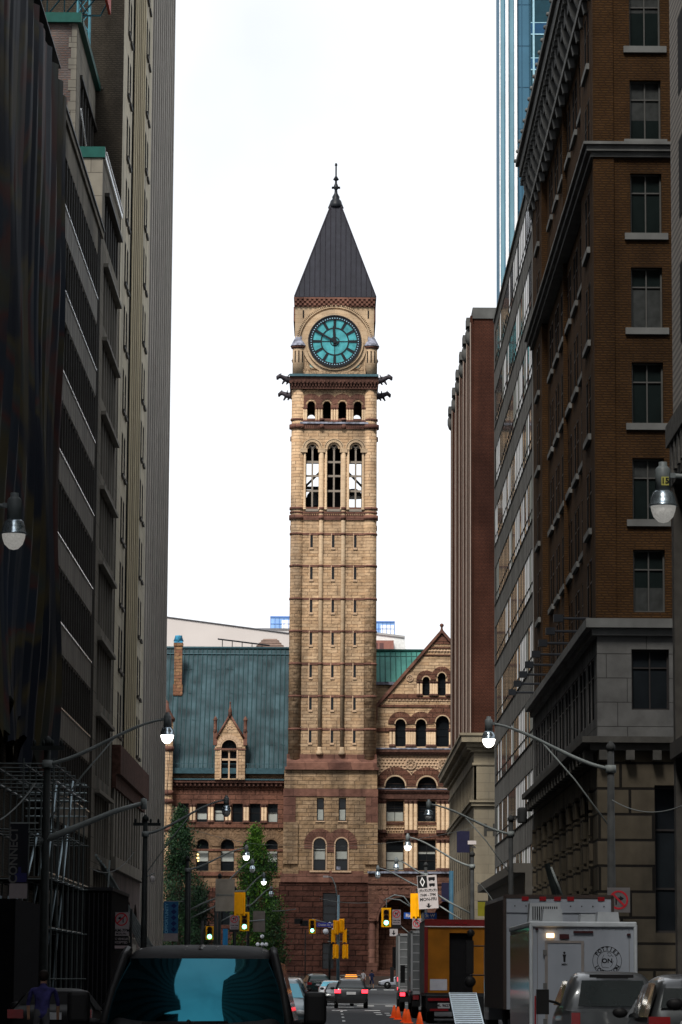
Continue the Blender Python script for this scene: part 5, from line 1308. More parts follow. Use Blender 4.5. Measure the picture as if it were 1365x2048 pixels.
glassbox(5.6, 9.4, 505, 48, 57.4+1.0, 'blue glass penthouse just right of the clock tower shaft')
t = thing('white_block', 'white rooftop block with a red brick plant room above the small green roof', 'building', (8, 485, 0), world=True)
b = MB(); b.prism([(2,2),(10.5,2),(10.45,50.6),(10.25,52.0),(2,53.0)], 470, 490, 1); b.build('white_wall', mat('white_cladding', (.62,.63,.62), .8), t)
b = MB(); b.box(2, 8.6, 468, 469.9, 46, 51.4); b.build('brick_plant_room', mat('dull_red_brick', (.24,.11,.09), .9), t)
b = MB(TS(468)); b.box(5.3, 6.2, 0, .05, 47, 51.0); b.box(6.5, 7.1, 0, .05, 47, 51.0); b.build('louvre', mat('brown_louvre', (.1,.05,.05), .7), t)
b = MB(); b.prism([(2,53.0),(10.3,52.0),(10.3,52.3),(2,53.3)], 469.8, 490, 1); b.build('roof_edge', mat('grey_edge', (.3,.3,.3), .8), t)
# roof lantern and sloped rail on the long roof
t = thing('roof_lantern', 'squat hipped brown roof lantern behind the ridge near the clock tower', 'roof lantern', (-7.4, 392, 38), world=True)
b = MB(); cx_, cy_ = P(541,1290,Y=392).x, 392; za_, zb2 = P(541,1300,Y=392).z-1, P(541,1279,Y=392).z
b.lathe((cx_,cy_,0), [(2.9,za_),(2.7,za_+1),(1.15,zb2),(0.01,zb2+.05)], 4, 0, PI/4, 2*PI+PI/4, False)
for k in range(4): f_ = k/4; b.lathe((cx_,cy_,za_+1+(zb2-za_-1)*f_), [(2.78-1.6*f_,0),(2.78-1.6*f_,.12)], 4, 0, PI/4, 2*PI+PI/4, False)
b.build('hipped_roof', mat('brown_slate', (.17,.12,.10), .8, var=.2), t)
t = thing('sloping_rail', 'thin dark sloping rail on posts above the ridge of the green roof', 'railing', (-10, 390, 38), world=True)
b = MB(); p0, p1 = P(436,1278,Y=390), P(540,1291,Y=390); b.tube([p0, p1], .1, 5)
for k in range(5): q = p0+(p1-p0)*(k*.19+.09); b.tube([q, (q.x, q.y, 38)], .05, 4)
b.build('rail', black_iron, t)

# ------------------------------------------------------------------ the street goes on south of the frame (both walls of the canyon)
def neighbour(x0, x1, y0, y1, z, m, gm, label, side):
    t = thing('office_building', label, 'building', ((x0+x1)/2, (y0+y1)/2, 0), world=True)
    b = MB(); b.box(x0, x1, y0, y1, 0, z); b.build('wall', m, t)
    T = TL(x1) if side == 'L' else TR(x0); b = MB(T)
    n = int((y1-y0)/3.0)
    for k in range(n): u = y0+1+k*3.0; b.box(u, u+1.9, -.05, .05, 4, z-2)
    g = b.build('window_strip', gm, t)
green_gl = mat('green_tower_glass', (.024,.045,.039), .6)
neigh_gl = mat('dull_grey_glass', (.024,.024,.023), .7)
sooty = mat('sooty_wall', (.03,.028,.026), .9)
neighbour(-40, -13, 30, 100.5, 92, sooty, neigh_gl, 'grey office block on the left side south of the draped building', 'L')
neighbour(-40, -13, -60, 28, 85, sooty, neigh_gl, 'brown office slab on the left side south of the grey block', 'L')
neighbour(10.8, 36, 4, 59, 95, sooty, green_gl, 'grey tower on the right side south of the latticed block', 'R')
neighbour(10.8, 36, -60, 2, 88, sooty, neigh_gl, 'brown tower on the right side at the south end of the street', 'R')
# ------------------------------------------------------------------ street lamps
pole_dk = mat('dark_green_pole', (.012,.015,.015), .6, var=.3)
pole_gr = mat('grey_concrete_pole', (.035,.037,.038), .75, var=.3, stain=.3)
arm_m = mat('grey_steel_arm', (.17,.19,.19), .6, spec=.3)
house_m = mat('lamp_housing_steel', (.13,.15,.155), .5, spec=.4)
chrome = mat('lamp_chrome', (.42,.50,.56), .22, metal=.85, var=.3, scale=6)
globe_off = mat('clear_lamp_bowl', (.55,.56,.56), .1, var=.4, scale=8, spec=.6)
globe_pale = mat('unlit_bowl_added_glow', (.30,.30,.29), .12, var=.7, scale=12, emit=(1,.97,.9,.16), spec=.6)  # slight emission added to whiten the bowls of two unlit lamps
globe_on = mat('glowing_lamp_bowl', (.9,.88,.8), .4, emit=(1, .96, .88, 4.5))
tag_y = mat('yellow_number_tag', (.42,.40,.10), .6)
ink = mat('black_ink', (.01,.01,.012), .7)
def lamp(hp, pole_px, root_py, lit, label, polem, pole_x=None, brace=True, num=None, Z=9.3):
    H = P(hp[0], hp[1], Z=Z); Y = H.y
    R_ = P(pole_px, root_py, Y=Y); px_ = R_.x if pole_x is None else pole_x; rz_ = R_.z if pole_x is None else Z+.1
    g = gz(Y)+.14; t = thing('street_lamp', label, 'street lamp', (px_, Y, g), world=True, group='curved arm street lamps along both kerbs')
    top = max(rz_+.7, Z-.6); s = 1 if H.x > px_ else -1; Z -= .18
    b = MB(); b.tube([(px_,Y,g),(px_,Y,g+2),(px_,Y,top)], [.17,.15,.11], 10); b.lathe((px_,Y,g), [(.28,0),(.28,.4),(.2,.6)], 10); b.lathe((px_,Y,top), [(.15,-.1),(.15,.05),(.05,.18),(0,.2)], 8); b.build('pole', polem, t)
    L_ = abs(H.x-px_); z1 = Z+.68
    pts = []
    for k in range(13):
        q = k/12; e = q*q*(3-2*q); e = .35*q+.65*e
        pts.append((px_+s*(L_-.1)*q, Y, rz_+(z1-rz_)*min(1, e*1.0 if q < 1 else 1)))
    b = MB(); b.tube(pts, [.06]*6+[.05]*4+[.04]*3, 8); b.lathe((px_,Y,rz_-.12), [(.17,0),(.17,.24)], 10); b.build('arm', arm_m, t)
    if brace:
        b = MB(); q = Vector(pts[7]); b.tube([(px_,Y,rz_-1.9),(px_+s*L_*.3,Y,rz_-.4+(z1-rz_)*.05), q], .028, 6); b.build('arm_brace', arm_m, t)
    hx, hy, hz = H
    b = MB(); b.lathe((hx,hy,hz), [(.125,.24),(.125,.6),(.1,.63),(.07,.66),(.07,.72),(0,.73)], 14); b.box(min(hx,hx-s*.2), max(hx,hx-s*.2), hy-.04, hy+.04, hz+.46, hz+.54); hs_ = b.build('lamp_housing', house_m, t)
    b = MB(); b.lathe((hx,hy,hz), [(.11,.26),(.16,.22),(.2,.12),(.212,.03),(.235,.02),(.235,-.01)], 20); b.build('reflector', chrome, t)
    b = MB(); b.lathe((hx,hy,hz), [(.205,-.01),(.195,-.08),(.16,-.18),(.08,-.26),(0,-.28)], 18); b.build('globe', globe_pale if lit is None else globe_on if lit else globe_off, t)
    if num:
        b = MB(); b.box(hx-.04, hx+.08, hy-.135, hy-.1, hz+.32, hz+.46); b.build('number_tag', tag_y, hs_)
        lettering(hs_, num, .13, (hx+.02, hy-.138, hz+.39), (PI/2, 0, 0), ink)
    return t
LP = [((28,1068), 0, 0, None, 'unlit pale-bowled street lamp with chrome reflector at the left frame edge, before the draped mesh', pole_dk, -9.1, None),
      ((1327,1012), 0, 0, None, 'unlit pale-bowled street lamp with a yellow 15 tag before the brown brick wall', pole_gr, 9.6, '15'),
      ((335,1470), 95, 1528, True, 'lit street lamp on a dark pole beside the pavement scaffold', pole_dk, None, None),
      ((978,1478), 1222, 1538, True, 'lit street lamp on the pole before the sooty stone base, arm reaching the cream cornice', pole_gr, None, None),
      ((453,1622), 291, 1668, False, 'unlit street lamp on the dark pole with crossarms left, before the ribbed tower', pole_dk, None, None),
      ((858,1630), 1022, 1668, False, 'unlit street lamp on the grey pole with a drum transformer', pole_gr, None, None),
      ((493,1712), 375, 1740, True, 'lit street lamp before the bright green columnar tree, higher of the two lit ones there', pole_dk, None, None),
      ((816,1692), 945, 1733, True, 'lit street lamp above the diamond lane sign, on a pole by the cream building', pole_gr, None, None),
      ((505,1738), 440, 1772, False, 'unlit street lamp just under the lit one by the green tree', pole_dk, None, None),
      ((793,1735), 852, 1750, False, 'unlit street lamp whose arm ends above the diamond lane sign', pole_gr, None, None),
      ((528,1763), 470, 1800, True, 'lower lit street lamp before the green tree, above the traffic lights', pole_dk, None, None),
      ((543,1788), 497, 1812, False, 'small unlit street lamp low before the green tree, right of its neighbours', pole_dk, None, None),
      ((756,1750), 848, 1775, False, 'unlit street lamp before the brown porch ledge', pole_gr, None, None)]
for hp, pp, rp, lit, lab, pm_, pxx, num in LP: lamp(hp, pp, rp, lit, lab, pm_, pxx, hp[1] < 1660, num)
# utility hardware on the poles: crossarms, transformer, drum
def at(px, py, Y): return P(px, py, Y=Y)
def crossarm(x0, x1, y, z, label):
    t = thing('crossarm', label, 'crossarm', ((x0+x1)/2, y, z), world=True); b = MB(); b.box(x0, x1, y-.06, y+.06, z-.07, z+.07)
    for k in range(4): u = x0+.1+(x1-x0-.2)*k/3; b.lathe((u,y,z+.07), [(.04,0),(.06,.08),(.04,.16),(0,.2)], 6)
    b.build('beam', pole_dk, t)
crossarm(at(62,1492,100).x, at(128,1492,100).x, 100.2, at(80,1495,100).z, 'dark crossarm with insulators high on the lamp pole by the scaffold')
crossarm(at(265,1647,147).x, at(320,1647,147).x, 147.7, at(290,1647,147).z, 'dark crossarm with insulators on the lamp pole before the ribbed tower')
t = thing('transformer', 'grey drum transformer bolted on top of the grey lamp pole right', 'transformer', tuple(at(1044,1630,151)), world=True)
p = at(1044,1632,151.2); b = MB(); b.lathe((p.x,p.y-.35,p.z), [(.2,-.35),(.22,-.3),(.22,.3),(.18,.38),(0,.4)], 12); b.box(p.x-.45, p.x, p.y-.3, p.y-.2, p.z-.1, p.z); b.build('drum', pole_gr, t)
t = thing('bracket_arm', 'thick grey steel bracket arm slanting up from the lamp pole by the scaffold', 'bracket arm', tuple(at(80,1682,100)), world=True)
a_, c_ = at(80,1684,100.4), at(288,1606,100.4); m_ = at(232,1622,100.4)
b = MB(); b.tube([a_, a_+(m_-a_)*.5, m_, c_], [.12,.1,.085,.07], 10); b.lathe((c_.x,c_.y,c_.z), [(.1,-.2),(.1,.12),(0,.16)], 8); b.build('tube', arm_m, t)
# overhead wires
wire_m = mat('grey_wire', (.12,.13,.13), .6)
def wire(p, q, sag, label, r=.018):
    p, q = Vector(p), Vector(q); b = MB()
    b.tube([p+(q-p)*(k/14)-Vector((0,0,sag*4*(k/14)*(1-k/14))) for k in range(15)], r, 5)
    tag(b.build('overhead_wire', wire_m), label, 'wire')
wire(at(0,1640,98), at(72,1566,100), .12, 'pale twisted wire rising to the lamp pole at the far left', .025)
wire(at(1225,1600,101), at(1364,1612,96), .28, 'pale sagging wire from the right lamp pole to the frame edge', .02)
wire(at(180,1735,128), at(268,1705,147), .5, 'pale sagging wire between the scaffold and the crossarm pole', .02)
wire(at(340,1500,147), at(320,1840,147), .1, 'thin dark wire hanging beside the ribbed tower', .012)
wire(at(375,1655,200), at(560,1690,250), .3, 'thin wire crossing before the arched windows of the west wing', .015)
wire(at(560,1690,255), at(950,1655,240), .6, 'thin wire crossing before the clock tower base', .015)
wire(at(640,1797,300), at(740,1805,300), .2, 'span wire from the intersection mast to the right', .03)
wire(at(545,1822,295), at(592,1818,297), .05, 'short pale span wire left of the intersection mast', .05)
wire(at(955,1765,192), at(985,1800,192), -.1, 'pale drooping cable beside the cream building', .03)
# ------------------------------------------------------------------ traffic signals and signs
sig_y = mat('signal_yellow', (.92,.42,.004), .45, var=.08)
sig_dk = mat('signal_black', (.012,.012,.012), .6)
green_l = mat('green_signal_light', (.1,.8,.5), .4, emit=(.18, 1, .62, 5))
lens_off = mat('dark_signal_lens', (.03,.012,.01), .3)
def head(t, x, y, z, face, lit=True, w=.72, h=1.42):
    """three-lens signal head with its yellow backboard; face = unit direction it looks to"""
    fx, fy = face; T = lambda u, o, zz: (x+u*(-fy)+o*fx, y+u*fx+o*fy, z+zz)
    b = MB(T); b.box(-w/2, w/2, -.02, .02, -h/2, h/2); b.box(-.2, .2, -.28, -.02, -h*.42, h*.42); b.box(-.06, .06, -.34, -.28, -h*.5, h*.5)
    hd = b.build('housing', sig_y, t)
    b = MB(T); b.box(-w*.3, w*.3, .02, .035, -h*.42, h*.42); b.build('face_plate', mat('dark_amber_plate', (.30,.13,.01), .6), hd)  # plate behind the lenses in a darker amber than the housing
    for k in (1, 0, -1):
        m_ = green_l if (lit and k == -1) else lens_off
        b = MB(T); b.ring(0, k*h*.27, .001, .17, .03, .07, 0, 2*PI, 16); b.build('lens', m_, hd)
        b = MB(T); b.ring(0, k*h*.27, .17, .19, .03, .26, -.25, PI+.25, 10); b.build('visor', sig_dk, hd)
def mast(t, x, y, h, m_=None, r=.12):
    g = gz(y)+.1; b = MB(); b.tube([(x,y,g),(x,y,h)], [r*1.3,r], 10); b.lathe((x,y,g), [(r*2,0),(r*2,.35),(r*1.4,.45)], 10); b.build('pole', m_ or pole_dk, t)
def arm(t, pts, r=.05, name='mast_arm'):
    b = MB(); b.tube(pts, r, 8); b.build(name, arm_m, t)
white_s_m = mat('white_sign_face', (.50,.46,.46), .5, var=.06)
dim_s_m = mat('grimy_sign_face', (.24,.21,.22), .6, var=.1)
red_m = mat('sign_red', (.35,.02,.03), .5)
back_m = mat('bare_sign_back', (.30,.27,.23), .5, metal=.3, var=.2, scale=1.5)
blue_s = mat('street_name_blue', (.02,.075,.30), .5)
def plate(name, label, cat, px, py, wpx, hpx, Y, m_, tilt=0.):
    c = P(px, py, Y=Y); k = Y/F*1.0; w_, h_ = wpx*k, hpx*k
    t = thing(name, label, cat, tuple(c)); t.rotation_euler = (0, tilt, 0)
    b = MB(DT); b.box(-w_/2, w_/2, -.02, .0, -h_/2, h_/2); b.build('panel', m_, t); return t, w_, h_
def turn_symbol(t, zc, r, kind):
    b = MB(DT); b.ring(0, zc, r*.8, r, 0, .008, 0, 2*PI, 24)
    s = -1 if kind == 'left' else 1
    c45 = .7071*r*.88; e = r*.075
    q = [(-c45-e, zc+c45-e), (-c45+e, zc+c45+e), (c45+e, zc-c45+e), (c45-e, zc-c45-e)] if kind != 'left' else [(c45-e, zc+c45+e), (c45+e, zc+c45-e), (-c45+e, zc-c45-e), (-c45-e, zc-c45+e)]
    b.face([(u,.016,z) for u, z in q]); b.build('prohibition_ring', red_m, t)
    b = MB(DT); a = s*r
    pts = [(-.35,-.5),(-.2,-.5),(-.2,.08),(.12,.08),(.12,-.1),(.55,.17),(.12,.44),(.12,.26),(-.35,.26)]
    b.face([(a*u, .011, zc+r*z) for u, z in pts]); b.build('turn_arrow', ink, t)
def text(t, s, size, u, z, m_=None, sx=1., o=.006): return lettering(t, s, size, (u, -o, z), (PI/2, 0, 0), m_ or ink, sx=sx, ext=.002)
UP = lambda n: n
# left near no-left-turn sign with one-way arrow
t, w_, h_ = plate('no_left_turn_sign', 'white no left turn sign reading 7AM-7PM above the black one way arrow', 'sign', 243, 1848, 31, 46, 148.6, dim_s_m)
turn_symbol(t, h_*.2, w_*.42, 'left'); text(t, '7AM-7PM', .2, 0, -h_*.28); text(t, 'MON-FRI', .12, 0, -h_*.42)
t, w_, h_ = plate('exception_sign', 'small black sign reading TTC VEHICLES EXCEPTED under the no left turn sign', 'sign', 241, 1881, 34, 15, 148.6, sig_dk)
text(t, 'TTC VEHICLES', .14, 0, .07, dim_s_m, .85); text(t, 'EXCEPTED', .15, 0, -.09, dim_s_m, .95)
t, w_, h_ = plate('one_way_sign', 'black one way sign with a white arrow pointing left, before the hoarding', 'sign', 237, 1894, 50, 17, 148.6, sig_dk)
b = MB(DT); b.face([(u*w_,.006,z*h_) for u, z in ((-.43,0),(-.2,.36),(-.2,.16),(.42,.16),(.42,-.16),(-.2,-.16),(-.2,-.36))]); b.build('white_arrow', mat('sign_pinkish_white', (.32,.25,.26), .6), t)
t = thing('sign_post', 'dark post carrying the no left turn sign and one way arrow', 'post', tuple(P(262,1980,Y=148.8)), world=True)
q = P(262,1900,Y=148.8); b = MB(); b.tube([(q.x,q.y,.14),(q.x,q.y,P(262,1818,Y=148.8).z)], .05, 8); b.build('post', pole_dk, t)
# Richmond: heads seen from behind, boards, heads facing us
def sig(label, x, y, h, polem=None): 
    t = thing('traffic_signal', label, 'traffic light', (x, y, gz(y)+.1), world=True); mast(t, x, y, h, polem); return t
q = P(480,1808,Y=206); xl_ = P(378,1800,Y=206).x
t = sig('yellow traffic light seen from behind beside the bare sign board, left side', xl_, 206, 8.6)
head(t, q.x, 206, q.z, (0, 1), False, .72, 1.5); arm(t, [P(375,1822,Y=206.2), P(410,1805,Y=206.2), P(470,1783,Y=206.2), P(490,1783,Y=206.2)], .06); arm(t, [P(378,1838,Y=206.2), P(432,1812,Y=206.2)], .045)
t, w_, h_ = plate('sign_board', 'large bare metal back of a sign board on the left mast arm', 'sign', 450.5, 1790, 38, 64, 206, back_m)
b = MB(DT); b.box(-w_*.5, w_*.5, .0, .03, -.03, .03); [b.box(s_*w_*.36-.05, s_*w_*.36+.05, 0, .05, -.09, .09) for s_ in (-1,1)]; b.build('clamp_bar', arm_m, t)
q = P(489.5,1843,Y=239); xl_ = P(432,1830,Y=239).x
t = sig('green traffic light at the left before the tree, with a sign board to its right', xl_, 239, 7.2)
head(t, q.x, 239, q.z, (0, -1)); arm(t, [P(437,1845,Y=239.3), P(462,1832,Y=239.3), P(490,1843,Y=239.3), P(530,1840,Y=239.3)], .05)
t, w_, h_ = plate('no_left_turn_sign', 'small no left turn sign with text, left of the green light by the tree', 'sign', 469, 1847, 18, 34, 238.9, dim_s_m)
turn_symbol(t, h_*.25, w_*.42, 'left'); text(t, '7AM-7PM', .14, 0, -h_*.12); text(t, 'MON-FRI', .12, 0, -h_*.26)
b = MB(DT); b.box(-w_/2, w_/2, 0, .004, -h_/2, -h_*.34); b.build('black_strip', sig_dk, t)
t, w_, h_ = plate('sign_board', 'dull grey blank back of a sign board right of the green light by the tree', 'sign', 518.5, 1843, 24, 41, 239.3, mat('dull_sign_back', (.15,.13,.115), .6, var=.15))
q = P(420,1866,Y=240); t = sig('green traffic light low at the left above the black van roof', P(405,1880,Y=240).x, 240, P(405,1850,Y=240).z+.3, pole_gr)
head(t, q.x, 239.8, q.z, (0, -1), True, .58, 1.0)
q = P(773,1835,Y=238); xr_ = P(835,1830,Y=238).x
t = sig('green traffic light at the right before the porch, beside a no left turn sign', xr_, 238, 8.2, pole_gr)
head(t, q.x, 238, q.z, (0, -1)); arm(t, [P(835,1822,Y=238.3), P(800,1800,Y=238.3), P(774,1797,Y=238.3), P(773,1820,Y=238.3)], .05); arm(t, [P(835,1880,Y=238.3), P(790,1842,Y=238.3)], .04)
arm(t, [P(830,1823,Y=238.3), P(808,1793,Y=238.3), P(790,1790,Y=238.3), P(768,1801,Y=238.3)], .05)
t, w_, h_ = plate('no_left_turn_sign', 'small no left turn sign with text, right of the green light by the porch', 'sign', 793.5, 1838, 17, 37, 237.9, dim_s_m)
turn_symbol(t, h_*.27, w_*.45, 'left'); text(t, '7AM-7PM', .14, 0, -h_*.08); text(t, 'MON-FRI', .12, 0, -h_*.2)
b = MB(DT); b.box(-w_/2, w_/2, 0, .004, -h_/2, -h_*.3); b.build('black_strip', sig_dk, t)
t, w_, h_ = plate('lane_arrow_sign', 'tiny pale sign with a down arrow under the no left turn sign by the porch', 'sign', 788, 1865, 16, 14, 237.9, white_s_m)
b = MB(DT); b.face([(u*w_,.006,z*h_) for u, z in ((0,-.4),(.25,-.05),(.08,-.05),(.08,.3),(-.08,.3),(-.08,-.05),(-.25,-.05))]); b.build('down_arrow', ink, t)
q = P(832,1812,Y=204); t = sig('yellow traffic light seen from behind at the right, beside the diamond lane sign', P(846,1820,Y=204).x, 204, 8.3, pole_gr)
head(t, q.x, 204, q.z, (0, 1), False, .68, 1.6)
arm(t, [P(940,1826,Y=204.2), P(900,1805,Y=204.2), P(860,1780,Y=204.2), P(835,1778,Y=204.2)], .06); arm(t, [P(940,1850,Y=204.2), P(870,1806,Y=204.2)], .045)
# diamond lane sign
t, w_, h_ = plate('diamond_lane_sign', 'tall white reserved lane sign with a diamond, 7AM-7PM and MON-FRI', 'sign', 856, 1784, 39, 66, 203.7, white_s_m, -.07)
b = MB(DT); b.box(-w_*.48, 0, .0, .006, h_*.13, h_*.49); b.build('black_square', sig_dk, t)
b = MB(DT); uc, zc = -w_*.24, h_*.31
for k in range(4):
    a0, a1 = k*PI/2, (k+1)*PI/2; f_ = lambda a, r: (uc+r*w_*.13*math.cos(a), .012, zc+r*h_*.15*math.sin(a))
    b.face([f_(a0,1), f_(a1,1), f_(a1,.62), f_(a0,.62)])
b.build('white_diamond', mat('diamond_white', (.8,.8,.8), .5), t)
b = MB(DT)
def icon(u, z, s):
    b.box(u-.5*s, u+.5*s, 0, .006, z-.22*s, z+.25*s); b.ring(u-.3*s, z-.25*s, .001, .12*s, 0, .006, 0, 2*PI, 8); b.ring(u+.3*s, z-.25*s, .001, .12*s, 0, .006, 0, 2*PI, 8)
icon(w_*.24, h_*.39, .42); icon(w_*.24, h_*.21, .36)
for u in (-.34, -.1, .12, .36):
    for d in (-.06, .06): b.ring(u*w_+d*w_, h_*.04, .05, .075, 0, .006, 0, 2*PI, 8)
    b.box(u*w_-.06, u*w_+.06, 0, .006, h_*.06, h_*.085)
b.face([(u*w_,.006,z*h_) for u, z in ((0,-.48),(.16,-.4),(.05,-.41),(.05,-.34),(-.05,-.34),(-.05,-.41),(-.16,-.4))])
b.build('pictogram', ink, t); text(t, '7AM - 7PM', .24, 0, -h_*.09, sx=.9); text(t, 'MON-FRI', .27, 0, -h_*.22)
t, w_, h_ = plate('street_name_sign', 'long blue street sign with white letters reading Richmond St W behind the yellow light', 'street sign', 841, 1831.5, 65, 12, 205, blue_s)
text(t, 'Richmond St W', .29, 0, 0, white_s_m, 1.0)
t, w_, h_ = plate('no_right_turn_sign', 'small no right turn sign under the street name sign at the right', 'sign', 834, 1847, 18, 20, 203.8, dim_s_m); turn_symbol(t, 0, w_*.42, 'right')
t, w_, h_ = plate('no_right_turn_sign', 'large no right turn sign before the sooty stone base behind the white trailer', 'sign', 1238, 1800, 45, 49, 100, mat('greyish_sign_face', (.11,.105,.11), .6)); turn_symbol(t, 0, w_*.42, 'right')
b = MB(DT); b.ring(0, 0, .001, w_*.1, -.02, -.01, 0, 2*PI, 6); b.build('fixing', arm_m, t)
# Queen Street mast
q = P(677,1850,Y=303); t = sig('blue-grey mast at the far crossing with street lamp arm and several yellow heads', q.x, 303, P(677,1790,Y=303).z, mat('bluish_mast', (.12,.19,.23), .5, metal=.3))
arm(t, [P(676,1800,Y=303), P(671,1770,Y=303), P(664,1755,Y=303), P(655,1753,Y=303)], .06, 'lamp_arm')
b = MB(); c_ = P(654,1753,Y=303); b.box(c_.x-.35, c_.x+.15, 302.85, 303.15, c_.z-.1, c_.z+.08); b.build('lamp_head', white_s_m, t)
arm(t, [P(676,1855,Y=303), P(650,1845,Y=303), P(625,1838,Y=303)], .05); arm(t, [P(656,1883,Y=303), P(695,1883,Y=303)], .04, 'crossbar')
for (px, py, face, lit) in ((625,1853,(0,-1),True),(671,1855,(-.8,.6),False),(685,1852,(.8,.6),False),(664,1872,(-1,.1),False),(693,1872,(1,.1),False),(671,1903,(-.7,.7),False),(692,1903,(.7,.7),False)):
    c_ = P(px, py, Y=302.7); l_ = math.hypot(*face); head(t, c_.x, 302.6, c_.z, (face[0]/l_, face[1]/l_), lit, .62, 1.36)
t, w_, h_ = plate('street_name_sign', 'small blue street sign reading Queen St W at the far crossing', 'street sign', 652, 1849.5, 36, 8.5, 302.5, mat('royal_blue_sign', (.03,.05,.38), .5)); text(t, 'Queen St W', .29, 0, 0, white_s_m)
# globe clusters on the far pavement
def cluster(px, py0, Y, label, offs, r=.3):
    c_ = P(px, py0, Y=Y); g = gz(Y); t = thing('globe_lamp', label, 'lamp', (c_.x, Y, g), world=True, group='old globe lamps by the city hall')
    b = MB(); b.tube([(c_.x,Y,g),(c_.x,Y,c_.z-.4)], [.12,.07], 8)
    for dx, py in offs: q_ = P(px+dx, py, Y=Y); b.tube([(c_.x,Y,q_.z-.6),(q_.x,Y,q_.z-.45),(q_.x,Y,q_.z-.2)], .035, 6)
    b.build('post', pole_dk, t)
    for dx, py in offs: q_ = P(px+dx, py, Y=Y); b = MB(); b.sphere((q_.x,Y,q_.z), r, 12); b.build('globe', mat('milky_globe', (.62,.64,.68), .3), t)
cluster(525, 1873, 331, 'four white globe lamps on one post seen over the van roof', ((0,1873),(-9,1889),(0,1889),(8,1889)), .21)
cluster(660, 1858, 331, 'white globe lamps on a post beside the far mast', ((-8,1863),(8,1861),(0,1850)), .3)
t = thing('camera_pole', 'thin pole with dark traffic cameras left of the far mast', 'pole', tuple(P(611,1950,Y=326)), world=True)
q = P(611,1900,Y=326); b = MB(); b.tube([(q.x,326,gz(326)),(q.x,326,P(611,1860,Y=326).z)], .06, 6); b.build('post', pole_dk, t)
for px, py in ((597,1843), (609,1847)): c_ = P(px, py, Y=326); b = MB(); b.box(c_.x-.4, c_.x+.4, 325.6, 326.4, c_.z-.25, c_.z+.3); b.build('camera_box', sig_dk, t)
t = thing('security_camera', 'small white dome camera on a bracket by the ribbed tower', 'camera', tuple(P(302,1755,Y=147)), world=True)
c_ = P(305,1757,Y=147.8); b = MB(); b.tube([P(283,1758,Y=147.8), P(310,1746,Y=147.8)], .03, 6); b.build('bracket', arm_m, t); b = MB(); b.lathe((c_.x,c_.y,c_.z), [(0,-.2),(.12,-.12),(.13,0),(.1,.1),(0,.14)], 10); b.build('dome', white_s_m, t)
t = thing('security_camera', 'white camera on an arm beside the cream corner building', 'camera', tuple(P(945,1686,Y=190)), world=True)
c_ = P(946,1685,Y=190); b = MB(); b.box(c_.x-.3, c_.x+.2, 189.8, 190.2, c_.z-.12, c_.z+.1); b.tube([P(940,1690,Y=190), P(952,1696,Y=190)], .06, 6); b.build('body', white_s_m, t)
t = thing('utility_pole', 'blue painted pole beside the cream corner building', 'pole', tuple(P(903,1900,Y=246)), world=True)
q = P(903,1800,Y=246); b = MB(); b.tube([(q.x,246,gz(246)+.1),(q.x,246,P(903,1742,Y=246).z)], .18, 10); b.build('post', mat('blue_pole', (.03,.09,.14), .5), t)
# banners
def banner(px, py, wpx, hpx, Y, m_, label, words, size, wcol, foot):
    t, w_, h_ = plate('street_banner', label, 'banner', px, py, wpx, hpx, Y, m_)
    lettering(t, words, size, (-w_*.28, -.006, h_*.08), (PI/2, 0, 0), wcol, ext=.002).rotation_euler = (PI/2, -PI/2, 0)
    b = MB(DT); b.box(-w_/2, w_/2, 0, .008, -h_/2, -h_/2+h_*foot); b.build('footer', dim_s_m, t)
    b = MB(DT); b.box(-w_/2, w_/2+.3, -.04, -.01, h_/2, h_/2+.05); b.build('bracket', arm_m, t); return t, w_, h_
t, w_, h_ = banner(38, 1722, 36, 148, 100, mat('black_banner', (.008,.009,.014), .6), 'dark street banner reading CONNECT with a pale foot on the lamp pole left', 'CONNECT', .36, mat('banner_grey_letters', (.10,.10,.10), .6), .2)
b = MB(DT); b.box(-w_*.2, w_*.45, 0, .006, -h_*.28, -h_*.16); b.box(-w_*.02, w_*.14, .006, .012, -h_*.25, -h_*.08); b.build('blue_picture', mat('banner_blue_print', (.02,.02,.09), .6), t)
t, w_, h_ = banner(342, 1843, 29, 78, 196, mat('blue_banner', (.02,.09,.20), .6), 'blue street banner reading OPPORTUNITY beside the trees', 'OPPORTUNITY', .27, mat('banner_light_letters', (.12,.32,.48), .6), .2)
b = MB(DT)
for k in range(5):
    z = -h_*.2+k*.36; b.face([(u,.006,zz) for u, zz in ((w_*.2,z-.17),(w_*.4,z),(w_*.2,z+.17),(0,z))])
b.build('diamond_print', mat('banner_navy', (.01,.02,.09), .6), t)
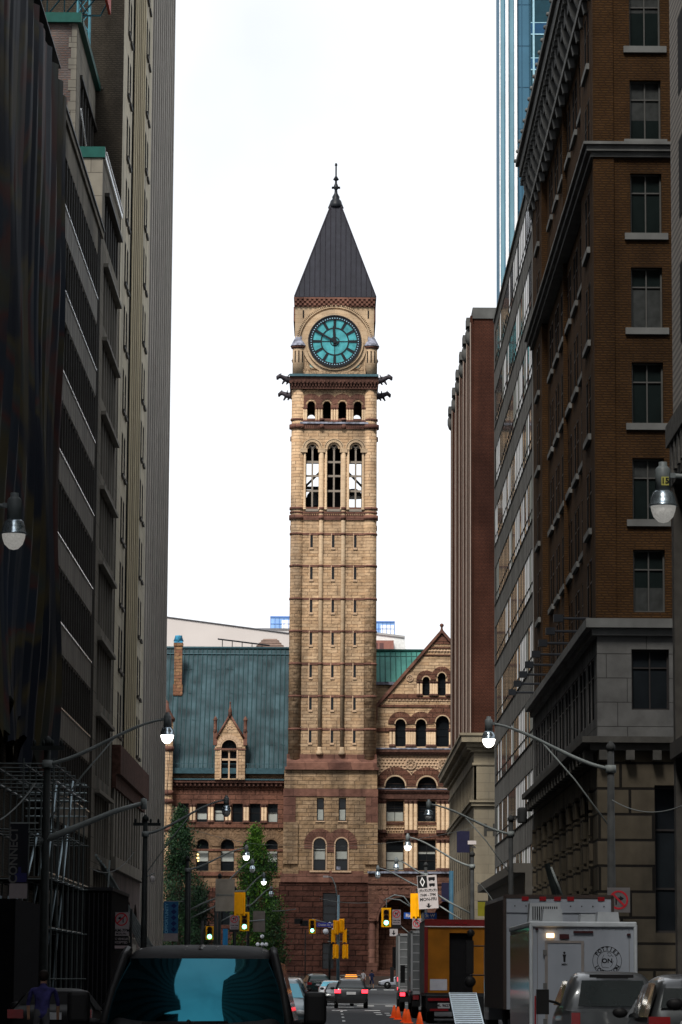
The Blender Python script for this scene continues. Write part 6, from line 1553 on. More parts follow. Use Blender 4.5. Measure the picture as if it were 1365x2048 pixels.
# ------------------------------------------------------------------ trees
def leafmats(nm, cs): return [mat(nm, c, .6, var=.3, scale=2, spec=.3) for c in cs]
bark = mat('bark', (.05,.04,.03), .9, var=.3, scale=8, bump=.4)
def tree(x, y, z0, h, rad, label, cs, n, seed, prof, ztr=.1):
    r = random.Random(seed); t = thing('tree', label, 'tree', (x, y, z0), world=True)
    b = MB(); b.tube([(x,y,z0),(x+.05,y,z0+h*.3),(x-.04,y,z0+h*.9)], [.2,.15,.03], 8)
    for k in range(26):
        zz = h*r.uniform(ztr+.05, .85); a = r.uniform(0, 2*PI); l_ = rad*prof(zz/h)*.8
        b.tube([(x,y,z0+zz),(x+l_*.5*math.cos(a),y+l_*.5*math.sin(a),z0+zz+l_*.5),(x+l_*math.cos(a),y+l_*math.sin(a),z0+zz+l_*1.3)], [.06,.04,.015], 5)
    b.build('trunk', bark, t)
    b = MB()
    for c in range(n):
        q = r.uniform(ztr, 1.); a = r.uniform(0, 2*PI); rr = rad*prof(q)*(r.uniform(.3, 1.) ** .5)*(.62+.55*abs(math.sin(a*1.5+q*9+seed))*r.uniform(.6, 1.25)+.28*math.sin(q*21+seed))
        cx, cy, cz = x+rr*math.cos(a), y+rr*math.sin(a), z0+q*h; cr = r.uniform(.15, .42); tone = r.random(); m_ = 0 if tone < .4 else (1 if tone < .78 else 2)
        if q > .86 and r.random() < .6: m_ = 2
        for k in range(16):
            p = Vector((cx+r.gauss(0,cr), cy+r.gauss(0,cr), cz+r.gauss(0,cr*1.2))); d = Vector((r.gauss(0,1), r.gauss(0,1), r.gauss(.3,1))).normalized(); e = d.orthogonal().normalized(); f_ = d.cross(e); s = r.uniform(.07,.15)
            b.face((p-e*s, p-f_*s*.6, p+e*s, p+f_*s*.6), m_)
    b.build('crown', leafmats('leaf_green', cs), t)
colprof = lambda q: max(.06, (min(1, q*4)*.9 if q < .25 else 1-.05*q)*(1 if q < .45 else max(.1, 1-((q-.45)/.55)**1.8)))
q = P(357,1900,Y=334); hh = P(357,1622,Y=334).z-gz(334)
tree(q.x, 334, gz(334), hh, 2.3, 'tall dark green columnar tree before the left end of the west wing', [(.010,.036,.015),(.017,.055,.02),(.03,.085,.024)], 1300, 3, colprof)
q = P(515,1900,Y=336); hh = P(507,1660,Y=336).z-gz(336)
tree(q.x-.3, 336, gz(336), hh, 2.5, 'bright green pointed tree between the arched windows and the clock tower', [(.018,.062,.011),(.04,.125,.014),(.12,.26,.02)], 1400, 4, colprof)
q = P(395,1900,Y=338); tree(q.x, 338, gz(338), 9.5, 2.0, 'low dark bushy tree between the two tall columnar trees', [(.006,.02,.01),(.01,.03,.013),(.013,.04,.016)], 600, 5, colprof)
q = P(548,1900,Y=332); tree(q.x, 332, gz(332), 7.6, 1.3, 'small loose leafy tree at the foot of the clock tower', [(.012,.04,.01),(.02,.06,.012),(.05,.11,.016)], 330, 6, colprof)

# odds and ends along the kerbs
t, w_, h_ = plate('blue_panel', 'small bright blue panel standing low beside the tall dark pole left of the green tree', 'panel', 451, 1874, 10, 32, 238, mat('bright_blue_panel', (.02,.16,.34), .6))
b = MB(DT); b.box(-.05, .05, -.1, -.02, -3.2, -h_/2); b.build('post', pole_dk, t)
t, w_, h_ = plate('yellow_sign', 'olive yellow hanging sign between the cream building and the white truck', 'sign', 966, 1818, 20, 28, 190, mat('olive_yellow_sign', (.13,.12,.008), .7))
b = MB(DT); b.box(-w_/2, w_/2, -.06, -.02, h_/2, h_/2+.06); b.build('bracket', pole_dk, t)
p0, p1 = P(1094,1727,Y=92), P(1116,1800,Y=92)
t = thing('truck_boom', 'dark tilted steel boom sticking up behind the white box truck', 'boom', tuple(p1), world=True)
b = MB(); b.tube([p0, p0+(p1-p0)*.5, p1, p1-Vector((-.4,0,2.2))], [.08,.1,.12,.14], 4); b.build('beam', pole_dk, t)
b = MB(); b.tube([p0+Vector((.12,0,-.1)), p1+Vector((.14,0,.1))], .04, 6); b.build('ram', arm_m, t)
# ------------------------------------------------------------------ vehicles
rubber = mat('tyre_rubber', (.012,.012,.012), .85)
rim_m = mat('wheel_rim', (.35,.36,.37), .3, metal=.8)
car_gl = mat('car_window', (.012,.018,.02), .05, spec=.6)
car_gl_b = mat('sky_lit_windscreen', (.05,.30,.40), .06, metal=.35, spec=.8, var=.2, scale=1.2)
tail_on = mat('lit_tail_lamp', (.6,.02,.02), .3, emit=(1,.03,.05,3))
tail_off = mat('tail_lamp', (.22,.008,.01), .2, spec=.7)
headl = mat('headlamp_glass', (.45,.47,.48), .1, spec=.8)
plate_m = mat('licence_plate', (.42,.43,.45), .5)
trim_bk = mat('black_plastic_trim', (.012,.012,.013), .5)
def paint(nm, c, metal=.3): return mat(nm, c, .35, metal=metal, var=.04, coat=.5)
def lerp_st(st, y):
    for a, c in zip(st, st[1:]):
        if a[0] <= y <= c[0]:
            t = (y-a[0])/(c[0]-a[0]+1e-9); return [a[i]+(c[i]-a[i])*t for i in range(7)]
    return list(st[0] if y < st[0][0] else st[-1])
def body_mesh(b, st):
    rings = []
    for (y, zl, zb, zr, wl, wb, wr) in st:
        zm = zl+(zb-zl)*.55; half = [(wl*.86,zl),(wl,zl+.12),(wb,zm),(wb*.985,zb),(wr+(wb-wr)*.12,zb+(zr-zb)*.86),(wr*.9,zr-.01),(wr*.5,zr+.015)]
        pts = half+[(-u,z) for u, z in half[::-1]]; rings.append([b.pt((u,y,z)) for u, z in pts])
    n = len(rings[0])
    for A, B in zip(rings, rings[1:]):
        for q in range(n): b.fidx((A[q], A[(q+1)%n], B[(q+1)%n], B[q]), 0, True)
    b.fidx(rings[0][::-1]); b.fidx(rings[-1])
def sub1(o):
    m_ = o.modifiers.new('smooth', 'SUBSURF'); m_.levels = 1; m_.render_levels = 2
SUV = [(-2.30,.45,.80,.95,.80,.86,.72),(-2.24,.32,.98,1.10,.88,.93,.78),(-2.12,.30,1.02,1.28,.90,.94,.74),(-1.80,.28,1.02,1.64,.91,.94,.66),(-.8,.25,1.02,1.71,.92,.94,.65),(.2,.25,1.0,1.68,.92,.94,.65),(.6,.25,1.0,1.56,.92,.94,.64),(1.3,.25,.99,1.06,.92,.93,.80),(2.0,.28,.87,.93,.90,.90,.74),(2.26,.36,.62,.72,.82,.83,.68)]
SED = [(-2.40,.42,.72,.84,.78,.84,.72),(-2.3,.30,.92,1.0,.86,.90,.78),(-1.75,.28,.95,1.03,.88,.91,.78),(-1.1,.26,.95,1.38,.89,.91,.62),(-.2,.24,.94,1.45,.90,.91,.60),(.4,.24,.93,1.38,.90,.91,.60),(1.1,.24,.92,.98,.90,.91,.78),(1.9,.26,.80,.86,.88,.88,.72),(2.35,.34,.58,.68,.80,.82,.66)]
MINI = [(-2.5,.45,.9,1.05,.86,.92,.78),(-2.44,.32,1.05,1.2,.94,.98,.84),(-2.3,.30,1.08,1.60,.96,.99,.78),(-2.05,.28,1.08,1.76,.97,.99,.74),(-.8,.26,1.06,1.80,.97,.99,.73),(.5,.26,1.04,1.74,.97,.99,.72),(1.0,.26,1.03,1.58,.97,.98,.72),(1.9,.26,1.0,1.06,.95,.96,.8),(2.4,.3,.8,.88,.88,.9,.7),(2.55,.4,.66,.74,.8,.82,.64)]
def car(name, label, cat, st, x, y, rz, pm, lit=False, lights='rear', gl=None, windscreen=None, roofrack=False, extra=None):
    t = thing(name, label, cat, (x, y, gz(y)+.005), rz); gl = gl or car_gl
    b = MB(); body_mesh(b, st); o = b.build('body', pm, t); sub1(o)
    L0, L1 = st[0][0], st[-1][0]; roofs = [s for s in st if s[3] > st[-1][3]+.55]; y0, y1 = roofs[0][0], roofs[-1][0]
    i0 = st.index(roofs[0]); i1 = st.index(roofs[-1]); ra, rb_ = st[i0-1], st[i1+1]
    def slope_glass(a, c, nm, m_):
        zb0 = max(a[3]+.03, a[2]+.06); b = MB(); wa, wc = a[6]*.9+.04, c[6]*.9; d = -1 if a[0] < c[0] else 1
        n = Vector((0, d*(c[3]-a[3]), abs(c[0]-a[0]))).normalized()*.035; rows = []
        for k in (.04, .35, .65, .88): rows.append([b.pt(Vector((u*(wa+(wc-wa)*k), a[0]+(c[0]-a[0])*k, zb0+(c[3]-zb0)*k+.0))+n) for u in (-1,-.5,0,.5,1)])
        for A, B in zip(rows, rows[1:]):
            for q in range(4): b.fidx((A[q],A[q+1],B[q+1],B[q]), 0, True)
        b.build(nm, m_, t)
    slope_glass(ra, roofs[0], 'rear_window', gl); slope_glass(rb_, roofs[-1], 'windscreen', windscreen or gl)
    for s_ in (-1, 1):
        b = MB(); lo, hi = [], []
        ys = [y0+(y1-y0)*k/6 for k in range(7)]
        for yy in ys:
            q = lerp_st(st, yy); lo.append((s_*(q[5]*.985+.012), yy, q[2]+.03)); hi.append((s_*(q[6]+(q[5]-q[6])*.16+.02), yy, q[2]+(q[3]-q[2])*.80))
        lo[0] = (lo[0][0], ys[0]-.15, lo[0][2]); lo[-1] = (lo[-1][0], ys[-1]+.45, lo[-1][2])
        for k in range(6):
            b.face((lo[k], lo[k+1], hi[k+1], hi[k]), 0)
        b.build('side_window', gl, t)
        q = lerp_st(st, y1+.3); b = MB(); b.sphere((s_*(q[5]+.12), y1+.3, q[2]+.12), .11, 10, 0, (1.2,.6,.8), 6); b.build('door_mirror', trim_bk, t)
        a = st[1]; b = MB(); b.box(s_*a[5]*.98-.02-(.3 if s_ > 0 else 0), s_*a[5]*.98+.02+(.3 if s_ < 0 else 0), L0-.015, L0+.22, a[2]-.12, a[2]+.07); b.build('tail_light', tail_on if lit else tail_off, t)
        a = st[-2]; b = MB(); b.sphere((s_*a[5]*.74, L1-.16, a[2]-.16), .2, 10, 0, (1.1,.9,.5), 6); b.build('headlight', headl, t)
        for yy in (L0+.85, L1-.88):
            b = MB(); r_ = .35; prof = [(r_*.6,-.1),(r_*.95,-.11),(r_,-.06),(r_,.06),(r_*.95,.11),(r_*.6,.1)]
            b.T = lambda u, v, z, s_=s_, yy=yy: (s_*(st[4][4]-.08)+z, yy+u, r_+v); b.lathe((0,0,0), prof, 18); w_ = b.build('wheel', rubber, t)
            b = MB(b.T); b.lathe((0,0,s_*.08), [(.0,0),(r_*.6,.02),(r_*.6,-.02),(0,-.02)], 12); b.build('rim', rim_m, w_)
    b = MB(); b.box(-.26, .26, L0-.03, L0+.05, .78, .93); b.build('licence_plate', plate_m, t)
    b = MB(); b.box(-.8, .8, L0-.02, L0+.3, .3, .5); b.box(-.78, .78, L1-.3, L1+.02, .3, .46); b.build('bumper', trim_bk, t)
    if roofrack:
        b = MB(); 
        for s_ in (-1, 1): b.tube([(s_*.62,y0+.1,roofs[0][3]+.02),(s_*.62,y0+.2,roofs[0][3]+.12),(s_*.62,y1-.1,roofs[1][3]+.1)], .025, 6)
        for yy in (y0+.4, y1-.5): b.tube([(-.62,yy,1.84),(.62,yy,1.84)], .025, 6)
        b.build('roof_rack', arm_m, t)
    return t
def VX(px, Y): return P(px, 1960, Y=Y).x
taxi = car('suv_taxi', 'grey taxi SUV seen from behind with brake lights on and an orange roof sign', 'car', SUV, VX(703,180), 182.3, 0, paint('grey_paint', (.022,.025,.028)), True, roofrack=True)
b = MB(); b.prism([(-.36,1.76),(.36,1.76),(.3,1.9),(-.3,1.9)], -.7, -.5, 1); b.build('taxi_sign', mat('orange_roof_sign', (.9,.35,.05), .4, emit=(1,.3,.03,.8)), taxi)
car('suv', 'dark green SUV seen from behind at the far crossing, left of the silver cars', 'car', SUV, VX(631,245), 247, math.radians(8), paint('dark_green_paint', (.012,.03,.03)))
car('hatchback', 'silver car showing its front just left of the taxi', 'car', SED, VX(664,215), 214, PI, paint('silver_paint', (.42,.43,.45)), windscreen=car_gl_b)
car('sedan', 'dark oncoming car half hidden behind the left side of the taxi', 'car', SED, VX(678,199), 198, PI, paint('charcoal_paint', (.02,.021,.024)))
car('suv', 'white oncoming SUV with a blue lit windscreen behind the black van', 'car', SUV, VX(580,165), 163, PI, paint('white_paint', (.6,.62,.62), 0), windscreen=car_gl_b)
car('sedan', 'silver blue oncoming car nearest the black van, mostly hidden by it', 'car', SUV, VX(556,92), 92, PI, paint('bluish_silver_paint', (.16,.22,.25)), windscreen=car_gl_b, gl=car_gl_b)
car('sedan', 'white sedan crossing at the far street behind the line of trucks', 'car', SED, VX(806,311), 311, math.radians(88), paint('cool_white_paint', (.50,.53,.60), 0))
car('minivan', 'silver minivan parked at the right with a glossy side window, behind the silver pickup', 'car', MINI, 5.95, 53.0, 0, paint('silver_grey_paint', (.055,.06,.063), .5))
# pickup
t = thing('pickup_truck', 'silver pickup truck at the lower right before the white toilet trailer', 'pickup truck', (5.25, 61.0, gz(61)+.005))
PIC = [(-.9,.45,1.12,1.2,.9,.93,.8),(-.86,.4,1.14,1.42,.92,.94,.76),(-.66,.36,1.14,1.78,.93,.95,.70),(.2,.34,1.13,1.86,.93,.95,.68),(.95,.34,1.12,1.82,.93,.95,.68),(1.3,.34,1.12,1.66,.93,.95,.68),(1.95,.36,1.10,1.17,.93,.94,.82),(2.7,.38,1.02,1.08,.92,.92,.8),(3.0,.45,.8,.9,.86,.88,.74)]
sp_ = paint('pickup_silver_paint', (.085,.092,.098), .4)
b = MB(); body_mesh(b, PIC); o = b.build('cab', sp_, t); sub1(o)
b = MB(); b.box(-.95, -.87, -2.9, -.85, .55, 1.13); b.box(.87, .95, -2.9, -.85, .55, 1.13); b.box(-.95, .95, -2.95, -2.87, .55, 1.12); b.box(-.87, .87, -2.9, -.85, .6, .66); b.build('bed', sp_, t)
b = MB(); q = [(-.66,-.93,1.2),(.66,-.93,1.2),(.58,-.765,1.68),(-.58,-.765,1.68)]; b.face(q); b.build('rear_window', car_gl, t)
b = MB(); b.face([(.26*s_*2.2-.4,-.72,z) for s_, z in ((-.05,1.73),(1.4,1.73),(1.4,1.79),(-.05,1.79))]); b.box(-.3, .3, -.74, -.66, 1.715, 1.775); b.build('brake_light', trim_bk, t)
for s_ in (-1, 1):
    b = MB(); b.face([(s_*.955,-.35,1.2),(s_*.955,1.55,1.2),(s_*.80,1.15,1.66),(s_*.80,-.2,1.68)]); b.build('side_window', car_gl, t)
    b = MB(); b.box(s_*1.18-.12, s_*1.18+.12, 1.25, 1.4, 1.02, 1.5); b.tube([(s_*.93,1.3,1.25),(s_*1.15,1.3,1.3)], .03, 6); b.build('tow_mirror', trim_bk, t)
    b = MB(); b.box(s_*.86-.08, s_*.86+.08, -2.99, -2.8, .75, 1.1); b.build('tail_light', tail_off, t)
    for yy in (-1.9, 1.95):
        b = MB(lambda u, v, z, s_=s_, yy=yy: (s_*.86+z, yy+u, .4+v)); b.lathe((0,0,0), [(.22,-.12),(.38,-.12),(.4,-.06),(.4,.06),(.38,.12),(.22,.12)], 18); w_ = b.build('wheel', rubber, t)
        b = MB(b.T); b.lathe((0,0,s_*.1), [(0,0),(.23,.02),(.23,-.02),(0,-.02)], 12); b.build('rim', rim_m, w_)
b = MB(); b.box(-.9, .9, -3.06, -2.92, .45, .62); b.build('bumper', chrome, t)
b = MB(); b.box(.5, 1.0, -2.7, -2.2, 1.0, 1.14); b.build('bed_tool_box', white_s_m, t)
# dark van at the right edge
VAN2 = [(-2.6,.45,1.1,1.3,.86,.93,.78),(-2.5,.35,1.2,2.0,.93,.97,.72),(-2.3,.32,1.25,2.42,.95,.98,.80),(-1,.32,1.25,2.5,.96,.98,.78),(.6,.32,1.25,2.48,.96,.98,.78),(1.2,.32,1.25,2.2,.96,.98,.76),(1.9,.34,1.2,1.3,.94,.96,.8),(2.6,.4,.95,1.05,.86,.9,.7)]
car('parked_van', 'glossy dark van cut by the right frame edge, nearest vehicle there', 'van', VAN2, 6.05, 45, 0, mat('glossy_graphite_paint', (.02,.022,.023), .2, coat=.8))
# black van facing the camera
t = thing('van', 'black van facing the camera with a large tinted windscreen reflecting a blue strip of sky', 'van', (P(392,1960,Y=34).x, 34.0, 0))
VY = [(-.55,.40,.80,.95,.84,.90,.72),(-.4,.30,1.0,1.14,.94,1.0,.84),(.05,.28,1.10,1.22,.98,1.04,.86),(.35,.27,1.14,1.48,1.0,1.05,.83),(.86,.27,1.15,1.93,1.0,1.05,.83),(1.25,.27,1.15,2.03,1.0,1.05,.81),(2.4,.27,1.15,2.06,1.0,1.05,.80),(4.2,.27,1.15,2.04,1.0,1.05,.80),(4.75,.3,1.1,1.9,.98,1.02,.78),(4.85,.45,.95,1.4,.9,.95,.7)]
bkp = mat('black_van_paint', (.006,.006,.007), .55, spec=.06, var=.5, scale=4, bump=.2)
b = MB(); body_mesh(b, VY); o = b.build('body', bkp, t); sub1(o)
b = MB()
for k in range(-4, 5):
    w_ = .05; q = [(k*.17-w_,z) for z in (0,)]
    for (ya_, za_), (yb_, zb_) in zip(((1.15,2.005),(1.5,2.05)), ((1.5,2.05),(4.1,2.06))):
        d_ = -abs(k)*.011-.012; b.face(((k*.17-w_,ya_,za_+d_),(k*.17,ya_,za_+d_+.022),(k*.17,yb_,zb_+d_+.022),(k*.17-w_,yb_,zb_+d_))); b.face(((k*.17+w_,ya_,za_+d_),(k*.17,ya_,za_+d_+.022),(k*.17,yb_,zb_+d_+.022),(k*.17+w_,yb_,zb_+d_)))
b.build('roof_rib', mat('glint_mottled_roof', (.05,.045,.042), .4, spec=.3, var=.9, scale=9), t)  # pale mottling in the colour stands in for glints on the roof
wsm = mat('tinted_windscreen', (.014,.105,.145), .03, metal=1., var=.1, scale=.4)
b = MB(); rows = []
NU, NV = 24, 10
for j in range(NV+1):
    f_ = j/NV; z = 1.20+f_*.70; wv = .98-(.98-.80)*f_
    row = []
    for i in range(NU+1):
        u = -1+2*i/NU; row.append(b.pt((u*wv, -.07+f_*.80+.20*u*u+.03*u**4-.05-.06*math.sin(PI*f_), z+.005*math.sin(u*9)*math.sin(f_*3))))
    rows.append(row)
for A, B in zip(rows, rows[1:]):
    for i in range(NU): b.fidx((A[i],A[i+1],B[i+1],B[i]), 0, True)
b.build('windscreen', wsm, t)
b = MB(); b.tube([(-.55,-.13,1.215),(.35,-.13,1.225)], .022, 6); b.tube([(-.1,-.12,1.18),(-.05,-.14,1.24)], .03, 6); b.box(-.56, .36, -.16, -.11, 1.195, 1.225); b.build('wiper', trim_bk, t)
for s_ in (-1, 1):
    b = MB(); b.box(s_*1.27-.12, s_*1.27+.12, .30, .48, 1.20, 1.55); o = b.build('door_mirror', trim_bk, t)
    m_ = o.modifiers.new('bevel', 'BEVEL'); m_.width = .05; m_.segments = 3
    b = MB(); b.tube([(s_*1.0,.42,1.2),(s_*1.22,.4,1.24)], .04, 6); b.build('mirror_arm', trim_bk, o)
    b = MB(); b.face([(s_*1.045,.75,1.22),(s_*1.045,4.2,1.22),(s_*.885,4.0,1.86),(s_*.885,1.1,1.86)]); b.build('side_window', car_gl, t)
    b = MB(); b.sphere((s_*.74,-.44,.92), .2, 10, 0, (1.2,.6,.6), 6); b.build('headlight', headl, t)
    b = MB(); b.tube([(s_*.99,.10,1.18),(s_*.92,.48,1.55),(s_*.82,.88,1.92),(s_*.80,1.2,1.99)], .05, 8); b.build('pillar_trim', trim_bk, t)
    for yy in (.45, 3.6):
        b = MB(lambda u, v, z, s_=s_, yy=yy: (s_*.9+z, yy+u, .36+v)); b.lathe((0,0,0), [(.2,-.12),(.34,-.12),(.36,-.06),(.36,.06),(.34,.12),(.2,.12)], 18); w_ = b.build('wheel', rubber, t)
        b = MB(b.T); b.lathe((0,0,s_*.1), [(0,0),(.21,.02),(.21,-.02),(0,-.02)], 12); b.build('rim', rim_m, w_)
b = MB(); b.box(-.7, .7, -.6, -.5, .5, .82); b.box(-.95, .95, -.62, -.4, .32, .5); b.build('grille', trim_bk, t)
# ---- box trucks
alu = mat('scuffed_aluminium', (.16,.17,.175), .5, metal=.3, var=.2, scale=1.5)
white_p = mat('white_trailer_skin', (.29,.32,.37), .45, var=.08, scale=1, stain=.3, coat=.2)
refl = mat('red_reflector', (.20,.008,.012), .3)
def wheels(t, xs, ys, r=.48):
    for x in xs:
        for y in ys:
            b = MB(lambda u, v, z, x=x, y=y: (x+z, y+u, r+v)); b.lathe((0,0,0), [(r*.55,-.14),(r*.95,-.15),(r,-.08),(r,.08),(r*.95,.15),(r*.55,.14)], 20); w_ = b.build('wheel', rubber, t)
            b = MB(b.T); s_ = -1 if x < 0 else 1; b.lathe((0,0,s_*.1), [(0,0),(r*.55,.03),(r*.55,-.03),(0,-.03)], 14); b.build('rim', rim_m, w_)
# truck with ochre plywood back and ramp
Y = 122.0; xL, xR = VX(850,Y), VX(979,Y); zt = P(910,1840,Y=Y).z; zd = P(910,1986,Y=Y).z; w2_ = (xR-xL)/2
t = thing('box_truck', 'box truck with an ochre plywood back, open dark doorway and lowered ramp', 'truck', ((xL+xR)/2, Y, 0))
dl, dr = VX(899,Y)-(xL+xR)/2, VX(946,Y)-(xL+xR)/2; zdt = P(910,1866,Y=Y).z
b = MB(TS(0)); b.T = lambda u, o, z: (u, -o, z); b.wall(-w2_+.1, w2_-.05, zd, zt-.25, [(dl, dr, zd, zdt)], .06, 0); b.build('plywood_back', mat('ochre_plywood', (.27,.10,.006), .75, var=.25, scale=1.2, stain=.25), t)
b = MB(); b.box(-w2_, -w2_+.06, .05, 7.5, zd, zt-.02); b.box(w2_-.06, w2_, .05, 7.5, zd, zt-.02); b.box(-w2_, w2_, .05, 7.5, zt-.06, zt); b.box(-w2_, w2_, 7.4, 7.5, zd, zt); b.box(-w2_+.02, w2_-.02, .1, 7.5, zd-.12, zd-.01); b.build('box', alu, t)
b = MB(); b.box(-w2_-.01, w2_+.01, -.05, .1, zt-.25, zt+.02); b.box(-w2_-.02, -w2_+.12, -.06, .06, zd, zt-.24); b.build('red_frame', mat('dark_red_frame', (.13,.012,.012), .45), t)
b = MB(); b.box(-w2_, w2_, -.07, -.052, zt-.27, zt-.235); b.build('pale_gutter', white_s_m, t)
b = MB()
for k in (-1, 0, 1): b.box(k*.3-.07, k*.3+.07, -.075, -.05, zt-.15, zt-.09)
b.build('marker_light', refl, t)
b = MB(); b.box(dl-.1, dr+.1, .2, 6.9, zd+.01, zdt+.3); b.build('dark_hold', dark_in, t)
b = MB(); rw = (dr-dl)/2+.08; rc = (dl+dr)/2+.06
i = [b.pt(p) for p in ((rc-rw,-.1,zd+.02),(rc+rw,-.1,zd+.02),(rc+rw+.12,-3.9,.03),(rc-rw+.1,-3.9,.03),(rc-rw,-.1,zd-.06),(rc+rw,-.1,zd-.06),(rc+rw+.12,-3.9,.0),(rc-rw+.1,-3.9,.0))]
for q in ((0,1,2,3),(4,7,6,5),(0,3,7,4),(1,5,6,2)): b.fidx([i[k] for k in q])
b.build('ramp', mat('pale_blue_ramp', (.52,.62,.70), .5, var=.1, scale=6, bump=.2), t)
b = MB()
for k in range(16):
    q = (k+.5)/16; yy, zz = -.1-3.8*q, zd+.02-(zd-.01)*q; b.box(rc-rw+.04+.1*q, rc+rw-.04+.1*q, yy-.03, yy+.03, zz-.01, zz+.022)
b.build('cleat', alu, t)
b = MB(); b.box(-w2_+.05, w2_-.05, .05, .4, .55, zd-.12); b.box(-w2_+.1, w2_-.1, .0, .12, .45, .6); b.box(-.9, .9, .4, 7.2, .5, .8); b.build('chassis', trim_bk, t)
b = MB(); b.box(-w2_+.12, -w2_+.95, -.02, .06, zd-.3, zd-.2); b.box(-w2_+.2, -w2_+.9, -.02, .06, .48, .56); b.build('reflective_strip', refl, t)
b = MB(); b.box(-w2_+.5, -w2_+.95, -.03, .05, zd-.58, zd-.38); b.build('licence_plate', plate_m, t)
lettering(t, '4L 9627', .15, (-w2_+.72, -.035, zd-.48), (PI/2, 0, 0), ink, ext=.002)
b = MB(); b.box(-w2_+.2, -w2_+.85, -.01, .0, zd+.1, zd+.52); b.build('paper_notice', mat('grey_notice', (.38,.38,.42), .7), t)
b = MB(); b.box(-w2_+.08, w2_-.08, 7.6, 9.4, .55, 2.5); b.build('cab', paint('dark_cab_paint', (.03,.03,.032)), t); wheels(t, (-w2_+.25, w2_-.25), (1.6, 8.3))
# two silver trucks in front of it
def silver_truck(label, pxl, Y, ztop, L, lit, green):
    xL = VX(pxl, Y); t = thing('box_truck', label, 'truck', (xL+1.22, Y, 0)); z0_ = 1.05
    b = MB(); b.box(-1.22, 1.22, 0, L, z0_, ztop); b.build('box', alu, t)
    b = MB()
    for s_ in (-1.22, 1.14): b.box(s_, s_+.08, -.03, .02, z0_, ztop)
    b.box(-1.22, 1.22, -.03, .02, ztop-.1, ztop+.02); b.box(-1.22, 1.22, -.03, .02, z0_-.02, z0_+.12)
    for k in range(7): b.box(-1.13, 1.13, -.015, 0, z0_+.2+k*.38, z0_+.24+k*.38)
    b.build('door_frame', mat('pale_aluminium', (.42,.43,.44), .4, metal=.5), t)
    b = MB()
    for k in range(6): b.box(-1.235, -1.22, .3+k*(L-.5)/6, .34+k*(L-.5)/6, z0_, ztop)
    b.box(-1.24, -1.2, 0, L, z0_, z0_+.1); b.build('side_rib', alu, t)
    b = MB(); b.box(-1.15, 1.15, -.05, .3, .5, .75); b.box(-.9, .9, .3, L, .55, z0_-.02); b.build('chassis', trim_bk, t)
    for s_ in (-1, 1): b = MB(); b.box(s_*1.0-.13, s_*1.0+.13, -.08, -.03, .8, .98); b.build('tail_light', tail_on if lit else tail_off, t)
    b = MB(); b.box(-1.245, -1.225, .4, 1.2, z0_+.5, z0_+.7); b.box(-1.245, -1.225, .4, 1.2, z0_+.05, z0_+.2); b.build('side_marker', tail_on if lit else tail_off, t)
    b = MB(); b.box(-1.12, 1.12, L+.1, L+2.0, .6, 2.6); b.build('cab', paint('white_cab_paint', (.4,.41,.42), 0), t)
    b = MB(); b.box(-1.5, -1.3, L+1.2, L+1.35, 1.5, 2.3); b.tube([(-1.12,L+1.3,2.2),(-1.4,L+1.3,2.2)], .025, 5); b.build('mirror', trim_bk, t)
    wheels(t, (-1.0, 1.0), (1.5, L+1.0))
    return t
silver_truck('silver box truck parked just ahead of the ochre backed truck', 822, 138, P(820,1862,Y=138).z, 6.5, False, True)
silver_truck('foremost silver box truck with red lights lit beside the cones', 797, 165, P(800,1868,Y=165).z, 6.5, True, False)
# big white truck
Y = 80.0; xL, xR = VX(1009,Y), VX(1228,Y); w2_ = (xR-xL)/2; zt = P(1120,1792,Y=Y).z
t = thing('box_truck', 'tall white box truck with red marker lights standing behind the toilet trailer', 'truck', ((xL+xR)/2, Y, 0), math.radians(1.2))
b = MB(); b.box(-w2_, w2_, 0, 7.0, .95, zt); b.build('box', white_p, t)
b = MB(); b.box(-w2_-.02, -w2_+.05, -.04, .03, .95, zt); b.box(w2_-.05, w2_+.02, -.04, .03, .95, zt); b.box(-w2_, w2_, -.04, .02, zt-.06, zt+.03); b.box(-w2_-.025, -w2_-.001, .1, 6.9, .95, zt-.1); b.build('corner_post', mat('dark_brown_side', (.04,.03,.027), .6), t)  # corner posts and left side sheet share one dark brown
b = MB(); b.box(-w2_+.06, w2_-.06, -.03, .0, zt-.42, zt-.08); b.build('pale_header', white_p, t)
b = MB()
for u in (-.86, -.42, -.05, .28, 1.05): b.box(u-.07, u+.1, -.05, -.03, zt-.12, zt-.02)
b.build('marker_light', refl, t)
b = MB()
for k in range(9): b.ring(-1.1+k*.28, zt-.26, .001, .02, 0, .01, 0, 2*PI, 6) if False else b.box(-1.12+k*.28, -1.09+k*.28, -.04, -.03, zt-.27, zt-.24)
b.build('rivet', trim_bk, t)
b = MB(); b.box(.62, w2_-.12, -.012, .0, zt-.95, zt-.5); b.build('cream_panel', mat('cream_panel', (.30,.27,.23), .6), t)
lettering(t, 'WHITE', .2, (.19, -.006, zt-.78), (PI/2, 0, 0), ink, ext=.002, sx=.8); lettering(t, 'NAL INC.', .2, (.19, -.006, zt-1.02), (PI/2, 0, 0), ink, ext=.002, sx=.8)
b = MB(); b.box(-w2_+.1, w2_-.1, 7.1, 9.0, .6, 2.6); b.build('cab', paint('white_truck_cab', (.35,.36,.37), 0), t)
q = P(966,1925,Y=88.5); u = q.x-(xL+xR)/2-.18
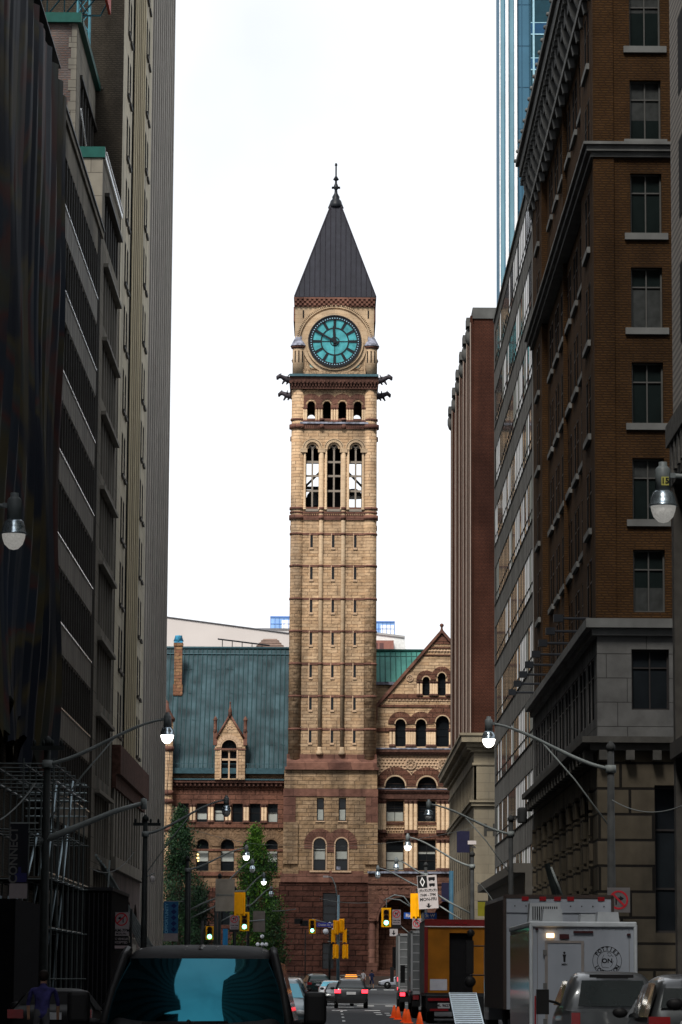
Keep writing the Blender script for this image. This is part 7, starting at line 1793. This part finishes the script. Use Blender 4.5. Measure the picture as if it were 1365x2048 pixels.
b = MB(); b.box(u-.1, u+.1, 8.4, 8.5, 1.85, 2.75); b.sphere((u,8.4,1.62), .16, 10, 0, (1,.6,1), 6); b.sphere((u+.02,8.4,2.95), .11, 8, 0, (1,.6,1), 6); b.tube([(-w2_+.1,8.5,2.6),(u,8.5,2.6)], .02, 5); b.tube([(-w2_+.1,8.5,1.8),(u,8.5,1.8)], .02, 5); b.build('mirror', trim_bk, t)
b = MB(); b.box(-w2_+.1, w2_-.1, .02, .2, .5, .7); b.box(-.9, .9, .2, 7.2, .55, .95); b.build('chassis', trim_bk, t); wheels(t, (-w2_+.25, w2_-.25), (1.5, 8.0))
# toilet trailer
Y = 68.0; xL, xR = VX(1060,Y), VX(1275,Y); w2_ = (xR-xL)/2; zt = P(1160,1848,Y=Y).z
t = thing('toilet_trailer', 'white toilet trailer with a round black logo, a door and roof air conditioners', 'trailer', ((xL+xR)/2, Y, 0))
b = MB(); b.box(-w2_+.03, w2_-.03, .03, 8.0, .5, zt-.05); body = b.build('body', white_p, t)
b = MB(); b.box(-w2_, w2_, -.02, 8.02, zt-.07, zt+.05); b.box(-w2_-.01, -w2_+.07, -.02, .08, .5, zt); b.box(w2_-.07, w2_+.01, -.02, .08, .5, zt); o = b.build('rounded_trim', mat('white_trim', (.36,.39,.42), .4), t); m_ = o.modifiers.new('bevel', 'BEVEL'); m_.width = .03; m_.segments = 3
b = MB(); b.box(-w2_+.02, -w2_+.029, .15, 7.9, .55, zt-.15); b.build('polished_side', mat('polished_side', (.10,.105,.115), .08, metal=.8, var=.3), t)
du0, du1 = VX(1096,Y)-(xL+xR)/2, VX(1163,Y)-(xL+xR)/2; dz = P(1130,1886,Y=Y).z
b = MB(); b.box(du0, du1, .0, .03, .6, dz); d_ = b.build('door', white_p, t)
b = MB(); b.box(du0-.06, du0, -.015, .03, .58, dz); b.box(du1, du1+.06, -.015, .03, .58, dz); b.box(du0-.06, du1+.06, -.015, .03, dz, dz+.05); b.build('door_frame', mat('warm_grey_frame', (.22,.20,.19), .4, metal=.4), d_)
b = MB(); b.box(du1-.1, du1-.04, -.08, .0, 1.35, 1.5); b.build('handle', trim_bk, d_)
hu = (du0+du1)/2; hz_ = P(1130,1915,Y=Y).z
b = MB(DT); b.ring(hu, hz_+.1, .001, .025, 0, .006, 0, 2*PI, 10); b.face([(hu+u*.04,.006,hz_+z*.08) for u, z in ((-1,.8),(1,.8),(.6,-.1),(.5,-1.2),(-.5,-1.2),(-.6,-.1))]); b.build('man_symbol', ink, d_); lettering(d_, 'MEN', .06, (hu, -.006, hz_-.15), (PI/2, 0, 0), ink, ext=.001)
b = MB(); q = P(1101,1871,Y=Y); u = q.x-(xL+xR)/2; b.box(u-.08, u+.08, -.03, .03, q.z-.045, q.z+.045); b.build('porch_light', mat('warm_lamp', (.9,.6,.3), .4, emit=(1,.62,.3,3)), t)
b = MB()
for px, py, hw, hh in ((1129,1873,.1,.05), (1167,1864,.21,.022), (1074,1858,.03,.015), (1258,1869,.04,.018)): q = P(px, py, Y=Y); u = q.x-(xL+xR)/2; b.box(u-hw, u+hw, -.02, .03, q.z-hh, q.z+hh)
b.build('dark_fitting', mat('dark_red_fitting', (.04,.012,.014), .5), t)
b = MB(); b.box(-w2_+.1, -w2_+.13, -.01, .03, .7, 1.35); b.build('red_marker', refl, t)
b = MB()
for z in (.75, 1.5, 2.2): b.box(du0-.1, du0-.02, -.03, .0, z, z+.12)
b.box(-w2_+.08, w2_-.08, -.0, .032, .62, .64); b.box(-w2_+.16, -w2_+.17, .02, .032, .6, zt-.1); b.box(w2_-.17, w2_-.16, .02, .032, .6, zt-.1)
for k in range(16): b.box(-w2_+.15+k*.14, -w2_+.165+k*.14, .015, .032, zt-.12, zt-.105)
b.build('hinge', mat('dull_hinge', (.10,.10,.10), .5), t)
# round logo
q = P(1215,1922,Y=Y); lu, lz, lr = q.x-(xL+xR)/2, q.z, 29.0*Y/F
b = MB(lambda u, o, z: (u, .03-o, z))
b.ring(lu, lz, lr*.97, lr, 0, .004, 0, 2*PI, 48); b.ring(lu, lz, lr*.66, lr*.69, 0, .004, 0, 2*PI, 40)
def stroke(b, pts, w_):
    for (x0, z0_), (x1, z1_) in zip(pts, pts[1:]):
        d = Vector((x1-x0, z1_-z0_)); n = Vector((-d.y, d.x)).normalized()*w_
        b.face([(lu+lr*a, .004, lz+lr*c) for a, c in ((x0-n.x, z0_-n.y), (x1-n.x, z1_-n.y), (x1+n.x, z1_+n.y), (x0+n.x, z0_+n.y))])
stroke(b, [(-.22,.42),(-.36,.1),(-.38,-.3),(-.30,-.45),(-.1,-.42),(.12,-.46)], .012); stroke(b, [(.42,.02),(.36,-.2),(.22,-.42)], .012); stroke(b, [(.0,.5),(.1,.58),(.25,.52),(.3,.4),(.2,.32),(.08,.36),(.06,.46)], .012); stroke(b, [(.3,.4),(.42,.28)], .012)
b.build('logo', ink, t)
def arcword(s, a0, a1, flip):
    for k, c in enumerate(s):
        a = a0+(a1-a0)*(k+.5)/len(s); r_ = lr*.83
        lettering(t, c, lr*.34, (lu+r_*math.cos(a), .024, lz+r_*math.sin(a)), (PI/2, (-(a-PI/2) if not flip else -(a+PI/2)), 0), ink, ext=.001)
arcword('POTTIES', math.radians(155), math.radians(25), False); arcword('LOCATION', math.radians(202), math.radians(338), True)
lettering(t, 'ON', lr*.42, (lu, .024, lz+.0), (PI/2, 0, 0), ink, ext=.001, sx=1.1)
# roof units
def acunit(px0, px1, py0, py1, y, louv):
    a, c = P(px0, py1, Y=Y+y).x-(xL+xR)/2, P(px1, py1, Y=Y+y).x-(xL+xR)/2; h = P(px0, py0, Y=Y+y).z-zt
    b = MB(); b.prism([(a,zt+.04),(c,zt+.04),(c-.03,zt+h),(a+.03,zt+h)], y, y+.7, 1); o = b.build('roof_air_conditioner', mat('white_plastic', (.30,.32,.34), .5), t)
    if louv:
        b = MB()
        for k in range(12): u = a+.08+(c-a-.2)*k/11; b.box(u, u+.025, y-.012, y-.001, zt+h*.25, zt+h*.85)
        b.build('louvre', trim_bk, o)
acunit(1058, 1124, 1806, 1850, 2.2, True); acunit(1085, 1127, 1818, 1846, 1.2, False); acunit(1160, 1196, 1828, 1850, 1.4, False); acunit(1194, 1240, 1824, 1850, .8, False)
b = MB(); b.box(-w2_+.2, w2_-.2, .1, 7.9, .35, .5); b.build('chassis', trim_bk, t); wheels(t, (-w2_+.2, w2_-.2), (3.6, 4.6), .34)
# cones
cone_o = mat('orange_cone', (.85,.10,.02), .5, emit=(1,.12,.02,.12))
def make_cone(x, y, label):
    t = thing('traffic_cone', label, 'traffic cone', (x, y, gz(y)+.005), 0, 'orange cones along the parked trucks')
    b = MB(); b.lathe((0,0,0), [(.15,.03),(.04,.52),(.0,.53)], 12); b.build('cone', cone_o, t)
    b = MB(); b.box(-.19, .19, -.19, .19, 0, .035); b.build('base', cone_o, t); return t
spots = [(789,139), (797,133), (811,125), (817,122.5), (840,113)]
labs = ['orange traffic cone farthest from the camera, by the foremost silver truck', 'second farthest orange cone, beside the silver truck wheel', 'middle orange cone of the five, close beside another', 'orange cone paired with the middle one, on its right', 'nearest orange cone, cut by the lower frame edge']
c0 = make_cone(VX(spots[0][0], spots[0][1]), spots[0][1], labs[0])
for (px, y), lab in list(zip(spots, labs))[1:]: dup(c0, (VX(px, y), y, gz(y)+.005), 0, lab)
# red car roof and parked dark car at the lower left
car('sedan', 'dark parked car with red lights at the lower left before the scaffold', 'car', SED, VX(112,70), 71, 0, mat('black_parked_paint', (.006,.006,.007), .6), False, gl=dark_in)
# ------------------------------------------------------------------ people
skin_c = mat('skin', (.36,.20,.13), .6); hair_d = mat('dark_hair', (.015,.01,.008), .7)
def person(x, y, rz, label, jt, bones, cols_, hair):
    """one continuous skinned figure; cols_: material per bone"""
    t = thing('person', label, 'person', (x, y, gz(y)+.02), rz); names = list(jt)
    me = bpy.data.meshes.new('body'); me.from_pydata([jt[n][0] for n in names], [(names.index(a), names.index(c)) for a, c, _ in bones], [])
    o = bpy.data.objects.new('tmp', me); COL.objects.link(o)
    o.modifiers.new('sk', 'SKIN'); sv_ = me.skin_vertices[0].data
    for k, n in enumerate(names): sv_[k].radius = (jt[n][1], jt[n][2] if len(jt[n]) > 2 else jt[n][1]); sv_[k].use_root = (n == 'pelvis')
    ss = o.modifiers.new('ss', 'SUBSURF'); ss.levels = 1
    dg = bpy.context.evaluated_depsgraph_get(); out = bpy.data.meshes.new_from_object(o.evaluated_get(dg)); bpy.data.objects.remove(o)
    ms = []; out.materials.clear()
    for _, _, m_ in bones:
        if m_ not in ms: ms.append(m_); out.materials.append(m_)
    for p in out.polygons:
        best = min(bones, key=lambda bn: seg_d(p.center, Vector(jt[bn[0]][0]), Vector(jt[bn[1]][0]))-.4*(jt[bn[0]][1]+jt[bn[1]][1])/2); p.material_index = ms.index(best[2]); p.use_smooth = True
    put('body', out, t)
    h = Vector(jt['head'][0]); b = MB(); b.sphere(tuple(h+Vector((0,.02,.03))), .108, 10, 0, (1,1.08,1.12), 7); b.build('hair', hair, t)
    return t
def seg_d(p, a, c):
    d = c-a; k = max(0, min(1, (p-a).dot(d)/(d.length_squared+1e-9))); return (p-(a+d*k)).length
def walker(top, legs_m, feet, bare=True, ph=1, lean=0., w_=1.):
    J = {'pelvis':((0,0,.95),.14*w_,.11), 'waist':((0,-lean*.3,1.12),.13*w_,.1), 'chest':((0,-lean*.7,1.32),.16*w_,.11), 'neck':((0,-lean,1.49),.055), 'head0':((0,-lean-.02,1.57),.07), 'head':((0,-lean-.03,1.66),.085), 'crown':((0,-lean-.02,1.73),.06)}
    B = [('pelvis','waist',top),('waist','chest',top),('chest','neck',top),('neck','head0',skin_c),('head0','head',skin_c),('head','crown',skin_c)]
    for s_, f_ in ((-1,ph),(1,-ph)):
        n = 'l' if s_ < 0 else 'r'
        J.update({n+'sh':((s_*.2*w_,-lean*.8,1.42),.06), n+'el':((s_*.26*w_,-.10*f_-lean,1.14),.045), n+'wr':((s_*.25*w_,-.2*f_-lean-.05,.90),.03), n+'ha':((s_*.25*w_,-.22*f_-lean-.06,.81),.035),
                  n+'hip':((s_*.09,0,.9),.095), n+'kn':((s_*.1,.14*f_,.5),.065), n+'an':((s_*.1,.22*f_+(.1 if f_ > 0 else -.02),.09+(.06 if f_ > 0 else 0)),.04), n+'to':((s_*.1,.22*f_-.1,.04),.038)})
        B += [('chest',n+'sh',top),(n+'sh',n+'el',top),(n+'el',n+'wr',skin_c),(n+'wr',n+'ha',skin_c),('pelvis',n+'hip',legs_m),(n+'hip',n+'kn',legs_m),(n+'kn',n+'an',skin_c if bare else legs_m),(n+'an',n+'to',feet)]
    return J, B
navy = mat('navy_clothes', (.015,.025,.07), .85); whitec = mat('white_top', (.45,.44,.46), .85); greyc = mat('grey_trousers', (.07,.07,.075), .85); pinkc = mat('rose_shorts', (.2,.08,.08), .85); purp = mat('violet_shirt', (.035,.033,.12), .9, var=.5, scale=6, bump=.5); shoe = mat('dark_shoes', (.02,.02,.02), .7)
J, B = walker(navy, navy, shoe, True, 1); person(VX(744,309), 309, PI*.1, 'person in navy shirt and shorts walking on the far crossing', J, B, None, hair_d)
J, B = walker(whitec, pinkc, shoe, True, -1, 0, .85); person(VX(727,310), 310.5, 0, 'person in a white top walking beside the one in navy', J, B, None, hair_d)
J, B = walker(purp, greyc, shoe, False, .3, .3, 1.15); person(VX(85,64), 64, PI, 'person in a violet shirt seen from behind, leaning forward before the scaffold', J, B, None, hair_d)
